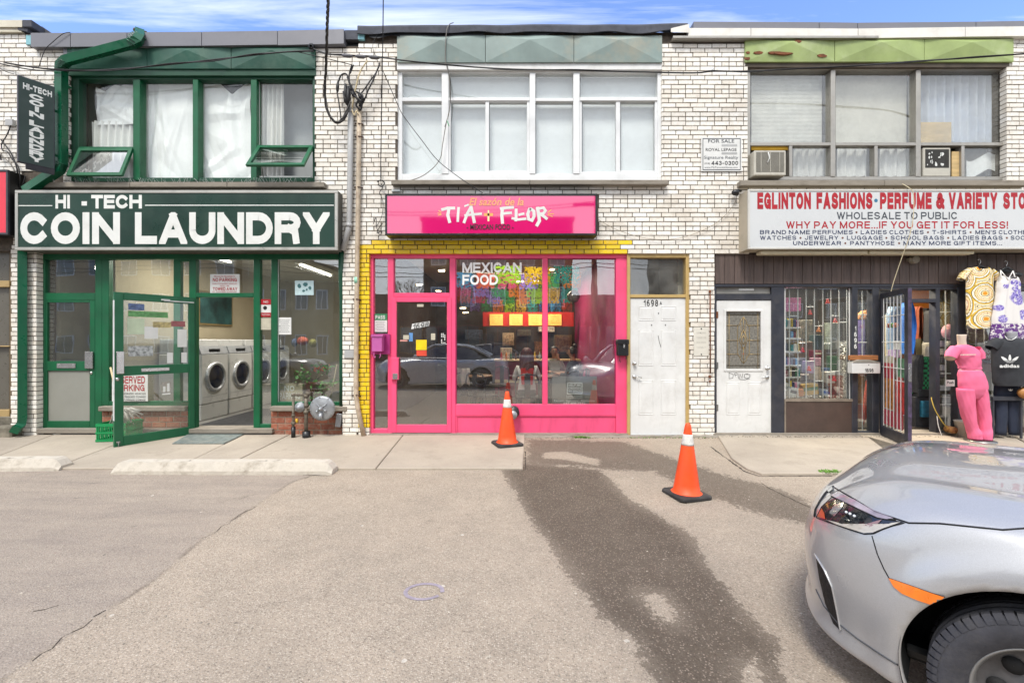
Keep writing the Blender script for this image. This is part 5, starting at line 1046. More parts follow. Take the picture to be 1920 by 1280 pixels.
def store_door():
 W_, H, B_ = .86, 2.10, 0
 t = thing('glass_door', 'dark framed store door standing open, posters and bars behind its glass', 'door', (0, 0, 0))
 PUR = M('purple_edge', '#3c3444', .6, var=.4, vs=12, dirt=.7, dirtc='#6d5584', ds=5)
 for a, b, c_, d_ in ((0, .07, 0, H), (W_ - .10, W_, 0, H), (.07, W_ - .10, H - .07, H), (.07, W_ - .10, 0, .14)): MB().cbox(a, b, -.022, .022, c_, d_, .004).build('door_frame', DFRAME, t)
 MB().box(W_ - .001, W_ + .002, -.020, .020, .02, H - .02).build('edge_strip', PUR, t)
 MB().box(.07, W_ - .10, .008, .013, .14, H - .07).build('pane', GLC, t)
 for i in range(6): x = .12 + i * .105; mb = MB(); mb.tube([(x, -.012, .16), (x, -.012, H - .08)], .006, 6, smooth=False); mb.build('security_bar', WPAINT, t)
 for z in (1.02, 1.38, 1.75): mb = MB(); mb.tube([(.07, -.012, z), (W_ - .1, -.012, z)], .006, 6, smooth=False); mb.build('security_bar', WPAINT, t)
 POSA = M('orange_poster', '#c77a2c', .5, var=.5, vs=14); POSB = M('red_poster_b', '#b23230', .5, var=.5, vs=16)
 for a, b, c_, d_, m in ((.12, .37, .42, .86, POSA), (.44, .70, .40, .84, POSB), (.10, .40, .86, 1.08, M('crimson_card', '#b02a3a', .5)), (.10, .40, 1.08, 1.18, PAPERG), (.40, .58, 1.28, 1.40, PAPER), (.52, .72, .9, 1.16, M('green_card', '#4c7a5a', .5, var=.4, vs=20)), (.1, .66, .18, .40, M('pink_red_card', '#b84452', .6, var=.2))):
  MB().box(a, b, .002, .004, c_, d_).build('poster', m, t)
 for a, b, c_, d_ in ((.12, .37, .42, .86), (.44, .70, .40, .84)):
  mb = MB()
  for p in ((a - .012, a, c_, d_), (b, b + .012, c_, d_), (a - .012, b + .012, c_ - .012, c_), (a - .012, b + .012, d_, d_ + .012)): mb.box(p[0], p[1], .005, .0065, p[2], p[3])
  mb.build('poster_border', PAPER, t)
 for i, (x, col) in enumerate(((.18, '#a03a2c'), (.28, '#5a9a4a'), (.38, '#b05a3a'))): mb = MB(); mb.ball((x, .03, 1.62), .035, 10); mb.build('bauble', M('bauble' + col, col, .2), t)
 MB().cbox(W_ - .10, W_ - .03, .022, .035, .95, 1.25, .003).build('push_plate', STEEL, t); MB().cbox(W_ - .012, W_ + .006, -.016, .016, .86, 1.1, .002).build('latch_plate', CHROME, t)
 MB().box(.02, .06, .022, .04, .95, 1.15).build('closer_bracket', BLACK, t)
 t.location = (X(1652, .03), .03, .0); t.rotation_euler = (0, 0, R(-109)); return t
store_door()
mb = thing('alarm_bell', 'round grey speaker on the brown boards above the store door', 'speaker', (X(1713), 0, Z(487)))
m_ = MB(); m_.lathe([(.001, -.05), (.02, -.055), (.035, -.04), (.045, -.05), (.055, -.045), (.058, 0), (.058, .03)], q3(1713, 487, .0), 'y', 20); m_.cbox(X(1702), X(1711), -.03, .03, Z(490), Z(484)); m_.build('speaker_shell', M('dull_beige', '#8f887a', .6, dirt=.4), mb)
# cones
def cone(label, px, py_base, h, tilt=(0, 0), rotz=.2):
 x, yy = gp(px, py_base) if py_base > 880 else wp(px, py_base)
 z = float(gz(x, yy)) if py_base > 880 else walkz(yy)
 t = thing('traffic_cone', label, 'cone', (0, 0, 0), 'traffic cones in front of the shops')
 s = h / .71; b = MB(); bs = .178 * s
 pts = [(-bs + .03, -bs), (bs - .03, -bs), (bs, -bs + .03), (bs, bs - .03), (bs - .03, bs), (-bs + .03, bs), (-bs, bs - .03), (-bs, -bs + .03)]
 vs = [(a, c_, 0) for a, c_ in pts] + [(a, c_, .022) for a, c_ in pts] + [(a * .93, c_ * .93, .034) for a, c_ in pts]
 b.add(vs, [list(range(8))[::-1], list(range(16, 24))] + [(k * 8 + i, k * 8 + (i + 1) % 8, k * 8 + 8 + (i + 1) % 8, k * 8 + 8 + i) for k in range(2) for i in range(8)]); b.build('base', CONEB, t)
 rr = lambda z_: (.135 - (.135 - .026) * (z_ / h)) * s
 prof = lambda za, zb, o=0: [(rr(za + (zb - za) * i / 6) + o, za + (zb - za) * i / 6) for i in range(7)]
 b = MB(); b.lathe([(rr(0) + .012, .034)] + prof(.045, h * .70) , (0, 0, 0), 'z', 40); b.lathe(prof(h * .85, h * .955) + [(rr(h) * .95, h - .01), (rr(h) * .75, h), (.012, h), (.010, h - .05)], (0, 0, 0), 'z', 40); b.build('cone_shell', ORANGE, t)
 b = MB(); b.lathe([(rr(h * .70), h * .70)] + prof(h * .70, h * .85, .0015) + [(rr(h * .85), h * .85)], (0, 0, 0), 'z', 40); b.build('reflective_band', CONEW, t)
 t.location = (x, yy, z + .001); t.rotation_euler = (R(tilt[0]), R(tilt[1]), rotz); return t
c1 = cone('orange cone with white band on the concrete edge before the pink kick panel', 951, 833, .72, rotz=.35)
c2 = cone('orange cone with white band standing farther out on the wet asphalt', 1287, 929, .69, (0, 1.5), .28)
mb = MB(); [mb.box(-.012 - .006 * k, .0 - .006 * k, -.11 + .012 * k, -.108 + .012 * k, .13 + .035 * k, .15 + .035 * k) for k in range(6)]
tag(mb.build('stencil_letter', LBLK, c1)); 
# concrete wheel stops
def stop(label, px0, px1, py, rz=0):
 xa, yy = gp(px0, py); xb, _ = gp(px1, py); z = float(gz((xa + xb) / 2, yy)) - .004
 t = thing('wheel_stop', label, 'wheel stop', (0, 0, 0), 'concrete wheel stops at the edge of the walk'); L = (xb - xa) / 2; H, Wd = .135, .20
 prof = [(0, 0), (0, .045), (.035, H), (Wd - .035, H), (Wd, .045), (Wd, 0)]; mb = MB()
 def ring(x, k, h): return [(x, a + (Wd / 2 - a) * k, b * h) for a, b in prof]
 ns = 26; rows = [ring(-L, .0, .42), ring(-L + .05, 0, .85), ring(-L + .085, 0, 1)] + [[(p[0], p[1] + random.uniform(-.0025, .0025), p[2] + random.uniform(-.0025, .0015)) for p in ring(-L + .085 + (2 * L - .17) * i / ns, 0, 1)] for i in range(1, ns)] + [ring(L - .085, 0, 1), ring(L - .05, 0, .85), ring(L, 0, .42)]
 vs = [p for r in rows for p in r]; n = 6; fs = [(i * n + j, (i + 1) * n + j, (i + 1) * n + j + 1, i * n + j + 1) for i in range(len(rows) - 1) for j in range(n - 1)] + [list(range(n)), list(range((len(rows) - 1) * n, len(rows) * n))[::-1]]
 mb.add(vs, fs); mb.build('block', M('pale_cast_concrete', '#c3bbad', .85, var=.1, vs=6, dirt=.75, dirtc='#7d7364', ds=6, bump=.5, bs=70), t, recalc=True)
 for x in (-L * .33, L * .37): mb = MB(); mb.lathe([(.001, H + .002), (.012, H + .002)], (x, .09, 0), 'z', 8); mb.build('pin_hole', LBLK, t)
 t.location = ((xa + xb) / 2, yy, z); t.rotation_euler = (0, 0, rz)
stop('long pale concrete wheel stop in front of the open laundry door', 206, 622, 890, R(-.2)); stop('short end of a concrete wheel stop at the left edge of the lot', -230, 104, 884.5, R(2.0))
# gas meter and pipes
gm = thing('gas_meter', 'grey round gas meter and rusty pipes against the low red brick plinth', 'gas meter', (X(575), -.12, 0))
def pp(pts, r, name='pipe', m=PIPE, n=10): mb = MB(); mb.tube([q3(*p) for p in pts], r, n); return mb.build(name, m, gm)
YM = -.16
pp([(550, 822, YM), (550, 744, YM)], .018); pp([(548, 740, YM), (575, 740, YM)], .018); pp([(574, 740, YM), (574, 818, YM)], .026); pp([(574, 738, YM), (582, 738, YM)], .026)
pp([(550, 800, YM), (550, 824, YM)], .03, 'pipe_sleeve', BLACK); pp([(574.5, 808, YM), (574.5, 826, YM)], .055, 'pipe_sleeve', BLACK)
for a, b, r in ((550, 740, .027), (550, 779, .026), (550, 793, .03), (574, 742, .036), (574, 760, .036), (574, 772, .038), (560, 740, .024)): mb = MB(); mb.tube([q3(a, b - 2.5, YM), q3(a, b + 2.5, YM)], r, 8); mb.build('pipe_fitting', PIPE, gm)
mb = MB(); mb.lathe([(.001, -.07), (.03, -.068), (.035, -.04), (.07, -.03), (.075, .0), (.07, .02), (.02, .04)], q3(563, 763, YM), 'y', 22); mb.build('regulator', GALV, gm)
mb = MB(); mb.tube([q3(556, 785, YM - .02), q3(557, 792, YM - .03)], .016, 8); mb.build('yellow_valve', M('yellow_valve', '#c9a21c', .5), gm)
mb = MB(); mb.lathe([(.001, -.05), (.06, -.05), (.10, -.045), (.148, -.03), (.178, -.026), (.18, -.008), (.178, .012), (.14, .03), (.05, .05), (.001, .05)], q3(605, 765, YM), 'y', 44); mb.build('regulator_body', GALV, gm)
mb = MB(); c0 = Vector(q3(605, 765, YM))
for i in range(8): a = i / 8 * 2 * math.pi + .2; mb.lathe([(.001, -.036), (.008, -.035), (.009, -.026)], (c0.x + .163 * math.cos(a), c0.y, c0.z + .163 * math.sin(a)), 'y', 6)
mb.build('bolt_ring', STEEL, gm)
mb = MB(); mb.tube([c0 + Vector((-.08, -.05, .07)), c0 + Vector((.0, -.06, .01)), c0 + Vector((.08, -.05, .07))], .008, 6); mb.tube([c0 + Vector((-.07, -.05, -.03)), c0 + Vector((0, -.062, .0)), c0 + Vector((.07, -.05, -.03))], .008, 6); mb.lathe([(.001, -.11), (.025, -.10), (.03, -.05)], c0, 'y', 14); mb.lathe([(.001, -.075), (.018, -.07), (.02, -.05)], c0 + Vector((-.06, 0, -.04)), 'y', 12); mb.lathe([(.001, -.075), (.018, -.07), (.02, -.05)], c0 + Vector((.06, 0, -.03)), 'y', 12); mb.tube([c0 + Vector((0, -.06, -.06)), c0 + Vector((-.005, -.08, -.15))], .028, 10); mb.build('vent_boss', GALV, gm)
mb = MB(); mb.cbox(X(586, YM), X(588, YM), YM - .01, YM + .01, Z(768, YM), Z(762, YM)); mb.tube([q3(574, 765, YM), q3(590, 765, YM)], .02, 8); mb.build('union', PIPE, gm)
sb = thing('conduit_box', 'small grey conduit box tilted on the red bricks right of the gas meter', 'box', (X(636), 0, Z(800)))
mb = MB(); mb.cbox(X(630, 0), X(640, 0), -.02, .05, Z(800, 0), Z(775, 0), .006); mb.rot(0, q3(635, 787, 0), 'Y', R(7)); mb.build('box', GALV, sb)
wb = thing('junction_box', 'flat grey junction cover on the white pier between laundry and restaurant', 'box', (X(655), 0, Z(671))); MB().pb(645.5, 665, 656, 671, -.02, .01, .004).build('cover', CONDG, wb)
# conduits on the pier
cd = thing('conduit', 'light grey service conduit running down the bricks and behind the laundry sign', 'conduit', (X(657), 0, Z(470)))
mb = MB(); mb.tube([q3(657.5, 204, -.05), q3(657, 300, -.05), q3(655, 415, -.05), q3(654, 428, -.05), q3(643, 470, -.04)], .042, 12); mb.build('pipe', CONDG, cd)
mb = MB(); mb.tube([q3(655.3, 419, -.05), q3(654.3, 426, -.05)], .047, 12); mb.tube([q3(657.6, 207, -.05), q3(657.6, 212, -.05)], .047, 12); mb.build('coupling', CONDG, cd)
cd = thing('conduit', 'rusty beige conduit bracketed down the whole pier to the walk', 'conduit', (X(671), 0, 0))
mb = MB(); mb.tube([q3(673.5, 205, -.05), q3(672.5, 300, -.05), q3(671, 420, -.05), q3(669, 560, -.05), q3(667.5, 690, -.05), q3(667.5, 740, -.055), q3(671, 765, -.06), q3(682, 818, -.05)], .034, 12); mb.build('pipe', CONDB, cd)
mb = MB()
for px, py in ((673, 232), (673, 256), (672, 351), (669, 561), (668, 741)): mb.tube([q3(px - 7, py, -.005), q3(px - 4, py - .5, -.05), q3(px, py - .3, -.09), q3(px + 4, py + .8, -.05), q3(px + 8, py + 1.2, -.005)], .010, 6)
mb.build('pipe_clamp', M('rusty_iron', '#4a2f22', .8, var=.3), cd)
mb = MB(); mb.tube([q3(668.6, 520, -.051), q3(668.8, 531, -.051)], .0355, 12); mb.build('green_spot', M('mint_spot', '#8fc9ac', .6), cd)
rp = thing('rusty_rod', 'thin rusty rod fixed upright on the white brick pier beside the paper notice', 'rod', (X(1331), 0, Z(700)))
mb = MB(); mb.tube([q3(1331.5, 546, -.03), q3(1332, 700, -.03)], .009, 8); mb.ball(q3(1331, 547, -.035), .022, 8); mb.ball(q3(1331, 706, -.035), .024, 8); mb.ball(q3(1331, 715, -.03), .018, 8); mb.build('rod', RUST, rp)
s = signboard('notice', 'bleached paper notice pinned on the brick pier', 'notice', 1301, 1329, 613, 667, -.012, M('bleached_paper', '#cdc9bd', .7, var=.05), t=.004)
for i, tx in enumerate(('NO SMOKING', 'PLEASE USE', 'SIDE DOOR', 'ONLY')): pt(tx, 1315, 624 + i * 9, -.0135, 3.2, M('faint_ink', '#b9b6ac', .7), s, 18)
mb = MB(); [mb.lathe([(.001, -.008), (.009, -.006), (.01, 0)], q3(1315, py, -.012), 'y', 8) for py in (616, 664)]; mb.build('pin', BLACK, s)
# overhead wires
def wire(name, label, pts, r, m=CABLE, n=6, cat='cable', sub=None, twist=0):
 P = [Vector(q3(*p)) for p in pts]
 S = []
 for i in range(len(P) - 1):
  p0, p1, p2, p3 = P[max(i - 1, 0)], P[i], P[i + 1], P[min(i + 2, len(P) - 1)]
  for k in range(8):
   t = k / 8; S.append(.5 * ((2 * p1) + (-p0 + p2) * t + (2 * p0 - 5 * p1 + 4 * p2 - p3) * t * t + (-p0 + 3 * p1 - 3 * p2 + p3) * t ** 3))
 S.append(P[-1]); mb = MB()
 if twist:
  L = [0]
  for a, b in zip(S, S[1:]): L.append(L[-1] + (b - a).length)
  F = []; acc = 0
  for (a, b, l) in zip(S, S[1:], L):
   m_ = max(1, int((b - a).length / .03)); F += [(a.lerp(b, j / m_), l + (b - a).length * j / m_) for j in range(m_)]
  for k in range(3):
   Q = []
   for i in range(len(F) - 1):
    d = (F[i + 1][0] - F[i][0]).normalized(); u = d.orthogonal().normalized(); v_ = d.cross(u); a = F[i][1] * twist + k * 2.094
    Q.append(F[i][0] + (u * math.cos(a) + v_ * math.sin(a)) * r * .9)
   mb.tube(Q, r * .8, n)
 else: mb.tube(S, r, n)
 if sub: return mb.build(name, m, sub)
 t = thing(name, label, cat, tuple(P[0])); mb.build('strand', m, t); return t
wire('service_cable', 'thick twisted service cable dropping from above and looping at the pier', [(617, -90, -2.2), (616, -20, -1.9), (613, 60, -1.0), (611, 130, -.5), (609, 170, -.3), (613, 205, -.22), (625, 226, -.2), (636, 229, -.18), (648, 214, -.15), (655, 190, -.12), (657, 160, -.1)], .012, M('weathered_cable', '#34312f', .6, var=.3), twist=14)
cl = thing('splice_cluster', 'black bundle of spliced wires and tape at the head of the conduits', 'wiring', (X(655), -.1, Z(210)))
W_ = lambda pts, r, m=CABLE: wire('strand', '', pts, r, m, sub=cl)
W_([(634, 152, -.12), (631, 165, -.13), (635, 190, -.13), (639, 222, -.12), (634, 229, -.15)], .009); W_([(634, 155, -.1), (640, 141, -.1), (650, 140, -.1), (656, 160, -.1), (664, 176, -.1), (672, 190, -.08)], .012)
W_([(655, 175, -.1), (656, 196, -.12), (648, 220, -.15), (636, 231, -.17), (626, 228, -.17)], .010); W_([(651, 145, -.12), (660, 165, -.12), (668, 180, -.1), (676, 200, -.08)], .011); W_([(660, 122, -.1), (655, 140, -.1), (655, 155, -.12)], .011, CABLE); W_([(663, 122, -.1), (657, 138, -.12)], .008)
W_([(689, 114, -.1), (678, 130, -.12), (671, 148, -.12), (665, 175, -.1), (661, 200, -.08)], .010, M('cream_wire', '#c9b892', .6)); W_([(712, 118, -.1), (706, 135, -.12), (694, 152, -.12), (680, 172, -.12), (672, 180, -.1)], .010); W_([(712, 122, -.1), (708, 130, -.12), (700, 150, -.14), (690, 170, -.14), (684, 186, -.12), (678, 198, -.1)], .011); W_([(671, 150, -.1), (662, 190, -.1), (660, 206, -.07)], .008, M('cream_wire', '#c9b892'))
W_([(662, 178, -.13), (672, 186, -.15), (678, 195, -.12), (676, 206, -.09), (668, 198, -.12), (671, 190, -.14)], .014); W_([(668, 172, -.12), (680, 180, -.16), (676, 192, -.14)], .014); W_([(660, 206, -.1), (664, 216, -.11), (668, 208, -.1), (672, 214, -.1)], .008, M('cream_wire', '#c9b892')); W_([(678, 180, -.15), (681, 188, -.12), (674, 200, -.08)], .016)
for a, b, c_, d_, r in ((634, 154, 633, 172, .02), (648, 158, 647, 192, .026), (653, 162, 652, 198, .026), (644, 172, 650, 196, .022), (660, 172, 664, 182, .024), (673, 178, 679, 186, .03)): mb = MB(); mb.tube([q3(a, b, -.13), q3((a + c_) / 2, (b + d_) / 2, -.135), q3(c_, d_, -.13)], [r * .7, r, r * .7], 10); mb.build('splice_cover', CABLE, cl)
wc = thing('overhead_cable', 'black overhead cable with three grey splices crossing all the upper windows', 'cable', (X(700), -.12, Z(100)))
W_ = lambda pts, r, m=CABLE: wire('strand', '', pts, r, m, sub=wc)
main = [(588, 92, -.12), (612, 101, -.15), (645, 104, -.18), (700, 106, -.2), (760, 114, -.25), (850, 123, -.3), (960, 130, -.35), (1080, 132, -.35), (1200, 135, -.35), (1300, 137, -.3), (1336, 134, -.3), (1400, 134, -.3), (1480, 130, -.35), (1600, 124, -.4), (1720, 115, -.5), (1830, 108, -.6), (1960, 98, -.8)]
W_(main, .011); W_([(a, b + 1.6 * math.sin(i * 2.4), y - .01) for i, (a, b, y) in enumerate(main)], .0065)
W_([(10, 118, -.2), (60, 126, -.2), (130, 133, -.2), (220, 130, -.2), (330, 120, -.2), (430, 109, -.2), (520, 99, -.2), (588, 95, -.12)], .011); W_([(60, 127, -.2), (200, 133, -.22), (320, 119, -.22), (400, 115, -.22), (480, 101, -.22), (588, 97, -.13)], .007); W_([(560, 98, -.15), (620, 112, -.12), (660, 122, -.12)], .006)
for a, b in ((641, 661), (666, 686), (691, 712)): mb = MB(); mb.tube([q3(a, 104 + (a - 641) * .06, -.2), q3(a + 5, 104.6 + (a - 641) * .06, -.2), q3(b - 5, 105.5 + (a - 641) * .06, -.2), q3(b, 106 + (a - 641) * .06, -.2)], [.010, .026, .026, .010], 10); mb.build('splice_sleeve', M('grey_sleeve', '#57565a', .5, var=.2), wc)
mb = MB(); [mb.lathe([(.02, -.06), (.045, -.05), (.03, -.035), (.045, -.02), (.03, 0), (.03, .02)], q3(586, 91, -.05), 'y', 14)]; mb.build('insulator', BLACK, wc); mb = MB(); mb.tube([q3(1331, 134, -.3), q3(1336, 131, -.3), q3(1338, 128, -.3)], .012, 8); mb.build('clip', ALW, wc)
wire('drop_wire', 'straight black wire falling from above the roof to a hook by the pink sign', [(719, -60, -1.4), (718, 60, -.7), (716, 180, -.3), (714, 300, -.08), (714, 341, -.05)], .0075)
wk = thing('wire_tangle', 'small tangle of wires on a hook above the pink sign corner', 'wiring', (X(714), -.04, Z(345)))
W_ = lambda pts, r, m=CABLE: wire('strand', '', pts, r, m, sub=wk)
W_([(707, 341, -.03), (714, 338, -.05), (721, 343, -.04), (716, 350, -.05), (709, 346, -.04)], .008); W_([(714, 343, -.05), (717, 352, -.06), (712, 360, -.06), (713, 366, -.07)], .006); W_([(700, 420, -.03), (705, 408, -.06), (706, 425, -.07), (712, 441, -.08), (716, 433, -.06), (707, 437, -.06), (712, 425, -.06), (718, 418, -.05)], .005); W_([(706, 425, -.05), (716, 405, -.04), (718, 380, -.03), (714, 366, -.05)], .004)
MB().pb(734, 750, 355, 359, -.04, .0, .002).build('bracket', ALW, wk)
wl_ = thing('loose_cable', 'thin cable hanging over the roof felt and looping across the white upper window', 'cable', (X(838), 0, Z(45)))
W_ = lambda pts, r, m=CABLE: wire('strand', '', pts, r, m, sub=wl_)
W_([(850, 43, .0), (842, 47, -.08), (837, 62, -.1), (835, 110, -.06), (839, 130, -.05), (843, 155, -.05), (843, 200, -.05), (835, 240, -.05), (830, 270, -.05), (824, 300, -.06), (800, 325, -.06), (770, 338, -.08), (735, 338, -.06)], .0065, M('pale_cable', '#77736c', .6)); W_([(838, 120, -.05), (845, 160, -.04), (843, 205, -.04), (838, 225, -.05), (834, 238, -.05)], .005); W_([(838, 226, -.05), (842, 237, -.06)], .006, M('green_tie', '#2f8f5b', .5))
wire('drop_wire', 'thin slack wire slanting across the white upper window towards the pink sign', [(718, 133, -.3), (745, 195, -.2), (757, 218, -.2), (790, 262, -.22), (820, 300, -.25), (860, 332, -.28), (905, 362, -.3)], .0055)
wire('drop_wire', 'thin wire curling from the grey flashing down to the green pipe', [(132, 61, -.08), (118, 64, -.1), (98, 80, -.1), (84, 95, -.08), (72, 128, -.06)], .005)
wire('drop_wire', 'thin wire arching over the pier beside the roof felt', [(712, 60, -.05), (702, 75, -.05), (699, 90, -.05), (704, 105, -.08), (710, 120, -.08)], .004)
wire('wall_cable', 'black cable stapled to the bricks above the blade sign', [(-20, 115, -.03), (20, 124, -.05), (60, 131, -.1), (104, 134, -.12)], .009)
wire('wall_cable', 'sagging thin cable left of the blade sign', [(-10, 122, -.03), (10, 134, -.05), (26, 139, -.06)], .005)
wt_ = thing('wire_tangle', 'looped black cables behind the blade sign above the red sign', 'wiring', (X(12), -.03, Z(300)))
W_ = lambda pts, r, m=CABLE: wire('strand', '', pts, r, m, sub=wt_)
W_([(20, 236, -.03), (12, 255, -.05), (3, 270, -.05), (5, 282, -.06), (14, 285, -.06), (24, 300, -.06), (34, 312, -.08), (38, 335, -.08), (36, 352, -.06)], .008); W_([(2, 262, -.05), (12, 275, -.05), (22, 290, -.07), (32, 318, -.08), (33, 352, -.06)], .010); W_([(-6, 285, -.05), (8, 296, -.05), (20, 308, -.06), (27, 322, -.06), (28, 352, -.06)], .007, CABG); W_([(2, 300, -.05), (-4, 280, -.05)], .012); W_([(48, 330, -.05), (44, 342, -.06), (38, 356, -.05)], .008)
MB().pb(9, 23, 223, 235, -.05, .0, .004).build('junction_box', CONDG, wt_)
wire('cream_cord', 'cream cord looping over the white store sign down to the open store door', [(1692, 345, -.2), (1704, 352, -.32), (1712, 362, -.34), (1713, 400, -.33), (1706, 440, -.33), (1692, 480, -.25), (1675, 530, -.15), (1667, 562, -.1)], .0055, M('cream_cord', '#c9bd9c', .6))
wire('wall_cable', 'thin cable drooping over the bricks between the pink sign and the store sign', [(1110, 405, -.03), (1160, 432, -.03), (1220, 448, -.03), (1280, 445, -.03), (1340, 420, -.03), (1375, 385, -.03), (1382, 362, -.04)], .0035, M('dusty_wire', '#8a7f6e', .7))
fl = thing('floodlight', 'small dark lamp on the bricks by the store sign corner', 'light', (X(1380), 0, Z(362)))
mb = MB(); mb.tube([q3(1390, 358, -.0), q3(1378, 359, -.05)], .012, 8); mb.lathe([(.02, -.05), (.04, -.03), (.05, .03), (.04, .035)], q3(1379, 361, -.08), 'x', 12); mb.build('lamp_housing', BLACK, fl)
# small things on the walk
mt = thing('door_mat', 'grey green ribbed rubber mat outside the laundry doorway', 'mat', (X(395), -.4, 0))
A = [wp(354, 814), wp(459, 814), wp(420, 832.5), wp(323, 832.5)]
def mp_(u, v_): a = Vector(A[0]).lerp(Vector(A[1]), u); b = Vector(A[3]).lerp(Vector(A[2]), u); c_ = a.lerp(b, v_); return c_
mb = MB()
for k in range(26):
 u0, u1 = k / 26, (k + .72) / 26; P = [mp_(u0, 0), mp_(u1, 0), mp_(u1, 1), mp_(u0, 1)]
 mb.add([(p.x, p.y, walkz(p.y) + .002) for p in P] + [(p.x, p.y, walkz(p.y) + .012) for p in P], [(4, 5, 6, 7), (0, 1, 5, 4), (1, 2, 6, 5), (2, 3, 7, 6), (3, 0, 4, 7)])
MATM = M('mat_rubber', '#7b8480', .9, var=.2, vs=14, dirt=.5, dirtc='#a49b8c', ds=6, bump=.5)
mb.build('rib', MATM, mt, recalc=True); P = [mp_(0, 0), mp_(1, 0), mp_(1, 1), mp_(0, 1)]; MB().add([(p.x, p.y, walkz(p.y) + .005) for p in P], [(0, 1, 2, 3)]).build('backing', M('mat_dark', '#545c58', .9, var=.2), mt, recalc=True)
cr = thing('milk_crate', 'green plastic milk crate behind the open laundry door', 'crate', (0, 0, 0)); CRG = M('crate_green', '#128a4e', .45, var=.1, dirt=.25)
mb = MB(); w2, hh = .19, .25
for z0, z1 in ((0, .03), (.11, .135), (hh - .04, hh)):
 mb.box(-w2, w2, -w2, -w2 + .012, z0, z1).box(-w2, w2, w2 - .012, w2, z0, z1).box(-w2, -w2 + .012, -w2 + .012, w2 - .012, z0, z1).box(w2 - .012, w2, -w2 + .012, w2 - .012, z0, z1)
mb.box(-w2 + .012, w2 - .012, -w2 + .012, w2 - .012, .0, .012)
mb.build('rim_band', CRG, cr); mb = MB()
for i in range(14):
 a = -w2 + .012 + (2 * w2 - .04) * i / 13
 for s_ in (-1, 1): mb.box(a, a + .010, s_ * (w2 - .006) - .004, s_ * (w2 - .006) + .004, .03, hh - .04); mb.box(s_ * (w2 - .006) - .004, s_ * (w2 - .006) + .004, a, a + .010, .03, hh - .04)
tag(mb.build('lattice', CRG, cr), kind='stuff'); cr.location = (X(222, -.28), -.25, -.003); cr.rotation_euler = (0, 0, R(8))
mo = thing('mop', 'pale string mop head resting over the green crate behind the door glass', 'mop', (X(232, -.2), -.2, .2)); mb = MB(); rm = random.Random(6)
for k in range(90):
 a = rm.uniform(-.5, 1.9); l = rm.uniform(.16, .30); c0 = Vector((X(226, -.28), -.28 + rm.uniform(-.03, .03), .42)); e = c0 + Vector((math.sin(a) * l, rm.uniform(-.08, .06), -abs(math.cos(a)) * l * .9)); m_ = (c0 + e) / 2 + Vector((rm.uniform(-.01, .03), rm.uniform(-.04, .0), rm.uniform(.02, .05)))
 mb.tube([c0, m_, e], .006, 5)
tag(mb.build('mop_strings', M('mop_cotton', '#b7b3ab', .9, var=.2, vs=20), mo), kind='stuff')
mb = MB(); mb.tube([(X(226, -.28), -.28, .40), (X(205, .0), .02, 1.0)], .012, 8); mb.build('mop_handle', M('pale_wood', '#c2b08a', .6), mo)
weeds = thing('weeds', 'small green weeds growing along the foot of the wall and slab edge', None); weeds['kind'] = 'stuff'; mb = MB(); rw = random.Random(9)
spots = [(gp(1558 + rw.uniform(-16, 16), 889 + rw.uniform(-1.5, 1.5)), .05, 1) for _ in range(60)] + [((X(rw.uniform(1078, 1106), -.1), -.10 + rw.uniform(-.03, .02)), .03, 0) for _ in range(36)] + [((X(rw.uniform(1180, 1340), -.1), -.10 + rw.uniform(-.02, .03)), .012, 0) for _ in range(60)]
for (x, yy), h, _ in spots:
 z = float(gz(x, yy))
 for k in range(5):
  a = rw.uniform(0, 6.28); l = h * rw.uniform(.5, 1.2); dx_, dy_ = math.cos(a) * l * .6, math.sin(a) * l * .6; w2 = .004
  mb.add([(x - w2, yy, z), (x + w2, yy, z), (x + dx_ + w2 * 1.5, yy + dy_, z + l * .7), (x + dx_ * 1.5, yy + dy_ * 1.5, z + l * .8)], [(0, 1, 2, 3)])
ob = mb.build('weed_blades', M('weed_green', '#5f8a2c', .7, var=.3, vs=30), weeds)
lit = MB(); rw = random.Random(12)
for _ in range(260):
 px, py = rw.uniform(-40, 1960), rw.uniform(842, 1275); x, yy = gp(px, py)
 if yy > EDGE - .03 and (x < X(985) or x > X(1340)): continue
 s_ = rw.uniform(.004, .011); z = float(gz(x, yy)) + .001; a = rw.uniform(0, 3)
 v = [(x + s_ * math.cos(a + k * 1.5708) * rw.uniform(.6, 1.2), yy + s_ * math.sin(a + k * 1.5708) * rw.uniform(.5, 1), z) for k in range(4)]
 lit.add(v + [(x, yy, z + s_ * .5)], [(0, 1, 4), (1, 2, 4), (2, 3, 4), (3, 0, 4)])
lit.build('pebbles', M('pale_grit', '#b5ab9c', .9, var=.4, vs=2, per=.5), None, label='loose pale grit scattered over the asphalt', kind='stuff')
dirt = MB()
for _ in range(700):
 x = rw.uniform(X(975), X(1900)); yy = -.085 - abs(rw.gauss(0, .035)); s_ = rw.uniform(.003, .012); z = float(gz(x, yy)) if x < X(1345) else walkz(yy)
 v = [(x + s_ * math.cos(k * 1.5708 + s_ * 900) * rw.uniform(.5, 1.3), yy + s_ * math.sin(k * 1.5708) * rw.uniform(.4, 1), z + .001) for k in range(4)]
 dirt.add(v + [(x, yy, z + s_ * .7)], [(0, 1, 4), (1, 2, 4), (2, 3, 4), (3, 0, 4)])
dirt.build('debris', M('wall_foot_dirt', '#5c5040', .9, var=.5, vs=6, per=.5), None, label='crumbs of dirt and mortar along the foot of the wall', kind='stuff')
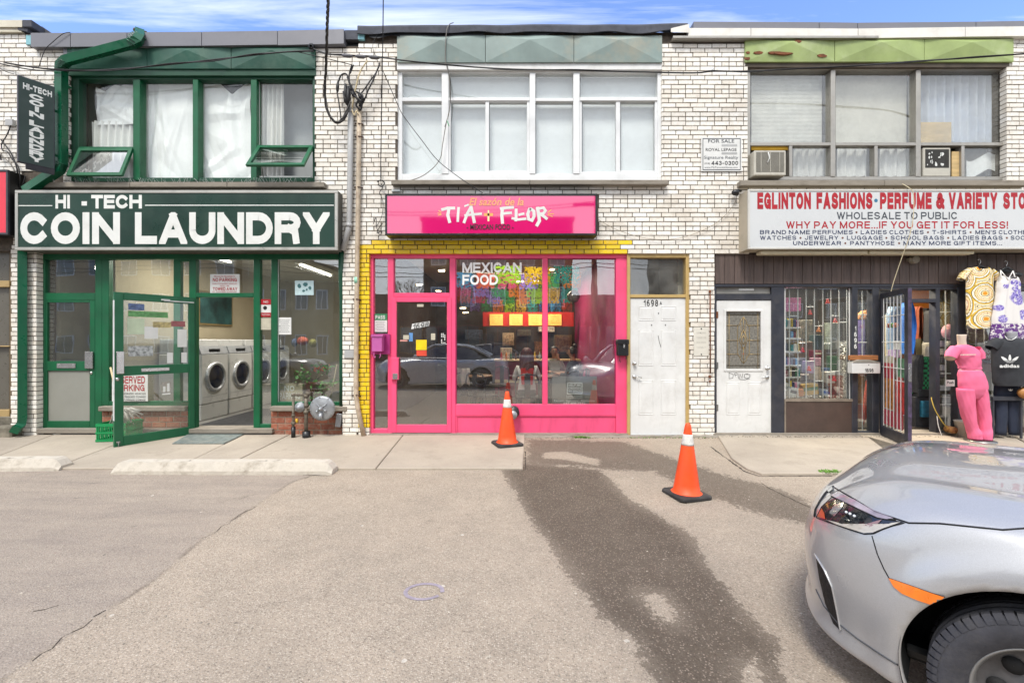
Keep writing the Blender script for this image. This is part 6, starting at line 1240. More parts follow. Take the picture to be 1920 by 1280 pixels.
# people: one skinned body each, hair and face as children
def skin_mesh(name, V, E, Rd, mat, lvl=2, root=0):
 me = bpy.data.meshes.new(name); me.from_pydata([tuple(v) for v in V], E, []); ob = bpy.data.objects.new(name, me); C.objects.link(ob)
 s = ob.modifiers.new('s', 'SKIN'); s.use_smooth_shade = True
 for i, r in enumerate(Rd): me.skin_vertices[0].data[i].radius = r if isinstance(r, tuple) else (r, r)
 me.skin_vertices[0].data[root].use_root = True
 d = ob.modifiers.new('d', 'SUBSURF'); d.levels = lvl; d.render_levels = lvl
 apply_mods(ob); ob.data.materials.clear()
 for m in (mat if isinstance(mat, (list, tuple)) else [mat]): ob.data.materials.append(m)
 return ob
SKIN = M('skin', '#b98466', .55, var=.06)
def seated(label, loc, face, top, pants, hair, hairlen, raise_hand=False, lean=.04, apron=None):
 V = [(0, 0, .52), (0, lean * .4, .70), (0, lean, .90), (0, lean, 1.0), (0, lean + .015, 1.06), (0, lean + .03, 1.13), (0, lean + .03, 1.20), (0, lean + .02, 1.25)]
 E = [(i, i + 1) for i in range(7)]; Rd = [(.15, .12), (.13, .10), (.15, .10), (.07, .065), (.05, .05), (.07, .08), (.078, .09), (.05, .06)]
 def add(v, r, p): V.append(v); Rd.append(r); E.append((p, len(V) - 1)); return len(V) - 1
 for s in (-1, 1):
  a = add((s * .15, lean, .94), .06, 2); b = add((s * .22, .05 + lean, .74), .045, a)
  if raise_hand and s == -1: c_ = add((s * .12, .20, .86), .034, b); hd = add((s * .07, .15, 1.04), .03, c_); dr = Vector((.1, -.1, 1))
  else: c_ = add((s * .16, .22, .72), .035, b); hd = add((s * .12, .32, .735), .028, c_); dr = Vector((-.2 * s, 1, -.05))
  dr.normalize(); sd = dr.cross(Vector((0, 0, 1))).normalized() if abs(dr.z) < .8 else Vector((1, 0, 0)); kn = add(Vector(V[hd]) + dr * .035, .028, hd)
  for f in range(4): k = add(Vector(V[kn]) + dr * .03 + sd * (f - 1.5) * .018, .009, kn); add(Vector(V[k]) + dr * (.03 + .008 * (f in (1, 2))) + Vector((0, 0, -.008)), .007, k)
  k = add(Vector(V[hd]) - sd * s * .03 + dr * .02, .010, hd); add(Vector(V[k]) + dr * .025, .008, k)
  h = add((s * .09, .06, .50), .085, 0); n = add((s * .12, .42, .50), .06, h); an = add((s * .12, .42, .12), .042, n); add((s * .12, .53, .05), (.038, .03), an)
 ob = skin_mesh('person', V, E, Rd, [SKIN, top, pants, M('dark_shoe', '#22201f', .6)])
 me = ob.data
 for p in me.polygons:
  c_ = p.center; p.use_smooth = True
  arm = abs(c_.x) > .09 and c_.y > .24 and .66 < c_.z < .8; armu = raise_hand and c_.x < -.02 and c_.y > .11 and c_.z > .98 and c_.z < 1.2 and c_.y > .12
  p.material_index = 3 if (c_.z < .09) else 0 if (c_.z > 1.01 or arm or armu) else 2 if c_.z < .56 else 1
 C.objects.unlink(ob); C.objects.link(ob)
 tag(ob, label, 'person'); ob.location = loc; ob.rotation_euler = (0, 0, face); ORG[ob.name] = Vector((0, 0, 0))
 hy = lean + .02; mb = MB()
 def hf(u, v_):
  a = 2 * math.pi * u; t = math.pi * (.02 + .62 * v_); fr = max(0, math.sin(a)); r = .098 * (1 - .12 * fr)
  zc = 1.185 + .105 * math.cos(t); rr = r * math.sin(t) * (1.0 + .04 * math.sin(a * 9)); 
  if fr > .25 and v_ > .55: rr *= .82; zc = max(zc, 1.225)
  return (rr * math.cos(a), hy + rr * math.sin(a) - .012, zc)
 mb.grid(hf, 28, 12); h1 = mb.build('hair', hair, None); h1.parent = ob
 if hairlen:
  mb = MB()
  def hl(u, v_): a = math.pi * (1.02 + .96 * u); rr = .096 + .02 * v_ + .012 * math.sin(u * 21 + v_ * 3); return (rr * 1.1 * math.cos(a), hy - .02 + rr * math.sin(a) - .03 * v_, 1.22 - hairlen * v_ - .012 * math.sin(u * 17))
  mb.grid(hl, 26, 8); h2 = mb.build('hair_length', hair, None); h2.parent = ob
 else:
  mb = MB(); mb.ball((0, hy - .06, 1.30), .045, 10); h2 = mb.build('hair_bun', hair, None); h2.parent = ob
 mb = MB()
 for s in (-1, 1): mb.ball((s * .028, hy + .098, 1.185), .010, 8)
 e = mb.build('eyes', LBLK, None); e.parent = ob
 mb = MB(); mb.ball((0, hy + .108, 1.155), .014, 8, 1, 1, 1.5); [mb.ball((s * .083, hy + .0, 1.165), .02, 8, .4, 1, 1.4) for s in (-1, 1)]; e = mb.build('nose_and_ears', SKIN, None); e.parent = ob
 mb = MB(); mb.ball((0, hy + .098, 1.122), .012, 8, 2, .6, .5); e = mb.build('mouth', M('lip', '#8a4a42', .5), None); e.parent = ob
 if apron:
  mb = MB(); mb.grid(lambda u, v_: ((-.11 + .22 * u) * (1 - .15 * v_), lean - .125 - .012 * math.sin(math.pi * u) + .02 * v_, .94 - .28 * v_), 8, 8); e = mb.build('red_vest', apron, None); e.parent = ob
 return ob
def chair(label, x, y, rz, m, group='metal chairs in the restaurant'):
 t = thing('bistro_chair', label, 'chair', (0, 0, 0), group)
 MB().cbox(-.2, .2, -.2, .2, .44, .465, .01).build('seat', m, t)
 for sx, sy in ((-1, -1), (1, -1), (-1, 1), (1, 1)): mb = MB(); mb.tube([(sx * .17, sy * .17, .44), (sx * .22, sy * .22, 0)], .012, 8); mb.build('leg', m, t)
 mb = MB(); mb.tube([(-.19, -.19, .45), (-.2, -.22, .7), (-.16, -.24, .82), (0, -.25, .86), (.16, -.24, .82), (.2, -.22, .7), (.19, -.19, .45)], .012, 8)
 mb.build('back_hoop', m, t); mb = MB(); mb.cbox(-.05, .05, -.25, -.24, .46, .85, .003); mb.build('back_splat', m, t)
 t.location = (x, y, 0); t.rotation_euler = (0, 0, rz); return t
def lamp_area(par, loc, sx, sy, e, col, rot=(0, 0, 0)):
 l = bpy.data.lights.new('lamp_light', 'AREA'); l.shape = 'RECTANGLE'; l.size = sx; l.size_y = sy; l.energy = e; l.color = col
 o = bpy.data.objects.new('lamp_light', l); C.objects.link(o); o.parent = par; o.location = Vector(loc) - org(par); o.rotation_euler = rot; return o
TUBE = M('lit_tube', '#ffffff', .5, var=0, emis='#fff6e2', es=6); BULB = M('lit_bulb', '#ffffff', .5, var=0, emis='#ffdca8', es=9)
# laundry interior
LW = M('laundry_wall', '#978d75', .9, var=.05, vs=1.5)
MB().box(X(70), -2.42, 6.1, 6.15, -.01, 3.06).build('back_wall', LW, laund); MB().box(-6.30, -6.25, .4, 6.1, -.01, 3.06).build('side_wall', LW, laund)
WASH = M('washer_enamel', '#c9c9c6', .3, var=.04, dirt=.1); WGR = M('washer_grey', '#8f9193', .4, var=.08); WGL = glassmat('washer_glass', (.12, .16, .24), .12)
def washer(label, y):
 t = thing('washing_machine', label, 'washing machine', (-5.85, y, 0), 'front loading washers in a row in the laundry')
 x1, w2 = -5.44, .375
 MB().cbox(-6.2, x1 - .01, y - w2, y + w2, .0, .27, .006).build('pedestal', WASH, t)
 MB().cbox(-6.2, x1, y - w2, y + w2, .275, 1.16, .015).build('cabinet', WASH, t)
 MB().prism([(-5.60, 1.165), (x1 - .0, 1.165), (x1 - .05, 1.30), (-5.60, 1.30)], y - w2, y + w2).build('control_panel', WGR, t)
 MB().cbox(-6.2, -5.62, y - w2 + .02, y + w2 - .02, 1.165, 1.43, .012).build('coin_box', WASH, t)
 mb = MB(); mb.box(x1 - .02, x1 - .012, y - .15, y + .15, 1.19, 1.255); mb.build('display', M('dark_display', '#1e2126', .3), t)
 mb = MB(); mb.lathe([(.21, .0), (.215, .03), (.245, .04), (.268, .03), (.275, .0)], (x1, y, .745), 'x', 36); mb.build('door_ring', M('washer_ring', '#b4b6b8', .25, metal=.3), t)
 mb = MB(); mb.lathe([(.001, .05), (.10, .045), (.16, .03), (.215, .012)], (x1, y, .745), 'x', 30); mb.build('door_bowl', M('dark_blue_bowl', '#141c30', .12, var=.3, coat=.5), t)
 MB().cbox(x1 + .02, x1 + .05, y - .28, y - .25, .70, .80, .005).build('door_handle', WGR, t); MB().box(x1 - .001, x1 + .003, y - w2 + .03, y + w2 - .03, .40, .405).build('panel_seam', WGR, t)
for i, y in enumerate((1.58, 2.38, 3.18, 3.98)): washer(('first washer seen through the open doorway', 'second washer seen through the open doorway', 'third washer, behind the narrow pane beside the doorway', 'fourth washer, behind the left edge of the big laundry window')[i], y)
pc = thing('picture', 'dark seascape picture on the laundry wall above the first washer', 'picture', (-6.24, 2.9, 1.7))
MB().cbox(-6.24, -6.21, 2.25, 3.35, 1.72, 2.42, .006).build('picture_frame', M('thin_gold', '#6a5a38', .5), pc); MB().box(-6.209, -6.206, 2.29, 3.31, 1.76, 2.38).build('canvas_print', M('sea_print', '#1f3d3c', .5, var=.6, vs=3), pc)
tl = thing('ceiling_light', 'lit fluorescent tube fixture on the laundry ceiling', 'light', (-4.2, 3, 2.9)); MB().cbox(-4.3, -4.1, 2.2, 3.8, 2.93, 3.04, .01).build('fixture', WPAINT, tl); mb = MB(); mb.tube([(-4.2, 2.25, 2.91), (-4.2, 3.75, 2.91)], .02, 8); mb.build('tube', TUBE, tl); lamp_area(tl, (-4.2, 3, 2.88), .3, 1.5, 34, (1, .95, .86))
tl = thing('ceiling_light', 'lit fluorescent fixture near the laundry door, hidden high behind the sign', 'light', (-5.4, 1.2, 2.9)); MB().cbox(-5.5, -5.3, .6, 2.0, 2.93, 3.04, .01).build('fixture', WPAINT, tl); mb = MB(); mb.tube([(-5.4, .65, 2.91), (-5.4, 1.95, 2.91)], .02, 8); mb.build('tube', TUBE, tl); lamp_area(tl, (-5.4, 1.3, 2.88), .3, 1.3, 34, (1, .95, .86))
wm = thing('floor_mat', 'dark mat inside the laundry doorway', 'mat', (-4.3, .8, 0)); MB().cbox(-5.2, -3.7, .4, 2.6, -.003, .01, .003).build('mat_sheet', M('dark_mat', '#2c2c2e', .9, var=.2), wm)
wf = thing('wall_speaker', 'small dark box with a cable on the laundry back wall', 'speaker', (X(465, 6), 6, 2)); MB().pb(459, 475, 562, 577, 5.9, 6.05, .01).build('box', BLACK, wf); mb = MB(); mb.tube([q3(471, 577, 6.0), q3(468, 600, 6.05), q3(464, 618, 6.05), q3(461, 640, 6.05)], .012, 6); mb.build('cord', BLACK, wf)
for (a, b, c_, d_, col, nm) in ((548, 556, 634, 650, '#3a4660', 'blue'), (557, 578, 628, 650, '#9c4a30', 'rust red'), (580, 594, 636, 650, '#6d6a35', 'olive')):
 lb = thing('laundry_bag', nm + ' bundle of laundry on top of the machines behind the big window', 'laundry bag', (X((a + b) / 2, 3.4), 3.4, 1.4)); mb = MB(); mb.ball((X((a + b) / 2, 3.4), 3.4, Z((c_ + d_) / 2, 3.4)), .16, 12, (b - a) * .012 / .16 * .5, .7, .6); mb.build('bundle', M('bundle' + nm, col, .8, var=.3, vs=8), lb)
pl_ = thing('potted_plant', 'leafy green plant with orange flowers in the laundry window behind the gas meter', 'plant', (X(600, .4), .4, 0)); mb = MB(); rp_ = random.Random(3)
LEAF = M('leaf_green', '#5a9a36', .45, var=.35, vs=30, per=.45); stems = MB(); fl_ = MB()
for cx, cz, r in ((562, 705, 13), (575, 700, 12), (588, 720, 14), (596, 735, 12), (585, 745, 10), (605, 722, 9), (615, 690, 10), (600, 688, 12), (572, 712, 11), (622, 716, 7)):
 stems.tube([(X(590, .42), .42, .75), (X((cx + 590) / 2, .4), .40, (Z(cz, .4) + .75) / 2), (X(cx, .4), .38, Z(cz, .4))], .006, 5)
 for _ in range(26):
  c0 = Vector((X(cx + rp_.gauss(0, r * .45), .3), .3 + rp_.gauss(0, .05), Z(cz + rp_.gauss(0, r * .4), .38))); a = Vector((rp_.gauss(0, 1), rp_.gauss(0, 1), rp_.gauss(0, .6))).normalized(); b = a.cross(Vector((rp_.gauss(0, 1), rp_.gauss(0, 1), rp_.gauss(0, 1)))).normalized(); l = rp_.uniform(.045, .08)
  mb.add([c0, c0 + a * l * .5 + b * l * .3, c0 + a * l, c0 + a * l * .5 - b * l * .3], [(0, 1, 2, 3)])
for _ in range(34): c0 = (X(598 + rp_.uniform(-12, 24), .35), .35 + rp_.uniform(-.05, .05), Z(689 + rp_.uniform(-6, 7), .35)); fl_.ball(c0, rp_.uniform(.009, .02), 5)
mb.build('leaves', LEAF, pl_); stems.build('stem', M('stem_green', '#4c5a2a', .6), pl_); fl_.build('flowers', M('orange_flower', '#d9622e', .6, var=.3, vs=30), pl_)
MB().lathe([(.001, .42), (.10, .42), (.14, .74), (.15, .76), (.13, .76), (.12, .72), (.001, .72)], (X(590, .42), .42, 0), 'z', 20).build('pot', M('clay_pot', '#7c5140', .8), pl_)
MB().cbox(X(530, .42), X(632, .42), .2, .75, .0, .42, .01).build('stand', M('window_stand', '#6f6a5e', .7), pl_)
st = thing('stick', 'pale broom handle leaning inside the laundry window', 'broom', (X(620, .3), .3, .4)); mb = MB(); mb.tube([q3(632, 683, .22), q3(619, 750, .3)], .011, 8); mb.build('broom_handle', M('pale_wood', '#c2b08a', .6), st)
# restaurant interior
MAG = M('magenta_wall', '#941f58', .7, var=.05, vs=1.2); DKW = M('olive_brown_wall', '#33271a', .85, var=.1, vs=1.5)
MB().box(1.76, 1.80, .20, 9.0, -.004, 3.06).build('side_wall', MAG, rest); MB().box(-2.2, 1.76, 6.0, 6.05, -.004, 3.06).build('back_wall', DKW, rest); MB().box(-2.175, -2.13, .3, 6.0, -.004, 3.06).build('side_wall', DKW, rest)
MB().box(1.8, 2.7, 1.2, 1.25, -.004, 3.06).build('stair_wall', LW, rest)
ct = thing('counter', 'dark red service counter with a cream band inside the restaurant', 'counter', (.4, 4.7, 0))
MB().cbox(X(928, 4.6), 1.70, 4.6, 5.2, 0.0, .90, .01).build('counter_front', M('dark_red_panel', '#7a1836', .35, var=.06), ct); MB().cbox(X(926, 4.6), 1.72, 4.55, 5.25, .90, .94, .006).build('counter_top', M('cream_top', '#c2ac84', .4), ct); MB().box(X(928, 4.58), 1.70, 4.585, 4.6, .36, .44).build('band', M('cream_band', '#bfae84', .5), ct)
vb = thing('menu_fascia', 'red overhead menu band with four lit yellow menu boards behind the counter', 'menu board', (.3, 5.0, 1.8))
MB().pb(905, 1076, 585, 612, 5.0, 5.1, .01).build('red_band', M('red_band', '#b9241c', .5, var=.06), vb)
MNU = M('lit_menu', '#f1c66a', .6, var=.12, vs=8, emis='#f7b048', es=.35)
for i, a in enumerate((918, 955, 991, 1028)):
 b = MB(); b.pb(a, a + 25, 589, 610, 4.96, 4.99, .004); b.build('menu', MNU, vb)
 for k in range(4): pt('tacos y tortas', a + 12.5, 593 + k * 4, 4.955, 1.6, M('menu_ink', '#9a7a3a', .8), vb, 15)
for i, (px, py) in enumerate(((828, 507), (786, 533), (868, 577), (873, 585), (822, 545), (1035, 500))):
 yy = 1.2 + .5 * i; dl = thing('downlight', ['round downlight high behind the restaurant transom', 'downlight low in the restaurant transom', 'small warm spot left of the menus, upper one', 'small warm spot left of the menus, lower one', 'downlight behind the lower transom corner', 'downlight over the paper banners'][i], 'light', (X(px, yy), yy, Z(py, yy)), 'small warm downlights inside the restaurant')
 z = min(Z(py, yy), 3.05); mb = MB(); mb.lathe([(.001, z - .02), (.05, z - .02), (.06, z)], (X(px, yy), yy, 0), 'z', 16); mb.build('bulb_disc', BULB, dl)
 if i in (0, 2, 5): MB().lathe([(.06, z), (.065, z), (.065, z + .02), (.001, z + .02)], (X(px, yy), yy, 0), 'z', 16).build('trim', WPAINT, dl)
mlt = thing('ceiling_light', 'unseen warm ceiling panel added to light the restaurant tables', 'light', (0, 1.3, 3)); MB().cbox(-.8, .8, 1.0, 1.6, 3.0, 3.05, .01).build('panel_frame', WPAINT, mlt); MB().box(-.75, .75, 1.05, 1.55, 2.99, 2.999).build('diffuser', TUBE, mlt); lamp_area(mlt, (0, 1.3, 2.97), 1.5, .5, 26, (1, .88, .72))  # panel added out of view above the window head to light the room
mlt = thing('ceiling_light', 'warm panel added to light the restaurant counter', 'light', (.4, 4.2, 3)); MB().cbox(.0, .8, 5.3, 5.6, 3.0, 3.05, .01).build('panel_frame', WPAINT, mlt); MB().box(.05, .75, 5.34, 5.56, 2.99, 2.999).build('diffuser', BULB, mlt); lamp_area(mlt, (.4, 4.3, 2.97), 1.4, .4, 60, (1, .8, .6))  # added panel; its area lamp hangs farther forward to light the counter
def flagmat(col):
 k = 'tissue_' + col
 if k in MATS: return MATS[k]
 q = Nodes(k); v = q.coord((1, 1, 1)); q.col(lin(col)); q.setv('Roughness', .7)
 vo = q.voro(v, 24, 'F1'); h = q.math('LESS_THAN', vo, .40); q.t.nodes.remove; tr = q.n('BsdfTransparent'); tl_ = q.n('BsdfTranslucent'); tl_.inputs[0].default_value = lin(col)
 a = q.n('MixShader'); a.inputs[0].default_value = .45; q.l(q.b.outputs[0], a.inputs[1]); q.l(tl_.outputs[0], a.inputs[2]); m = q.n('MixShader'); q.l(h, m.inputs[0]); q.l(a.outputs[0], m.inputs[1]); q.l(tr.outputs[0], m.inputs[2]); q.l(m.outputs[0], q.o.inputs[0]); MATS[k] = q.m; return q.m
FC = ['#c2701a', '#a8345f', '#2a5a9c', '#86b42a', '#7a62b4', '#3f88bd', '#b89a20', '#2a803f', '#a8402a', '#2a8a84']
def bunting(label, y, py, px0, px1, n, seed, h=.30):
 t = thing('paper_bunting', label, 'bunting', (X((px0 + px1) / 2, y), y, Z(py, y)), 'strings of cut paper flags in the restaurant'); r_ = random.Random(seed)
 P = [q3(px0 + (px1 - px0) * i / 12, py + 3 * math.sin(math.pi * i / 12), y) for i in range(13)]; mb = MB(); mb.tube(P, .003, 5); mb.build('string', PAPER, t)
 for i in range(n):
  a = px0 + (px1 - px0) * (i + .06) / n; b = px0 + (px1 - px0) * (i + .94) / n; c_ = FC[(i * 3 + seed) % 10]; tz = Z(py + 3 * math.sin(math.pi * (i + .5) / n), y); ph = r_.random() * 6
  def f(u, v_): x = X(a + (b - a) * u, y); return (x, y + .015 * math.sin(u * 5 + ph + v_ * 2), tz - h * v_ - (.03 * abs(math.sin(u * math.pi * 4)) if v_ > .99 else 0))
  mb = MB(); mb.grid(f, 16, 6); mb.build('flag', flagmat(c_), t)
bunting('front string of bright cut paper flags behind the MEXICAN FOOD letters', .9, 497, 925, 1090, 3, 3, .28)
bunting('second string of paper flags, lower and farther back', 1.6, 510, 850, 1092, 6, 5, .26); bunting('third string of paper flags above the menus', 2.4, 528, 852, 1085, 7, 1, .26); bunting('fourth string of paper flags in the middle of the restaurant', 3.2, 543, 856, 1078, 8, 8, .26); bunting('rearmost string of paper flags just over the red menu band', 4.1, 560, 880, 1074, 9, 4, .27)
db = thing('mirror_ball', 'hanging silver globe lamp beside the right mullion of the restaurant window', 'lamp', (X(1075, .6), .6, Z(555, .6))); mb = MB(); mb.ball(q3(1075, 556, .6), .105, 18); mb.build('globe', M('globe_silver', '#9a958c', .2, metal=.7, var=.3, vs=30), db); mb = MB(); mb.tube([q3(1075, 545, .6), (X(1075, .6), .6, 3.05)], .004, 5); mb.build('cord', BLACK, db)
MCH = M('gunmetal_chair', '#3c3d3f', .35, metal=.6); tabm = M('table_wood', '#6b4a30', .5, var=.15)
def table(label, x, y):
 t = thing('round_table', label, 'table', (x, y, 0)); MB().lathe([(.001, .72), (.34, .72), (.35, .735), (.34, .75), (.001, .75)], (x, y, 0), 'z', 28).build('tabletop', tabm, t); MB().lathe([(.03, .72), (.03, .03), (.22, .02), (.22, 0)], (x, y, 0), 'z', 16).build('pedestal', MCH, t)
table('round table behind the nearest seated diner', X(1012, 1.7), 1.75); table('round table between the two far diners', X(1062, 3.0), 3.0); table('empty round table near the restaurant door', X(890, 1.9), 1.9)
chair('metal chair under the diner with long red hair', X(988, .98), .98, 0, MCH); chair('metal chair under the diner in the pale sweater', X(1039, 2.75), 3.5, R(180), MCH); chair('metal chair under the diner in black', X(1078, 2.4), 2.4, R(60), MCH)
chair('empty metal chair right of the glass door', X(905, 1.2), 1.2, R(-30), MCH); chair('empty metal chair farther back by the counter', X(930, 2.9), 2.9, R(150), MCH)
RH = M('auburn_hair', '#4a1714', .5, var=.3, vs=30); BH = M('black_hair', '#15110f', .45, var=.3, vs=30)
seated('person with long auburn hair and white sleeves, seated back to the window', (X(988, 1.0), 1.0, 0), 0, M('white_sleeve', '#d0ccc4', .8), M('grey_trousers', '#5d5c5e', .8), RH, .30, apron=M('bright_red_cloth', '#c8261c', .7))
seated('person in a pale sweater facing the window with a hand at the chin', (X(1039, 3.4), 3.4, 0), R(180), M('pale_sweater', '#a9a79a', .9), M('dark_trousers', '#26262a', .8), BH, .16, raise_hand=True)
seated('person in a black top seated at the right of the restaurant window', (X(1078, 2.4), 2.4, 0), R(60), M('black_top', '#1b1b1e', .8), M('dark_trousers', '#26262a', .8), BH, 0)
cc_ = thing('jacket', 'cream jacket draped over a chair seen at the left of the big restaurant pane', 'jacket', (X(868, 1.1), 1.1, .5))
def jf(u, v_): return (X(856 + 24 * u, 1.15) + .01 * math.sin(v_ * 9), 1.15 + .05 * math.cos(u * 6) + .02 * math.sin(u * 13), Z(690 + (32 + 4 * math.sin(u * 7)) * v_, 1.15))
mb = MB(); mb.grid(jf, 20, 8); mb.build('draped_cloth', M('cream_cloth', '#b9b0a0', .9, var=.1), cc_); chair('metal chair carrying the cream jacket', X(868, 1.4), 1.4, R(10), MCH)
for (a, b, c_, d_, yy, col, lb_) in ((942, 964, 624, 648, 5.8, '#a99478', 'framed food picture on the back wall'), (872, 904, 618, 636, 5.7, '#48505e', 'dark screen on the back wall left'), (938, 960, 652, 674, 4.9, '#9b8f7c', 'steel food warmer on the counter'), (1002, 1028, 640, 668, 5.6, '#a8854a', 'brown carton stack behind the counter'), (1040, 1072, 628, 660, 5.6, '#8b7a48', 'shelf of jars at the counter end'), (905, 925, 625, 660, 5.7, '#2c2823', 'black fridge at the back of the restaurant'), (970, 995, 618, 630, 5.8, '#4f4a40', 'dark hood over the stove'), (1010, 1040, 612, 622, 5.8, '#c9c6ba', 'pale note board under the red band')):
 t = thing('kitchen_box', lb_, lb_.split()[1] + ' ' + lb_.split()[2] if False else 'kitchen item', (X((a + b) / 2, yy), yy, Z(d_, yy))); MB().pb(a, b, c_, d_, yy, yy + .25, .01).build('casing', M('k' + col[1:], col, .5, var=.3, vs=10), t); MB().pb(a + 2, b - 2, c_ + 2, d_ - 2, yy - .004, yy, .002).build('front_panel', M('kf' + col[1:], col, .3, var=.6, vs=16), t)
for i in range(9):
 px = 940 + i * 9; t = thing('bottle', ['red', 'amber', 'green', 'brown', 'white', 'red capped', 'dark', 'yellow', 'clear'][i] + ' sauce bottle in the row on the restaurant counter', 'bottle', (X(px, 4.7), 4.7, .94), 'bottles on the restaurant counter'); MB().lathe([(.001, .94), (.03, .94), (.03, 1.05), (.012, 1.09), (.012, 1.12), (.001, 1.12)], (X(px, 4.7), 4.7, 0), 'z', 10).build('glass_body', M('bot%d' % i, ['#a02a1c', '#b06a1c', '#2c5a2a', '#4a2c18', '#c2bfb4', '#8c2a20', '#221c1a', '#c2a02a', '#8d9a92'][i], .2), t)
# variety store interior and wares
OW = M('orange_inner_wall', '#c2701c', .8, var=.12, vs=1.5); SD = M('dim_store_wall', '#4e4840', .9, var=.2)
MB().box(X(1345), X(2200), 3.4, 3.45, .0, 3.06).build('back_wall', SD, vari); MB().box(X(1460, .3), X(1460, .3) + .04, .2, 3.4, .0, 3.06).build('side_wall', SD, vari)
MB().pb(1700, 1760, 545, 640, 2.2, 2.25).build('orange_panel', OW, vari)
tl = thing('ceiling_light', 'unseen warm tube set to brighten the store entrance', 'light', (X(1700, 1.2), 1.2, 2.9)); MB().cbox(4.8, 6.4, 1.15, 1.3, 2.93, 3.04, .01).build('fixture', WPAINT, tl); mb = MB(); mb.tube([(4.85, 1.22, 2.9), (6.35, 1.22, 2.9)], .02, 8); mb.build('tube', TUBE, tl); lamp_area(tl, (5.6, 1.22, 2.88), 1.4, .2, 90, (1, .85, .62))  # unseen tube behind the header, set to brighten the doorway
tl = thing('ceiling_light', 'lit white tube over the barred display window', 'light', (X(1535, .8), .8, 2.9)); MB().cbox(4.0, 5.2, .8, .95, 2.8, 2.9, .01).build('fixture', WPAINT, tl); mb = MB(); mb.tube([(4.05, .88, 2.78), (5.15, .88, 2.78)], .02, 8); mb.build('tube', TUBE, tl); lamp_area(tl, (4.6, .9, 2.76), 1.1, .2, 60, (1, .95, .88))  # unseen tube placed near the glass to brighten the display
sh = thing('display_shelf', 'white shelf unit at the left of the barred display window', 'shelf', (X(1485, .4), .4, .6)); ys = .38
for py in (613, 633, 658, 684, 706, 730): MB().pb(1472, 1502, py, py + 3, ys, ys + .28, .004).build('shelf_board', WPAINT, sh)
rg = random.Random(21); cols = [('teal', '#2a7d80'), ('white', '#cfcdc4'), ('yellow', '#c9b02a'), ('navy', '#26345e'), ('pink', '#c9809a'), ('grey', '#7d7f84'), ('brown', '#6e4c34'), ('sky blue', '#6f9cc4'), ('maroon', '#6e1f30'), ('cream', '#c8bb98'), ('black', '#1e1e20'), ('green', '#3c7048')]
rows_ = ['top', 'second', 'third', 'fourth', 'fifth', 'lowest']
for r, py in enumerate((613, 633, 658, 684, 706, 730)):
 px = 1473; kk = 0
 while px < 1497:
  wd = rg.uniform(4, 6.5); hgt = rg.uniform(11, 17); nm, col = cols[(r * 5 + kk) % 12]; kk += 1
  t = thing('boxed_item', nm + ' carton on the ' + rows_[r] + ' shelf of the barred window, ' + ['first', 'second', 'third', 'fourth', 'fifth', 'sixth', 'seventh'][min(6, kk - 1)] + ' along', 'carton', (X(px, ys + .05), ys + .05, Z(py, ys)), 'cartons on the barred window shelf'); MB().pb(px, px + wd - .6, py - hgt, py, ys + .04, ys + .2, .003).build('carton', M('c_' + nm, col, .5, var=.25, vs=20), t); px += wd
def goods(lb, px0, px1, py0, py1, y, col, cat='box', nm='boxed_item', tilt=0, var=.3, stripe=None):
 t = thing(nm, lb, cat, (X((px0 + px1) / 2, y), y, Z(py1, y))); mb = MB(); mb.pb(px0, px1, py0, py1, y, y + .14, .004)
 if tilt: mb.rot(0, q3((px0 + px1) / 2, py1, y), 'Y', R(tilt))
 mb.build('carton', M('g' + col[1:], col, .5, var=var, vs=18), t)
 if stripe: m2 = MB(); m2.pb(px0 + 1, px1 - 1, py0 + (py1 - py0) * .3, py0 + (py1 - py0) * .6, y - .004, y, .001); tilt and m2.rot(0, q3((px0 + px1) / 2, py1, y), 'Y', R(tilt)); m2.build('label_strip', M('g' + stripe[1:], stripe, .5), t)
goods('big pink box at the top of the barred window', 1473, 1502, 558, 583, .3, '#c9719c'); goods('maroon box in the middle of the barred window', 1527, 1541, 657, 669, .5, '#6e1428', stripe='#d8cbb0'); goods('lilac perfume carton stack in the barred window', 1514, 1526, 677, 700, .4, '#a58ba8')
goods('pink patterned carton in the barred window', 1528, 1540, 671, 686, .42, '#b98a96'); goods('beige carton right of the lilac stack', 1527, 1540, 688, 712, .4, '#b3a18c'); goods('navy flat box behind the bars', 1544, 1558, 690, 698, .5, '#24406a'); goods('white printed carton low in the window', 1551, 1566, 697, 718, .35, '#c7c3b8', stripe='#2a2c30')
goods('dark green gift box behind the bars', 1560, 1573, 668, 693, .5, '#2f4a34'); goods('blue packet leaning on the window floor', 1541, 1556, 730, 742, .3, '#a9b7cf', tilt=10, stripe='#2f5fb0'); goods('yellow game box on the window floor', 1506, 1536, 720, 740, .35, '#b8933a', tilt=-6, stripe='#3c7048'); goods('white toy box with dark print on the window floor', 1479, 1493, 726, 744, .28, '#c4c8c6', tilt=14, stripe='#2a3a4c')
goods('orange package beside the yellow game box', 1497, 1507, 729, 743, .3, '#b86a24'); goods('black strap case on the window floor', 1558, 1571, 726, 742, .3, '#26262a', tilt=-30); goods('grey towel roll on the window floor', 1569, 1586, 728, 741, .3, '#b9b6ae', tilt=25); goods('brown carton wall at the back of the window', 1500, 1524, 640, 676, .9, '#7d6a58'); goods('teal bag behind the bars', 1527, 1545, 628, 655, 1.0, '#3c4c48'); goods('row of cartons low in the window', 1500, 1550, 702, 726, .6, '#857c78', var=.6)
goods('pale round bag hanging in the window', 1556, 1572, 605, 655, 1.1, '#6f7466'); goods('patterned scarf hanging in the window', 1501, 1524, 600, 640, 1.2, '#5f5a4c', var=.7)
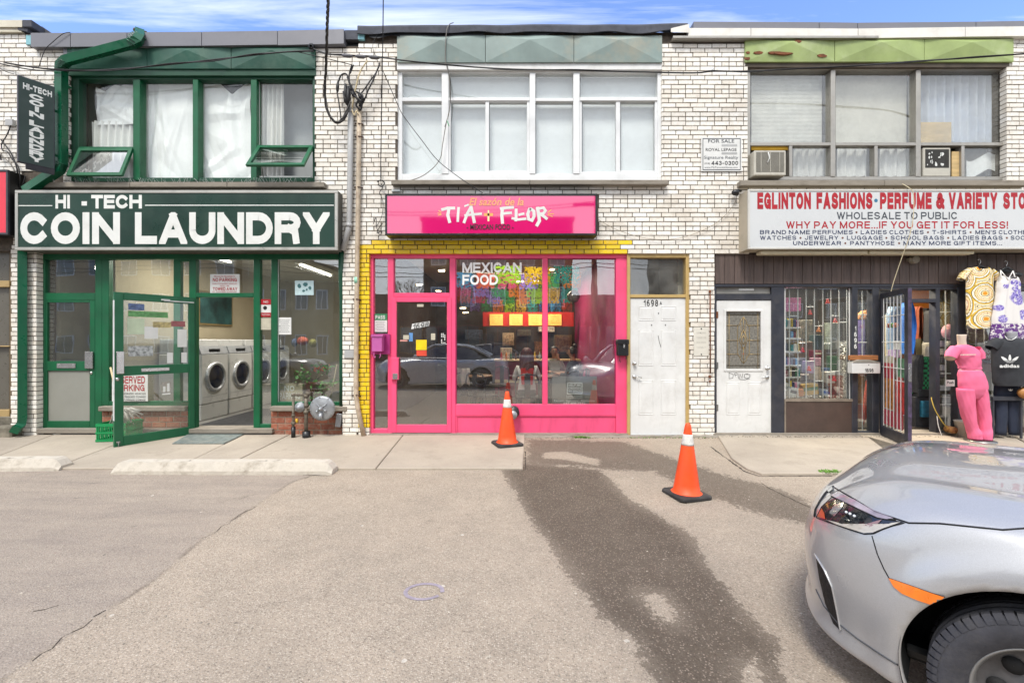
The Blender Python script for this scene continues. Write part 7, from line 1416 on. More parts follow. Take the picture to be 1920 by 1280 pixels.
for lb, px, py, col in (('red bell ornament high on the right of the barred window', 1552, 564, '#c4453a'), ('red bell ornament near the second bar', 1519, 585, '#b8453a'), ('red bell ornament on the right bars', 1566, 600, '#b8453a'), ('orange bell ornament in the middle of the bars', 1535, 617, '#c9783a'), ('red bow on the left bars', 1505, 655, '#c22a2c'), ('red ribbon ball on the lilac carton', 1517, 690, '#c43a34'), ('red bow on the white carton', 1564, 709, '#b01c24')):
 t = thing('ornament', lb, 'ornament', (X(px, .13), .13, Z(py, .13)), 'hanging ornaments behind the window bars'); mb = MB(); mb.lathe([(.001, .035), (.012, .03), (.018, 0), (.03, -.03), (.032, -.04), (.001, -.04)], (X(px, .13), .13, Z(py, .13)), 'z', 12); mb.build('bell', M('orn' + col[1:], col, .25), t); mb = MB(); mb.tube([(X(px, .13), .13, Z(py, .13) + .03), (X(px, .13), .13, Z(py, .13) + .12)], .002, 4); mb.build('thread', PAPER, t)
tn = thing('tinsel', 'silver tinsel garland up the right side of the barred window', 'tinsel', (X(1584, .2), .2, .6)); mb = MB(); r9 = random.Random(8)
for _ in range(900):
 u = r9.random(); px, py = (1582 + r9.gauss(0, 3.4), 640 + 104 * u) if _ < 560 else (1474 + 114 * u, 744 + r9.uniform(-3.5, 2)) if _ < 780 else (1476 + r9.gauss(0, 2), 690 + 54 * u)
 c0 = Vector(q3(px, py, .19)) + Vector((0, r9.gauss(0, .02), 0)); a = Vector((r9.gauss(0, 1), r9.gauss(0, 1), r9.gauss(0, 1))).normalized() * .02; b = a.orthogonal().normalized() * .003; mb.add([c0 - b, c0 + b, c0 + a + b, c0 + a - b], [(0, 1, 2, 3)])
mb.build('strands', M('tinsel_silver', '#c9c5b8', .3, metal=.4, per=.6), tn)
def garment(rows, y0, bulge, folds, seed=0, nu=36, sub=5, hem=0, cut=None):
 """hanging cloth with a front and a back, from left/right edges at a list of heights"""
 R_ = []
 for i in range(len(rows) - 1):
  for k in range(sub): t = k / sub; t2 = t * t * (3 - 2 * t); R_.append([a + (b - a) * (t if j == 0 else t2) for j, (a, b) in enumerate(zip(rows[i], rows[i + 1]))])
 R_.append(list(rows[-1])); nr = len(R_) - 1; mb = MB()
 def f(side):
  def g(u, v_):
   k = v_ * nr; i = min(int(k + 1e-6), nr); py, a, b = R_[i]; x = X(a + (b - a) * u, y0); e = math.sqrt(max(0, 1 - (2 * u - 1) ** 2))
   fo = (.5 + .5 * v_) * folds * math.sin(u * 14 + seed + 1.5 * math.sin(v_ * 3)) * e + folds * .5 * math.sin(u * 31 + v_ * 5 + seed) * e
   zz = Z(py, y0) - (hem * .5 * (1 + math.sin(u * 9 + seed)) if i == nr else 0)
   if cut and i <= cut[2]: d = max(0, 1 - abs(2 * u - 1) / cut[0]); zz -= cut[1] * math.sqrt(d) * (1 - i / (cut[2] + 1)) if side < 0 else cut[1] * .3 * math.sqrt(d) * (1 - i / (cut[2] + 1))
   return (x, y0 + side * bulge * e + side * -fo * .0 + fo, zz)
  return g
 mb.grid(f(-1), nu, nr); mb.grid(f(1), nu, nr); return mb
def pattern_gold():
 q = Nodes('medallion_print'); v = q.coord(); sp = q.n('SeparateXYZ'); q.l(v, sp.inputs[0]); xs, zs = sp.outputs[0], sp.outputs[2]; best = None
 for cx, cz, ax, az in ((0, .19, .16, .13), (.02, -.18, .16, .13), (-.08, .55, .14, .13), (.26, .38, .12, .14), (-.27, .02, .1, .2), (.28, .02, .1, .14), (-.24, .40, .10, .14)):
  dx_ = q.math('DIVIDE', q.math('SUBTRACT', xs, cx), ax); dz = q.math('DIVIDE', q.math('SUBTRACT', zs, cz), az)
  d = q.math('SQRT', q.math('ADD', q.math('MULTIPLY', dx_, dx_), q.math('MULTIPLY', dz, dz))); best = d if best is None else q.math('MINIMUM', best, d)
 d = q.math('ADD', best, q.math('MULTIPLY', q.math('SUBTRACT', q.noise(v, 18, 2), .5), .08)); cr = q.n('ValToRGB'); q.l(q.math('DIVIDE', d, 1.6), cr.inputs[0]); e = cr.color_ramp; e.interpolation = 'CONSTANT'
 st = [(0, '#e0901c'), (.12, '#e8cf92'), (.19, '#4a4440'), (.22, '#efe6cf'), (.29, '#d0a45c'), (.33, '#efe0bd'), (.41, '#c98a6a'), (.44, '#e9d29c'), (.53, '#a8862c'), (.57, '#f0e9d6'), (.66, '#3a3022'), (.69, '#d9b23c'), (.78, '#efe8d4'), (.84, '#8a7a4a'), (.87, '#e7d6a6'), (.95, '#55504c')]
 while len(e.elements) < len(st): e.elements.new(.5)
 for el, (p, c_) in zip(e.elements, st): el.position = p; el.color = lin(c_)
 blot = q.rng(q.noise(v, 55, 2, .5), .62, .64); c_ = q.mixc(q.math('MULTIPLY', blot, .75), cr.outputs[0], lin('#5a4a1c')); q.col(c_); q.setv('Roughness', .8); return q.m
GD = thing('dress', 'short sleeved gold dress printed with round medallions, hung on the brown boards', 'dress', (X(1839, -.12), -.12, Z(575, -.12)))
GM = pattern_gold()
g = garment([(501, 1825, 1851), (505, 1815, 1858), (510, 1811, 1863), (532, 1811, 1862), (545, 1811, 1863), (560, 1811, 1865), (585, 1812, 1868), (600, 1813, 1869), (616, 1813, 1868)], -.12, .06, .008, 1, cut=(.75, .07, 4)); g.build('dress_body', GM, GD)
for pts in ([(1818, 505, -.12), (1808, 513, -.13), (1801, 524, -.13)], [(1856, 506, -.12), (1864, 514, -.12), (1868, 525, -.12)]):
 mb = MB(); mb.tube([q3(*p) for p in pts], [.05, .065, .058], 14, False, .6); mb.build('sleeve', GM, GD)
def hanger(par, px, py, y, m=BLACK):
 mb = MB(); mb.tube([q3(px - 12, py + 7, y), q3(px - 4, py + 1, y), q3(px, py, y), q3(px + 4, py + 1, y), q3(px + 12, py + 7, y)], [.012, .018, .02, .018, .012], 8); mb.build('hanger_shoulder', m, par)
 mb = MB(); mb.tube([q3(px, py, y), q3(px, py - 5, y), q3(px + 2, py - 8, y), q3(px + 1, py - 12, y), q3(px - 2, py - 13, y), q3(px - 4, py - 11, y)], .0035, 6); mb.build('hanger_hook', CHROME, par)
h_ = thing('clothes_hanger', 'black hanger holding the gold dress', 'hanger', (X(1837), -.1, Z(500))); hanger(h_, 1837, 499, -.13)
h_ = thing('clothes_hanger', 'padded black hanger holding the white floral dress', 'hanger', (X(1889), -.1, Z(500))); hanger(h_, 1887, 502, -.13); mb = MB(); mb.ball(q3(1874, 515, -.10), .07, 10, 1, .5, .6); mb.ball(q3(1908, 515, -.10), .07, 10, 1, .5, .6); mb.ball(q3(1888, 508, -.10), .09, 10, 1.2, .4, .5); mb.build('shoulder_form', BLACK, h_)
def floral():
 q = Nodes('purple_floral_print'); v = q.coord(); sp = q.n('SeparateXYZ'); q.l(v, sp.inputs[0]); xs, zs = sp.outputs[0], sp.outputs[2]; mask = None
 for cx, cz, r in ((.04, .13, .13), (.0, .24, .07), (.10, .20, .06), (-.02, .34, .05), (.10, .33, .05), (-.12, .29, .04), (-.16, -.18, .07), (.12, -.12, .08), (.26, -.13, .07), (.30, .05, .06), (-.2, -.02, .05), (.2, .06, .03)):
  dx_ = q.math('SUBTRACT', xs, cx); dz = q.math('SUBTRACT', zs, cz); d = q.math('SQRT', q.math('ADD', q.math('MULTIPLY', dx_, dx_), q.math('MULTIPLY', dz, dz))); m = q.rng(d, r, r * .6); mask = m if mask is None else q.math('MAXIMUM', mask, m)
 n_ = q.noise(v, 26, 4, .6, .8); pet = q.math('MULTIPLY', q.rng(n_, .40, .46), q.rng(mask, .1, .5)); band_ = q.math('MULTIPLY', q.rng(zs, -.235, -.255), q.rng(n_, .42, .5)); pet = q.math('MAXIMUM', pet, band_)
 pc_ = q.mixc(q.rng(q.noise(v, 48, 3), .42, .58), lin('#5a4aa0'), lin('#a59ad2')); pc_ = q.mixc(q.rng(zs, -.2, -.26), pc_, lin('#5c2a78')); q.col(q.mixc(pet, lin('#d9d6d2'), pc_)); q.setv('Roughness', .8); return q.m
WD = thing('dress', 'white halter dress with purple flowers and a ruffled hem, hung beside the gold dress', 'dress', (X(1893, -.2), -.2, Z(575, -.2)))
g = garment([(517, 1876, 1903), (522, 1873, 1907), (532, 1869, 1911), (540, 1868, 1911), (548, 1868, 1911), (560, 1866, 1914), (580, 1862, 1920), (600, 1859, 1925), (618, 1858, 1931), (629, 1856, 1935), (636, 1856, 1936)], -.20, .085, .014, 2, hem=.05, cut=(.9, .06, 6)); g.build('dress_body', floral(), WD)
mb = MB(); mb.tube([q3(1876, 507, -.2), q3(1877, 520, -.26)], .008, 6); mb.tube([q3(1899, 508, -.2), q3(1903, 520, -.26)], .008, 6); mb.tube([q3(1876, 507, -.2), q3(1890, 524, -.28), q3(1899, 508, -.2)], .007, 6); mb.build('strap', M('white_strap', '#d9d6d2', .8), WD)
PCL = M('bubblegum_cloth', '#e06a8e', .8, var=.08, vs=3, bump=1, bs=9, stretch=(1.6, 1.6, .6)); MANQ = M('mannequin_skin', '#c9b6a4', .5, var=.04)
def ploft(mb, secs, n=44, fold=0, seed=0, caps=True):
 """horizontal rings: (px, py, half width px, depth m, y)"""
 S = []
 for i in range(len(secs) - 1):
  for k in range(4): t = k / 4; S.append([a + (b - a) * t for a, b in zip(secs[i], secs[i + 1])])
 S.append(list(secs[-1])); vs = []
 for i, (px, py, hw, dp, y) in enumerate(S):
  c_ = Vector(q3(px, py, y)); rx = hw * (.84 if y == -.40 else .93) * (y - CAMY) / FPX
  for j in range(n):
   a = 2 * math.pi * j / n; f = 1 + fold * (math.sin(a * 3 + seed + i * .25) * .6 + math.sin(a * 7 + i * .5 + seed) * .4 + .3 * math.sin(a * 12 - i * .8) + .5 * math.sin(i * .9 + a * 2)); vs.append((c_.x + rx * f * math.cos(a), c_.y + dp * .85 * f * math.sin(a), c_.z))
 m = len(S); fs = [(i * n + j, (i + 1) * n + j, (i + 1) * n + (j + 1) % n, i * n + (j + 1) % n) for i in range(m - 1) for j in range(n)]
 if caps: fs += [list(range(n)), list(range((m - 1) * n, m * n))[::-1]]
 return mb.add(vs, fs, True)
pm = thing('mannequin', 'headless mannequin in a bubblegum pink cropped top and joggers outside the store', 'mannequin', (X(1825, -.4), -.4, -.01)); y = -.40
mb = MB(); ploft(mb, [(1803, 627, 9.5, .05, y), (1803, 638, 8, .05, y), (1804, 648, 9, .05, y), (1806, 656, 16, .06, y)]); mb.build('neck', MANQ, pm)
mb = MB(); ploft(mb, [(1805, 646, 9, .06, y), (1806, 650, 20, .09, y), (1809, 656, 27, .11, y), (1812, 666, 27, .125, y), (1816, 676, 24.5, .125, y), (1818, 686, 22.5, .11, y), (1819, 691, 22.5, .11, y), (1819, 693, 21, .10, y)], fold=.045, seed=2); mb.build('cropped_top', PCL, pm)
mb = MB(); mb.tube([q3(1792, 655, y), q3(1785, 663, y - .01), q3(1782, 671, y - .02)], [.075, .075, .066], 14, False); mb.build('sleeve', PCL, pm); mb = MB(); mb.tube([q3(1828, 655, y), q3(1835, 664, y), q3(1837, 672, y)], [.07, .07, .06], 14, False); mb.build('sleeve', PCL, pm)
mb = MB(); mb.tube([q3(1782, 666, y), q3(1781, 670.5, y - .02)], [.055, .06], 12); mb.build('arm_stump', MANQ, pm)
mb = MB(); ploft(mb, [(1819, 691, 21.5, .10, y), (1819, 695, 21.5, .105, y)]); mb.build('waistband', M('silver_waistband', '#c98f9a', .5, bump=.2), pm)
mb = MB(); ploft(mb, [(1819, 694, 22.5, .11, y), (1821, 703, 26, .13, y), (1823, 716, 28.5, .14, y), (1824, 728, 28.5, .14, y), (1824, 738, 25, .12, y), (1825, 747, 16, .07, y)], fold=.03, seed=1)
ploft(mb, [(1810, 728, 15, .125, y), (1811, 745, 15, .11, y), (1814, 765, 13.5, .10, y), (1818, 785, 11.5, .09, y), (1823, 802, 10.5, .085, y), (1827, 812, 12.5, .10, y), (1828, 823, 12, .09, y)], fold=.07, seed=4)
ploft(mb, [(1834, 728, 14.5, .12, y), (1838, 748, 14.5, .105, y), (1843, 768, 12.5, .095, y), (1846, 788, 11, .085, y), (1847, 804, 10.5, .08, y), (1847, 813, 12, .09, y), (1847, 824, 12, .09, y)], fold=.07, seed=6); mb.build('joggers', PCL, pm)
mb = MB(); mb.add([q3(1801, 664, y - .118), q3(1830, 663.5, y - .125), q3(1830, 665.5, y - .126), q3(1801, 666, y - .12)], [(0, 1, 2, 3)]); mb.build('glitter_line', M('glitter', '#bda79c', .4, var=.3, vs=80), pm)
MB().lathe([(.001, -.03), (.17, -.03), (.17, .0), (.001, .0)], q3(1838, 825, y), 'z', 24).build('stand_plate', STEEL, pm)
bk = thing('bucket', 'white plastic tub behind the pink mannequin legs', 'bucket', (X(1808, -.1), -.1, 0)); MB().lathe([(.001, .0), (.10, .0), (.125, .22), (.135, .23), (.12, .23), (.001, .2)], (X(1810, -.12), -.12, .0), 'z', 20).build('tub', M('dirty_white', '#b5b1a8', .6, dirt=.4), bk)
rl = thing('rolled_mat', 'small brown log slice by the sidelight foot', 'log', (X(1788, -.1), -.1, 0)); MB().lathe([(.001, -.03), (.045, -.028), (.05, 0), (.05, .1), (.001, .1)], q3(1787, 806, -.1), 'y', 16).build('log_end', M('log_brown', '#8a6238', .7, var=.4, vs=30), rl)
wire('extension_cord', 'yellow cord trailing from the store doorway to the mannequin foot', [(1746, 745, .1), (1752, 765, .0), (1765, 788, -.06), (1778, 803, -.08), (1795, 812, -.1), (1800, 815, -.12), (1797, 803, -.12), (1802, 797, -.12)], .006, M('yellow_cord', '#b59c3c', .6))
wire('extension_cord', 'white cord lying by the right door jamb', [(1757, 780, .02), (1760, 800, -.02), (1768, 822, -.06)], .005, PAPER)
CH_ = M('charcoal_cloth', '#2b2d31', .85, var=.12, vs=3, bump=.2, bs=30); y = -.32
bm_ = thing('mannequin', 'mannequin torso in a charcoal T-shirt with a white three leaf sports logo', 'mannequin', (X(1893, y), y, .6))
mb = MB(); ploft(mb, [(1897, 622, 9, .06, y), (1897, 634, 9, .06, y), (1898, 642, 13, .06, y)]); mb.build('neck', M('grey_mannequin', '#8d8d90', .5), bm_)
mb = MB(); ploft(mb, [(1897, 634, 15, .07, y), (1894, 640, 30, .10, y), (1893, 650, 34, .12, y), (1893, 665, 34, .13, y), (1893, 690, 33, .125, y), (1894, 708, 34.5, .12, y), (1897, 719, 36, .115, y), (1898, 723, 35, .11, y)], fold=.02, seed=3); mb.build('t_shirt', CH_, bm_)
mb = MB(); mb.tube([q3(1872, 640, y), q3(1863, 646, y), q3(1858, 653, y)], [.07, .08, .07], 14, False); mb.tube([q3(1918, 640, y), q3(1928, 648, y), q3(1933, 656, y)], [.07, .08, .07], 14, False); mb.build('sleeve', CH_, bm_)
LP = M('white_print', '#d9d9d6', .6); yl = y - .138
def leafshape(cx, cz, l, w_, ang): P = [(0, 0), (.25, .5), (.55, .62), (.85, .4), (1, 0), (.85, -.4), (.55, -.62), (.25, -.5)]; ca, sa = math.cos(R(ang)), math.sin(R(ang)); return [(cx + (a * l * ca - b * w_ * sa), cz - (a * l * sa + b * w_ * ca)) for a, b in P]
mb = MB()
for i, an in enumerate((90, 38, 142)): P = leafshape(1893.5, 681, 17 if an == 90 else 21, 4.4 if an == 90 else 4.6, an); mb.add([q3(a, b, yl - .001 * i) for a, b in P], [list(range(8))])
mb.build('logo', LP, bm_); mb = MB()
for k in range(3): mb.add([q3(1880 + k, 675.5 + k * 2, yl - .004), q3(1908 - k, 675.5 + k * 2, yl - .004), q3(1908 - k, 676.4 + k * 2, yl - .004), q3(1880 + k, 676.4 + k * 2, yl - .004)], [(0, 1, 2, 3)])
mb.build('logo_line', CH_, bm_); pt('adidas', 1893, 686, yl - .002, 6.2, LP, bm_, 37, .03)
mb = MB(); mb.tube([q3(1897, 637, y - .09), q3(1889, 636, y - .07), q3(1884, 630, y - .03)], .005, 5); mb.tube([q3(1897, 637, y - .09), q3(1903, 634, y - .07), q3(1908, 628, y - .03)], .005, 5); mb.build('collar_edge', LP, bm_)
ty = thing('trousers', 'dark navy track trousers hanging under the charcoal T-shirt', 'trousers', (X(1888, -.2), -.2, .1)); mb = MB(); NVY = M('navy_cloth', '#232b3d', .8, var=.12, vs=3)
ploft(mb, [(1888, 720, 24, .08, -.2), (1888, 740, 25, .09, -.2), (1888, 750, 25, .08, -.2)], fold=.02); ploft(mb, [(1876, 746, 12, .07, -.2), (1877, 780, 11, .06, -.2), (1876, 815, 10, .05, -.2)], fold=.05, seed=2); ploft(mb, [(1900, 746, 12, .07, -.2), (1900, 780, 11, .06, -.2), (1902, 815, 10, .05, -.2)], fold=.05, seed=5); mb.build('trouser_legs', NVY, ty)
mb = MB(); [mb.add([q3(a, b, -.30) for a, b in leafshape(1895, 733, 5 if an == 90 else 6, 1.4, an)], [list(range(8))]) for an in (90, 40, 140)]; mb.build('logo', LP, ty)
rk = thing('garment_rail', 'dark wooden rail crossing in front of the hanging navy trousers', 'rail', (X(1890, -.3), -.3, .4)); MB().pb(1862, 1990, 743, 751, -.31, -.27, .006).build('rail_bar', DFRAME, rk); [MB().pb(a, a + 4, 751, 822, -.30, -.28, .003).build('rail_post', DFRAME, rk) for a in (1861, 1914, 1985)]
hb = thing('handbag', 'tan handbag hanging at the right edge beside the navy trousers', 'handbag', (X(1926, -.34), -.34, .5)); mb = MB(); mb.ball(q3(1926, 736, -.36), .13, 14, 1, .5, .7); mb.build('bag_body', M('tan_leather', '#a8763f', .5), hb); mb = MB(); mb.tube([q3(1912, 733, -.36), q3(1914, 716, -.36), q3(1926, 706, -.36), q3(1938, 716, -.36), q3(1940, 733, -.36)], .007, 6); mb.build('strap', BLACK, hb)
s = signboard('poster', 'red poster with pale letters hanging behind the store glass between the mannequins', 'poster', 1835, 1876, 650, 697, .12, M('deep_red_poster', '#7a1c20', .5)); Y_ = .118
pt('AVON', 1851, 658.5, Y_, 6.5, LTR, s, 24, .035); pt('Order', 1853, 668, Y_, 5.6, LTR, s, 24, .03); pt('Products', 1857, 677.5, Y_, 5.6, LTR, s, 30, .03)
s = signboard('notice', 'small white push plate sign on the store sidelight', 'notice', 1774, 1790, 712, 724, .02); pt('Push', 1782, 717, .018, 4.5, LBLK, s, 12, .02)
def hung(lb, nm, cat, rows, y, m, bulge=.08, folds=.02): t = thing(nm, lb, cat, (X(rows[0][1], y), y, Z(rows[-1][0], y))); garment(rows, y, bulge, folds, len(lb)).build('cloth', m, t); return t
hung('bright blue jacket hanging in the store doorway', 'jacket', 'jacket', [(566, 1696, 1706), (580, 1692, 1712), (610, 1690, 1716), (640, 1694, 1712), (663, 1696, 1708)], .35, M('royal_blue_cloth', '#1f66b8', .7, var=.1))
PLD = Nodes('green_plaid'); v_p = PLD.coord(); ck = PLD.n('TexChecker'); PLD.l(v_p, ck.inputs[0]); ck.inputs['Scale'].default_value = 26; ck.inputs[1].default_value = lin('#1f7a4c'); ck.inputs[2].default_value = lin('#12291f'); PLD.col(ck.outputs[0]); PLD.setv('Roughness', .85)
hung('green and black plaid shirt hanging in the store doorway', 'shirt', 'shirt', [(668, 1722, 1738), (680, 1716, 1745), (705, 1712, 1747), (735, 1708, 1746), (742, 1710, 1742)], .45, PLD.m)
hung('green plaid shirt tail left of the black jacket', 'shirt', 'shirt', [(700, 1700, 1708), (720, 1700, 1716), (745, 1699, 1722), (752, 1701, 1720)], .5, PLD.m); hung('black sports jacket on the doorway rail', 'jacket', 'jacket', [(665, 1712, 1726), (680, 1706, 1730), (710, 1708, 1728), (735, 1710, 1724)], .42, M('black_cloth', '#17181c', .8)); hung('grey coat hanging deeper inside the store', 'coat', 'coat', [(585, 1722, 1738), (600, 1718, 1744), (640, 1718, 1746), (680, 1722, 1744)], 1.3, M('olive_grey_cloth', '#57523f', .8, var=.2))
hung('pale blue shirt hanging behind the barred glass door', 'shirt', 'shirt', [(575, 1668, 1690), (590, 1662, 1694), (620, 1662, 1694), (655, 1664, 1692)], .7, M('pale_blue_cloth', '#7f98b0', .8)); goods('dark crate stack on the doorway floor', 1716, 1750, 744, 806, .35, '#25262a'); goods('teal magazine in the doorway crate', 1730, 1746, 752, 782, .30, '#1f5d74'); goods('black box under the plaid shirt', 1722, 1750, 730, 744, .33, '#1c1e22')
hung('purple scarf hanging behind the narrow pane', 'scarf', 'scarf', [(600, 1610, 1616), (640, 1609, 1618), (672, 1610, 1616)], .3, M('purple_cloth', '#5c4a80', .8)); hung('orange hat shape behind the top of the narrow pane', 'hat', 'hat', [(582, 1618, 1628), (590, 1610, 1634), (598, 1608, 1636)], .4, M('orange_cloth', '#b8742c', .8))
um = thing('umbrella', 'folded red and orange umbrella standing behind the lower narrow pane', 'umbrella', (X(1622, .25), .25, 0)); mb = MB(); mb.tube([q3(1631, 705, .25), q3(1630, 715, .25), q3(1625, 760, .25), q3(1617, 800, .25)], [.01, .045, .05, .008], 10); mb.build('folded_canopy', M('red_orange_stripes', '#b8452c', .7, var=.5, vs=12, stretch=(12, 1, .5)), um)
hung('black speckled shirt behind the narrow pane', 'shirt', 'shirt', [(640, 1617, 1632), (660, 1615, 1635), (690, 1616, 1634), (705, 1617, 1632)], .35, M('speckled_cloth', '#6a6866', .8, var=.9, vs=90)); s = thing('display_bust', 'pink and white mannequin bust behind the right sidelight', 'mannequin', (X(1781, .3), .3, 1.2)); mb = MB(); mb.ball(q3(1780, 622, .3), .12, 14, .8, .8, 1); mb.build('bust', M('pale_pink', '#c98f9a', .6, var=.2), s); mb = MB(); mb.lathe([(.05, 0), (.06, .05), (.03, .09)], q3(1780, 650, .3), 'z', 14); mb.build('bust_neck', M('bone_white', '#b8b2a8', .6), s)
for i, (py, col) in enumerate(((645, '#8c7f94'), (660, '#b2aaa6'), (675, '#3f4048'), (690, '#9c98a4'), (703, '#5c5660'))): goods(['mauve', 'grey', 'dark', 'lavender', 'plum'][i] + ' item on the hanging strip behind the right sidelight', 1766, 1772, py - 6, py + 5, .2, col)
goods('dark upright stand by the right sidelight', 1766, 1790, 745, 806, .4, '#6d6a63')
rh = random.Random(31)
for i, (px, py, wd, hg, yy, nm, col) in enumerate(((1718, 575, 12, 60, 1.0, 'rust', '#7a3a20'), (1732, 578, 12, 70, 1.5, 'black', '#15151a'), (1744, 582, 10, 60, .8, 'charcoal', '#2b2c30'), (1704, 640, 12, 60, 1.1, 'maroon', '#5c1c26'), (1738, 640, 12, 45, 1.2, 'white', '#b5b3ac'), (1747, 650, 8, 70, .5, 'grey', '#77777a'), (1690, 585, 12, 80, 1.6, 'mustard', '#a8842a'), (1676, 600, 12, 70, 1.2, 'lilac', '#8a7aa4'), (1664, 590, 11, 80, 1.8, 'cream', '#b5a98c'), (1712, 700, 14, 60, 1.0, 'dark teal', '#1c4a50'), (1694, 680, 14, 70, 1.3, 'crimson', '#8c1f2c'))):
 hung(nm + ' garment in the crowded rack inside the store doorway', 'garment', 'garment', [(py, px - wd * .35, px + wd * .35), (py + 6, px - wd * .6, px + wd * .6), (py + hg * .5, px - wd * .55, px + wd * .55), (py + hg, px - wd * .6, px + wd * .6)], yy, M('cloth_' + col[1:], col, .85, var=.25, vs=8), folds=.03)
ck_ = MB(); rk_ = random.Random(17)
def crack(P, w_=.006, jit=.012):
 Q = []
 for (a, b), (c_, d_) in zip(P, P[1:]):
  A = Vector(gp(a, b)); B = Vector(gp(c_, d_)); n_ = max(2, int((B - A).length / .05)); Q += [A.lerp(B, k / n_) + Vector((rk_.uniform(-jit, jit), rk_.uniform(-jit, jit))) for k in range(n_)]
 Q.append(B)
 for i, (p, q_) in enumerate(zip(Q, Q[1:])):
  d = (q_ - p).normalized(); nn = Vector((-d.y, d.x)); w0 = w_ * rk_.uniform(.3, 1.3)
  if w_ < .0055 and math.sin(i * .21 + w_ * 999) + rk_.uniform(-.4, .4) < .15: continue
  ck_.add([(r.x, r.y, float(gz(r.x, r.y)) + .0022) for r in (p - nn * w0, p + nn * w0, q_ + nn * w0, q_ - nn * w0)], [(0, 1, 2, 3)])
crack([(1333, 838), (1366, 861), (1398, 884), (1424, 893), (1560, 892)], .010, .006); crack([(1398, 886), (1440, 915), (1500, 945), (1556, 968)], .005); crack([(600, 888), (545, 906), (470, 956), (380, 1012), (290, 1086), (180, 1150), (60, 1235)], .0028, .025)
crack([(40, 952), (90, 944)], .004); crack([(60, 1145), (110, 1132)], .006); crack([(85, 1082), (112, 1066)], .004); crack([(240, 880), (440, 884), (618, 892)], .008, .004); crack([(700, 879), (984, 881)], .005, .004); crack([(985, 846), (985, 880)], .006, .004)
ck_.build('crack', M('crack_dirt', '#3a3129', .95, var=.4, vs=20), None, label='dark cracks and open joints running through the paving', kind='stuff')
# cars: a saloon body shaped from plan belts
S_ = [(.855, 0), (.838, .30), (.765, .57), (.65, .735), (.48, .83), (.27, .875), (0, .895), (-.45, .90), (-1.2, .90), (-2.2, .90), (-2.70, .895), (-3.15, .87), (-3.45, .78), (-3.58, .5), (-3.62, 0)]
BELT = [(.185, .17, .20, .10, .07), (.225, .19, .24, -.015, .028), (.27, .26, .32, .05, .024), (.47, .45, .5, .0, .0), (.60, .62, .62, .02, -.004), (.70, .79, .82, .055, .012), (.775, .90, 1.0, .15, .055)]
def car_cage():
 n = len(S_); P = [Vector((a, b)) for a, b in S_]; NR = []
 for i in range(n):
  a = P[i - 1] if i else Vector((P[1].x, -P[1].y)); b = P[i + 1] if i < n - 1 else Vector((P[-2].x, -P[-2].y)); t = (b - a).normalized(); NR.append(Vector((-t.y, t.x)) * -1)
 V = []; F = []
 fr = lambda i: max(0, 1 - max(0, i - 1) / 4.0) if i < 6 else 0
 rr = lambda i: max(0, 1 - (14 - i) / 3.5) if i > 10 else 0
 for (wf, wm, wr, inf, ins) in BELT:
  for i in range(n):
   f, r = fr(i), rr(i); s = 1 - f - r
   wtop = wm + (.05 * ss(6, 8, i) if wm > .85 else 0) + (.02 * ss(6, 8, i) if .7 < wm < .85 else 0)
   z = wf * f + wtop * s + wr * r; ins_ = inf * f + ins * s + inf * r * .5; p = P[i] + NR[i] * ins_ if NR[i].dot(P[i] - Vector((-1.3, 0))) < 0 else P[i] - NR[i] * ins_
   V.append(Vector((p.x, p.y if 0 < i < n - 1 else 0, z)))
 K = len(BELT)
 for k in range(K - 1):
  for i in range(n - 1): F.append((k * n + i, k * n + i + 1, (k + 1) * n + i + 1, (k + 1) * n + i))
 T = (K - 1) * n; rows = [[T + 0, T + 1, T + 2, T + 3]]
 for i in range(4, 12):
  e = V[T + i]; row = []
  for j, fz in enumerate((0, .34, .70)):
   bul = [.062, .052, .030][j]; du = (.10 if i < 7 else 0) * (1 - fz) * (1 if i < 7 else 0) * ss(9, 4, i)
   if i == 4: bul = [.085, .075, .045][j]
   if i > 7: bul *= .5
   V.append(Vector((e.x + du, e.y * fz, e.z + bul))); row.append(len(V) - 1)
  rows.append(row + [T + i])
 rows.append([T + 14, T + 13, len(V), T + 12]); a, b = V[T + 13], V[T + 12]; V.append((a + b) / 2 + Vector((-.02, .02, .01)))
 for ra, rb in zip(rows, rows[1:]):
  for j in range(3): F.append((ra[j], ra[j + 1], rb[j + 1], rb[j]))
 return V, F
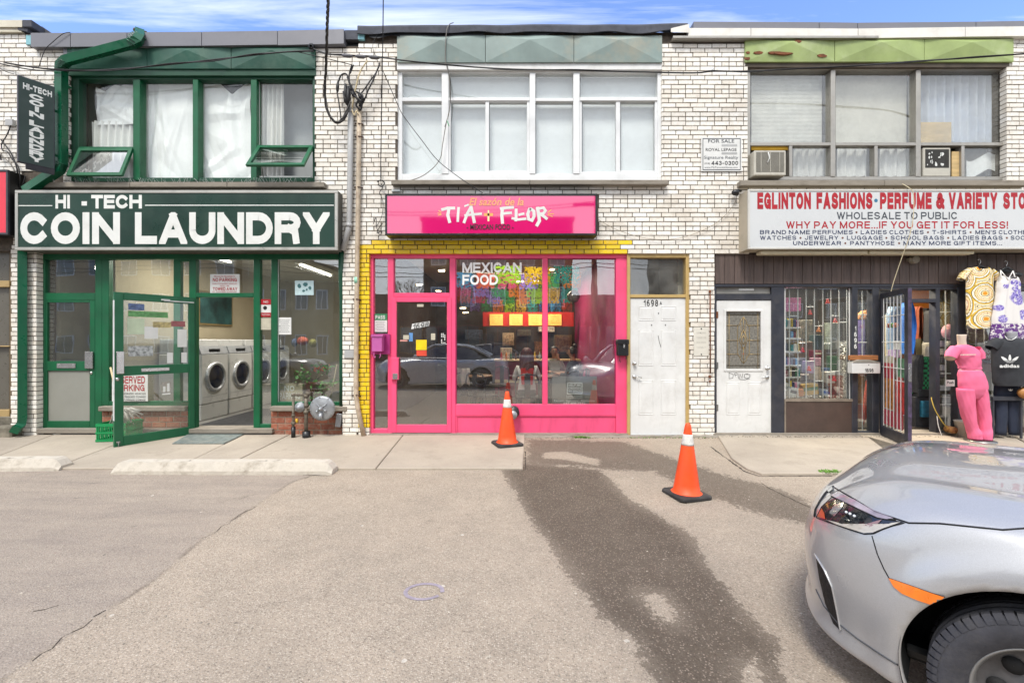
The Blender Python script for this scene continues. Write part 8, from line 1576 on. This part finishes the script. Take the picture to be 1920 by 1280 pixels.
def car_body(lvl=3, R0=.385):
 V, F = car_cage(); me = bpy.data.meshes.new('body_shell'); me.from_pydata([tuple(v) for v in V], [], F); ob = bpy.data.objects.new('body_shell', me); C.objects.link(ob)
 m = ob.modifiers.new('m', 'MIRROR'); m.use_axis = (False, True, False); m.use_clip = True; m.merge_threshold = .002
 s = ob.modifiers.new('s', 'SUBSURF'); s.levels = lvl; s.render_levels = lvl; s.boundary_smooth = 'PRESERVE_CORNERS'; apply_mods(ob)
 bm = bmesh.new(); bm.from_mesh(ob.data)
 for v in bm.verts:      # character lines, arch flares
  x, y, z = v.co; ay = abs(y); sg = 1 if y > 0 else -1
  for ax in (0, -2.70):
   r = math.hypot(x - ax, z - .325)
   if ay > .6 and z < .85: v.co.y += sg * .020 * ss(.52, .43, r) * ss(.3, .40, r)
  if z > .70 and ay < .86 and x < .8 and x > -.5: v.co.z += .012 * math.exp(-((ay - (.62 + .10 * (-x))) / .07) ** 2)    # bonnet ridge
  if .25 < z < .68 and x > .35: v.co.x -= 0
 dele = []
 for v in bm.verts:
  x, y, z = v.co
  if abs(y) > .55 and z < .80:
   for ax in (0, -2.70):
    if math.hypot(x - ax, z - .325) < R0 - .022: dele.append(v)
 bmesh.ops.delete(bm, geom=list(set(dele)), context='VERTS')
 for v in bm.verts:
  x, y, z = v.co
  if v.is_boundary and abs(y) > .5:
   for ax in (0, -2.70):
    d = Vector((x - ax, z - .325))
    if d.length < R0 + .03 and d.length > 1e-4 and z > .185: d = d.normalized() * R0; v.co.x = ax + d.x; v.co.z = .325 + d.y
 ed = [e for e in bm.edges if e.is_boundary and all(abs(v.co.y) > .55 and any(abs(math.hypot(v.co.x - ax, v.co.z - .325) - R0) < .02 for ax in (0, -2.7)) for v in e.verts)]
 r = bmesh.ops.extrude_edge_only(bm, edges=ed)
 for v in [g for g in r['geom'] if isinstance(g, bmesh.types.BMVert)]: v.co.y -= math.copysign(.03, v.co.y)
 bmesh.ops.recalc_face_normals(bm, faces=bm.faces)
 bm.to_mesh(ob.data); bm.free(); ob.data.polygons.foreach_set('use_smooth', [True] * len(ob.data.polygons)); ob.data.update(); return ob
def carpaint(key, c, fl=.5, rough=.28):
 if key in MATS: return MATS[key]
 q = Nodes(key); v = q.coord(); fk = q.voro(v, 900, out='Color'); sv = q.n('SeparateColor'); q.l(fk, sv.inputs[0])
 q.col(q.mixc(q.math('MULTIPLY', sv.outputs[0], .25), lin(c), (.75, .76, .78, 1))); q.setv('Metallic', fl); q.setv('Roughness', q.rng(q.noise(v, 5, 5), .3, .7, rough - .04, rough + .07)); q.setv('Coat Weight', 1.0); q.setv('Coat Roughness', .02)
 MATS[key] = q.m; return q.m
TYRE = M('tyre_rubber', '#3a3a3f', .75, var=.2, vs=12, dirt=.35, dirtc='#6a6660', ds=9, bump=.3, bs=90); RIM = M('painted_steel_rim', '#8d8c8a', .4, metal=.5, var=.1, dirt=.2); CGLS = glassmat('car_glass', (.10, .12, .13), .08, dust=.02)
def wheel(par, x, y, side, steer=0):
 t = thing_part('wheel', par); t.location = (x, y - side * .02, .312); t.scale = (.955, .955, .955); t.rotation_euler = (0, 0, steer); ORG[t.name] = Vector((0, 0, 0)); W_ = .105
 mb = MB(); pr = [(.205, -W_ * .8), (.225, -W_ * .95), (.27, -W_ * 1.06), (.305, -W_ * .98), (.318, -W_ * .86)]
 tread = []
 for a, b in ((-.82, -.52), (-.46, -.20), (-.14, .14), (.20, .46), (.52, .82)): tread += [(.318, a * W_), (.326 - .01 * abs((a + b) / 2), (a + .04) * W_), (.326 - .01 * abs((a + b) / 2), (b - .04) * W_), (.318, b * W_)]
 pr += tread + [(.318, W_ * .86), (.305, W_ * .98), (.27, W_ * 1.06), (.225, W_ * .95), (.205, W_ * .8)]; mb.lathe(pr, (0, 0, 0), 'y', 96); n0 = len(mb.v); mb.build('tyre', TYRE, t)
 mb = MB(); nb_ = 64        # shoulder blocks
 for i in range(nb_):
  a0, a1 = 2 * math.pi * (i + .10) / nb_, 2 * math.pi * (i + .90) / nb_
  for s in (-1, 1):
   vs = [];
   for r, yy in ((.3275, s * W_ * .62), (.3265, s * W_ * .86), (.309, s * W_ * 1.0), (.296, s * W_ * 1.03)):
    for k in range(3): a = a0 + (a1 - a0) * k / 2; vs.append((r * math.cos(a), yy, r * math.sin(a)))
   mb.add(vs, [(j * 3 + k, j * 3 + k + 1, j * 3 + k + 4, j * 3 + k + 3) for j in range(3) for k in range(2)])
 tag(mb.build('tread_blocks', TYRE, t), kind='stuff')
 s = side; mb = MB(); mb.lathe([(.206, s * W_ * .80), (.212, s * W_ * .86), (.205, s * W_ * .84), (.196, s * W_ * .70), (.19, s * .02), (.19, -s * W_ * .8)], (0, 0, 0), 'y', 64); mb.build('rim', RIM, t); mb = MB(); mb.lathe([(.001, s * W_ * .50), (.05, s * W_ * .50), (.062, s * W_ * .42), (.10, s * W_ * .15), (.165, s * W_ * .18), (.197, s * W_ * .3)], (0, 0, 0), 'y', 64); mb.build('wheel_disc', M('dark_wheel_disc', '#5b5b5d', .4, metal=.5, var=.2, vs=20, dirt=.4), t)
 mb = MB()
 for i in range(8): a = 2 * math.pi * i / 8; mb.lathe([(.001, s * .026), (.030, s * .026), (.032, s * .012)], (.135 * math.cos(a), 0, .135 * math.sin(a)), 'y', 12)
 tag(mb.build('vent_hole', M('rim_hole', '#141415', .8), t), kind='stuff'); mb = MB()
 for i in range(5): a = 2 * math.pi * i / 5; mb.lathe([(.001, s * .062), (.010, s * .062), (.012, s * .04)], (.055 * math.cos(a), 0, .055 * math.sin(a)), 'y', 8)
 mb.build('wheel_nut', CHROME, t); return t
def liner(par, x, side):
 mb = MB(); pr = [(.39, side * .86), (.40, side * .50), (.05, side * .48)]; mb.lathe(pr, (x, 0, .325), 'y', 30, True, -.35, math.pi + .35); return mb.build('wheel_liner', M('black_liner', '#101112', .9, var=.3, bump=.4), par)
def cabin(par, paint):
 B = [(-.33, 0, .985), (-.42, .55, .965), (-.62, .77, .95), (-1.5, .80, .965), (-2.5, .79, .99), (-2.95, .60, 1.02), (-3.08, 0, 1.04)]; T = [(-1.12, 0, 1.42), (-1.15, .42, 1.41), (-1.22, .56, 1.385), (-1.6, .59, 1.40), (-2.15, .57, 1.38), (-2.38, .42, 1.36), (-2.42, 0, 1.37)]
 vs = []; n = 7
 for s in (1, -1): vs += [(a, b * s, c_ - .03) for a, b, c_ in B] + [(a * .5 + x * .5, (b * .53 + y_ * .47) * s, c_ * .45 + z_ * .55) for (a, b, c_), (x, y_, z_) in zip(B, T)] + [(a, b * s, c_) for a, b, c_ in T]
 mb = MB(); fs = []
 for h in (0, 3 * n): fs += [(h + r * n + i, h + r * n + i + 1, h + (r + 1) * n + i + 1, h + (r + 1) * n + i) for r in range(2) for i in range(n - 1)]
 mb.add(vs, fs, True); mb.build('windows', CGLS, par)
 mb = MB(); mb.grid(lambda u, v_: ((-1.10 - 1.34 * u) + .0, (v_ * 2 - 1) * .585 * (1 - .25 * (2 * u - 1) ** 6), 1.425 + .035 * math.sin(math.pi * u) * 1 - .055 * abs(2 * v_ - 1) ** 3 - .03 * (2 * u - 1) ** 4), 16, 12); mb.build('roof', paint, par)
 for s in (1, -1):
  mb = MB(); mb.tube([(-.45, s * .60, .965), (-.80, s * .58, 1.22), (-1.16, s * .55, 1.40), (-1.6, s * .59, 1.41), (-2.15, s * .58, 1.39), (-2.45, s * .56, 1.30), (-3.0, s * .62, 1.03)], [.04, .035, .035, .03, .035, .05, .07], 8); mb.tube([(-1.55, s * .82, .96), (-1.62, s * .73, 1.2), (-1.68, s * .60, 1.41)], .028, 6); mb.build('pillar', paint, par)
 mb = MB(); mb.cbox(-1.4, -1.1, -.55, -.1, .7, 1.15, .08).cbox(-1.4, -1.1, .1, .55, .7, 1.15, .08).cbox(-2.4, -2.2, -.6, .6, .7, 1.12, .08); mb.build('seats', M('dark_seat', '#28282a', .9), par)
 for s in (1, -1): mb = MB(); mb.ball((-.62, s * 1.0, 1.03), .11, 12, .6, .9, .75); mb.tube([(-.62, s * .8, .98), (-.62, s * .94, 1.01)], .025, 8); mb.build('door_mirror', paint, par)
def make_car(label, paint, group=None):
 t = thing('parked_car', label, 'car', (0, 0, 0), group); b = car_body(); b.data.materials.clear(); b.data.materials.append(paint); b.parent = t; cabin(t, paint)
 MB().cbox(-3.4, .40, -.62, .62, .20, .26, .02).cbox(-2.3, -.42, -.80, .80, .2, .45, .02).build('underbody', BLACK, t)
 for x in (0, -2.70):
  for s in (1, -1): wheel(t, x, s * .785, s, .0); liner(t, x, s)
 return t, b
HP = carpaint('grey_car_paint', '#a6a5a4', .35, .30)
hero, hb_ = make_car('silver grey parked saloon at the right edge, seen from its front corner', HP)
HA = 45; hero.rotation_euler = (0, 0, R(180 - HA)); hero.location = (2.352, -4.708, -.13)
MW = Matrix.Translation(hero.location) @ Matrix.Rotation(R(180 - HA), 4, 'Z'); MI = MW.inverted(); bvh = BVHTree.FromObject(hb_, bpy.context.evaluated_depsgraph_get())
camL = MI @ Vector((0, CAMY, CAMZ))
def cast(px, py, off=.002):
 d = (MI.to_3x3() @ Vector(((px - 960) / FPX, 1, (640 - py) / FPX))).normalized(); loc, nr, _, _ = bvh.ray_cast(camL, d, 20)
 if loc is None: return None
 if nr.dot(d) > 0: nr = -nr
 return loc + nr * off, nr
def on_body(name, P, m, off=.003, n=26, parent=hero, thick=0):
 """patch of the body surface bounded by an outline"""
 xs = [p[0] for p in P]; ys = [p[1] for p in P]; x0, x1, y0, y1 = min(xs), max(xs), min(ys), max(ys); bm = bmesh.new()
 K = []; m_ = len(P)
 for i in range(m_):
  a, b = P[i], P[(i + 1) % m_]; st = max(1, int(math.hypot(b[0] - a[0], b[1] - a[1]) / 3)); K += [(a[0] + (b[0] - a[0]) * k / st, a[1] + (b[1] - a[1]) * k / st) for k in range(st)]
 vs = [bm.verts.new((a, b, 0)) for a, b in K]; f = bm.faces.new(vs); bmesh.ops.triangulate(bm, faces=[f])
 for _ in range(3):
  le = [e for e in bm.edges if e.calc_length() > max(4, (x1 - x0) / n)]
  if le: bmesh.ops.subdivide_edges(bm, edges=le, cuts=1)
  bmesh.ops.triangulate(bm, faces=[f for f in bm.faces if len(f.verts) > 3])
 bad = []
 for v in bm.verts:
  r = cast(v.co.x, v.co.y, off)
  if r: v.co = r[0]
  else: bad.append(v)
 bmesh.ops.delete(bm, geom=bad, context='VERTS'); me = bpy.data.meshes.new(name); bm.to_mesh(me); bm.free(); me.materials.append(m); me.polygons.foreach_set('use_smooth', [True] * len(me.polygons))
 ob = bpy.data.objects.new(name, me); C.objects.link(ob); ob.parent = parent; return ob
def body_line(name, P, r, m, off=.0, parent=hero):
 Q = []
 for (a, b), (c_, d_) in zip(P, P[1:]):
  st = max(1, int(math.hypot(c_ - a, d_ - b) / 5))
  for k in range(st):
   h = cast(a + (c_ - a) * k / st, b + (d_ - b) * k / st, off)
   if h and (not Q or (Q[-1] - h[0]).length < .12): Q.append(h[0])
 h = cast(*P[-1], off)
 if h and Q and (Q[-1] - h[0]).length < .12: Q.append(h[0])
 if len(Q) < 2: return
 mb = MB(); mb.tube(Q, r, 6); ob = mb.build(name, m, parent); return ob
GAP = M('panel_gap', '#0c0c0e', .8, var=0)
def hero_details():
 body_line('shut_line', [(1565, 914), (1598, 933), (1641, 959), (1704, 980), (1762, 981), (1821, 987), (1880, 993), (1950, 988), (2100, 975)], .0035, GAP)
 body_line('shut_line', [(1635, 1004), (1645, 1038), (1657, 1065), (1667, 1083)], .0022, GAP)
 L1 = [(1531, 970), (1541, 950), (1560, 932), (1579, 939), (1601, 949), (1622, 960), (1641, 970), (1659, 974), (1678, 976), (1696, 980), (1672, 986), (1655, 992), (1638, 1000), (1621, 1001), (1598, 994), (1570, 984), (1549, 977)]
 hl = on_body('headlight', L1, M('headlamp_housing', '#1b1c20', .18, var=.5, vs=14, coat=1), .002)
 on_body('reflector', [(1534, 968), (1542, 953), (1547, 962), (1549, 973)], M('amber_reflector', '#c4562a', .3, coat=.6), .004, parent=hl)
 on_body('chrome_bowl', [(1556, 962), (1566, 946), (1584, 942), (1580, 952), (1566, 968)], M('headlamp_chrome', '#b9b9b6', .15, metal=.8, coat=.6), .004, parent=hl)
 on_body('projector', [(1580, 963), (1592, 953), (1612, 964), (1620, 978), (1606, 986), (1585, 978)], M('projector_dark', '#10131c', .08, coat=1), .0045, parent=hl)
 on_body('light_guide', [(1552, 975), (1570, 979), (1600, 989), (1622, 995), (1637, 994), (1655, 986), (1674, 980), (1690, 979), (1672, 985), (1655, 991), (1638, 998), (1621, 999), (1598, 992), (1570, 983)], M('pale_light_guide', '#b7b1a6', .2, coat=.5), .005, parent=hl)
 on_body('light_guide', [(1620, 984), (1640, 978), (1655, 974), (1648, 981), (1632, 988)], M('pink_grey_lens', '#8d6f6e', .2, coat=.5), .005, parent=hl)
 for (a, b, r) in ((1589, 961, .006), (1596, 964, .006), (1604, 968, .006)):
  h = cast(a, b, .006)
  if h: mb = MB(); mb.ball(tuple(h[0]), r, 8); mb.build('led', M('led_white', '#dfe4ea', .2), hl)
 on_body('running_light', [(1559, 929), (1570, 922), (1601, 936), (1641, 957), (1677, 971), (1662, 973), (1646, 970), (1622, 959), (1590, 944)], M('running_lens', '#9a8f98', .12, coat=1, var=.3, vs=9), .003)
 body_line('lamp_edge', [(1559, 930), (1590, 945), (1622, 960), (1646, 971), (1662, 974), (1680, 974)], .0028, GAP, .002)
 body_line('lamp_edge', L1 + [L1[0]], .0024, GAP, .001); body_line('lamp_edge', [(1562, 912), (1548, 925), (1538, 940), (1530, 955), (1528, 968)], .009, GAP, -.002)
 on_body('side_marker', [(1667, 1083), (1705, 1096), (1745, 1110), (1783, 1122), (1768, 1128), (1751, 1134), (1720, 1124), (1692, 1112), (1677, 1100)], M('amber_marker', '#f07a14', .3, coat=.7, var=.1, vs=30, spec=.6), .004)
 body_line('lamp_edge', [(1667, 1083), (1705, 1096), (1745, 1110), (1783, 1122)], .0016, GAP, .002)
 on_body('air_intake', [(1530, 1040), (1546, 1067), (1561, 1100), (1569, 1139), (1577, 1182), (1563, 1168), (1548, 1131), (1537, 1085)], M('black_mesh_intake', '#101114', .5, var=.7, vs=60, bump=.8), .002)
 body_line('intake_lip', [(1528, 1038), (1546, 1067), (1561, 1100), (1569, 1139), (1577, 1182)], .004, HP, .002)
 body_line('lip_crease_shade', [(1530, 1104), (1545, 1135), (1572, 1168), (1610, 1198), (1650, 1225), (1684, 1246)], .0045, M('lip_shadow', '#4c4d50', .5), -.001)  # dark tube drawn as the shade in the bumper crease
 on_body('badge_corner', [(1551, 912), (1561, 911), (1563, 918), (1556, 924), (1551, 920)], M('chrome_corner', '#c6cbd0', .1, metal=.9), .006)
hero_details()
def other(label, c_, x, y, rz, group='parked cars mirrored in the shop windows'):
 r = copy_tree(hero); strip_ = [ch for ch in r.children if ch.name.split('.')[0] in ('shut_line', 'headlight', 'running_light', 'lamp_edge', 'side_marker', 'air_intake', 'intake_lip', 'badge_corner', 'lip_crease_shade')]
 for ch in strip_:
  for g in list(ch.children): bpy.data.objects.remove(g)
  bpy.data.objects.remove(ch)
 p = carpaint('paint_' + c_, c_, .3, .3)
 for ch in r.children:
  if ch.type == 'MESH' and ch.data.materials and ch.data.materials[0] is HP: ch.data = ch.data.copy(); ch.data.materials[0] = p
 tag(r, label, 'car', group); r.location = (x, y, float(gz(0, min(-2, y))) - .005); r.rotation_euler = (0, 0, rz); return r
other('white saloon parked behind the photographer, mirrored in the pink door', '#c9cacb', -3.7, -8.6, R(180)); other('black car mirrored in the big laundry window', '#1a1d24', -7.2, -8.4, R(0)); other('dark maroon car mirrored in the left restaurant pane', '#2a1c20', .8, -12.5, R(0)); other('silver car parked farther along the street side', '#9aa0a4', 6.6, -9.2, R(180))
# the far side of the street
def block(label, x0, x1, y, h, wall_m, floors, bays, trim='#4a4038', slope=0, shop=None):
 t = thing('street_building', label, 'building', ((x0 + x1) / 2, y, 0)); z0 = -.2
 MB().prism([(x0, z0), (x1, z0), (x1, h), (x0, h + slope)], y - 8, y).build('wall', wall_m, t); MB().prism([(x0 - .1, h + slope), (x1 + .1, h), (x1 + .1, h + .25), (x0 - .1, h + slope + .25)], y - 8.1, y + .12).build('roof', M('rf' + trim[1:], trim, .8), t)
 wg = glassmat('far_glass', (.2, .23, .25), .15); fh = (h - 1) / floors; bw = (x1 - x0) / bays
 for f in range(floors):
  for b in range(bays):
   cx = x0 + bw * (b + .5); zb = .9 + f * fh + (.0 if f else -.5); wd, hh = (bw * .26, min(1.5, fh * .5)) if f or not shop else (bw * .42, 2.2)
   w_ = MB().box(cx - wd, cx + wd, y, y + .05, zb, zb + hh).build('window', WPAINT if (f or not shop) else M('shop' + str(b % 3) + shop[1:], shop, .5), t); MB().box(cx - wd + .08, cx - .03, y + .05, y + .06, zb + .08, zb + hh - .08).box(cx + .03, cx + wd - .08, y + .05, y + .06, zb + .08, zb + hh - .08).build('pane', M('far_pane', '#3f484e', .08, coat=1), w_)
 return t
block('tall tan apartment block across the street, mirrored in the laundry windows', -44, -20, -31, 13, M('tan_block_wall', '#b39c7c', .9, var=.12), 4, 9); block('beige two storey block across the street with a sloping roof line', -19.7, -13.4, -27, 6.8, M('beige_stucco', '#b8a67e', .9, var=.08), 2, 4, slope=1.4); block('low brick shop across the street', -13.2, -6.9, -29, 4.9, M('dark_brick_wall', '#5c4338', .9, var=.2), 1, 3, shop='#8a6a3c')
block('dark three storey brick block across the street', -6.8, 4.6, -28, 10.5, M('umber_brick_wall', '#4a3a2c', .9, var=.2), 3, 5, shop='#6a3a2a'); block('low dark red brick shop across the street with a chimney', 4.8, 13.5, -28, 4.7, M('maroon_brick_wall', '#5a2e2e', .9, var=.2), 1, 4, shop='#7a4a3a'); block('grey apartment block across the street at the far right', 14, 40, -32, 11, M('grey_stucco', '#77736a', .9), 4, 9)
chm = thing('chimney', 'small chimney pair on the low red shop across the street', 'chimney', (8.9, -30, 4.9)); MB().cbox(8.6, 9.3, -30.4, -29.8, 4.9, 5.9, .03).cbox(8.7, 8.85, -30.2, -30.05, 5.9, 6.4, .01).build('stack', M('maroon_brick_wall', '#5a2e2e'), chm)
def upole(label, x, y, h):
 t = thing('utility_pole', label, 'utility pole', (x, y, -.2)); mb = MB(); mb.lathe([(.16, -.2), (.11, h)], (x, y, 0), 'z', 14); PW = M('pole_wood', '#4c3b2e', .9, var=.3, stretch=(8, 8, .6)); mb.build('post', PW, t); MB().cbox(x - 1.1, x + 1.1, y - .07, y + .07, h - 1.4, h - 1.28, .01).build('cross_arm', PW, t)
 MB().lathe([(.001, h - 3.3), (.26, h - 3.25), (.28, h - 2.4), (.20, h - 2.3), (.001, h - 2.25)], (x + .48, y, 0), 'z', 20).build('transformer', M('transformer_grey', '#77787a', .5), t); return t
upole('wooden utility pole with a transformer mirrored in the right restaurant pane', 3.9, -14.6, 9.0); upole('utility pole farther along the street', -13, -14.6, 9.0)
pw = thing('street_wires', 'span wires between the poles behind the photographer', 'cable', (-13, -14.6, 8)); mb = MB()
for dz, dy in ((7.8, 0), (7.8, -.5), (5.4, .1), (5.1, .1), (4.9, .15)):
 for xa, xb in ((-60, -13), (-13, 3.9), (3.9, 40)): mb.tube([(xa + (xb - xa) * i / 10, -14.6 + dy, dz - .5 * math.sin(math.pi * i / 10)) for i in range(11)], .018, 5)
mb.build('strand', CABLE, pw)
tr = thing('street_tree', 'bare branched tree across the street beyond the low roofs', 'tree', (-9.5, -36, 0)); mb = MB(); rt = random.Random(5)
def br(p, d, l, r, k):
 q = p + d * l; mb.tube([p, (p + q) / 2 + Vector((rt.gauss(0, .05), 0, rt.gauss(0, .05))) * l, q], [r, r * .8, r * .6], 6)
 if k:
  for _ in range(3): br(q, (d + Vector((rt.gauss(0, .5), rt.gauss(0, .5), rt.uniform(-.05, .4)))).normalized(), l * .7, r * .58, k - 1)
br(Vector((-9.5, -36, -.2)), Vector((0, 0, 1)), 2.6, .2, 5); mb.build('trunk', M('bark', '#4a3f34', .9), tr)
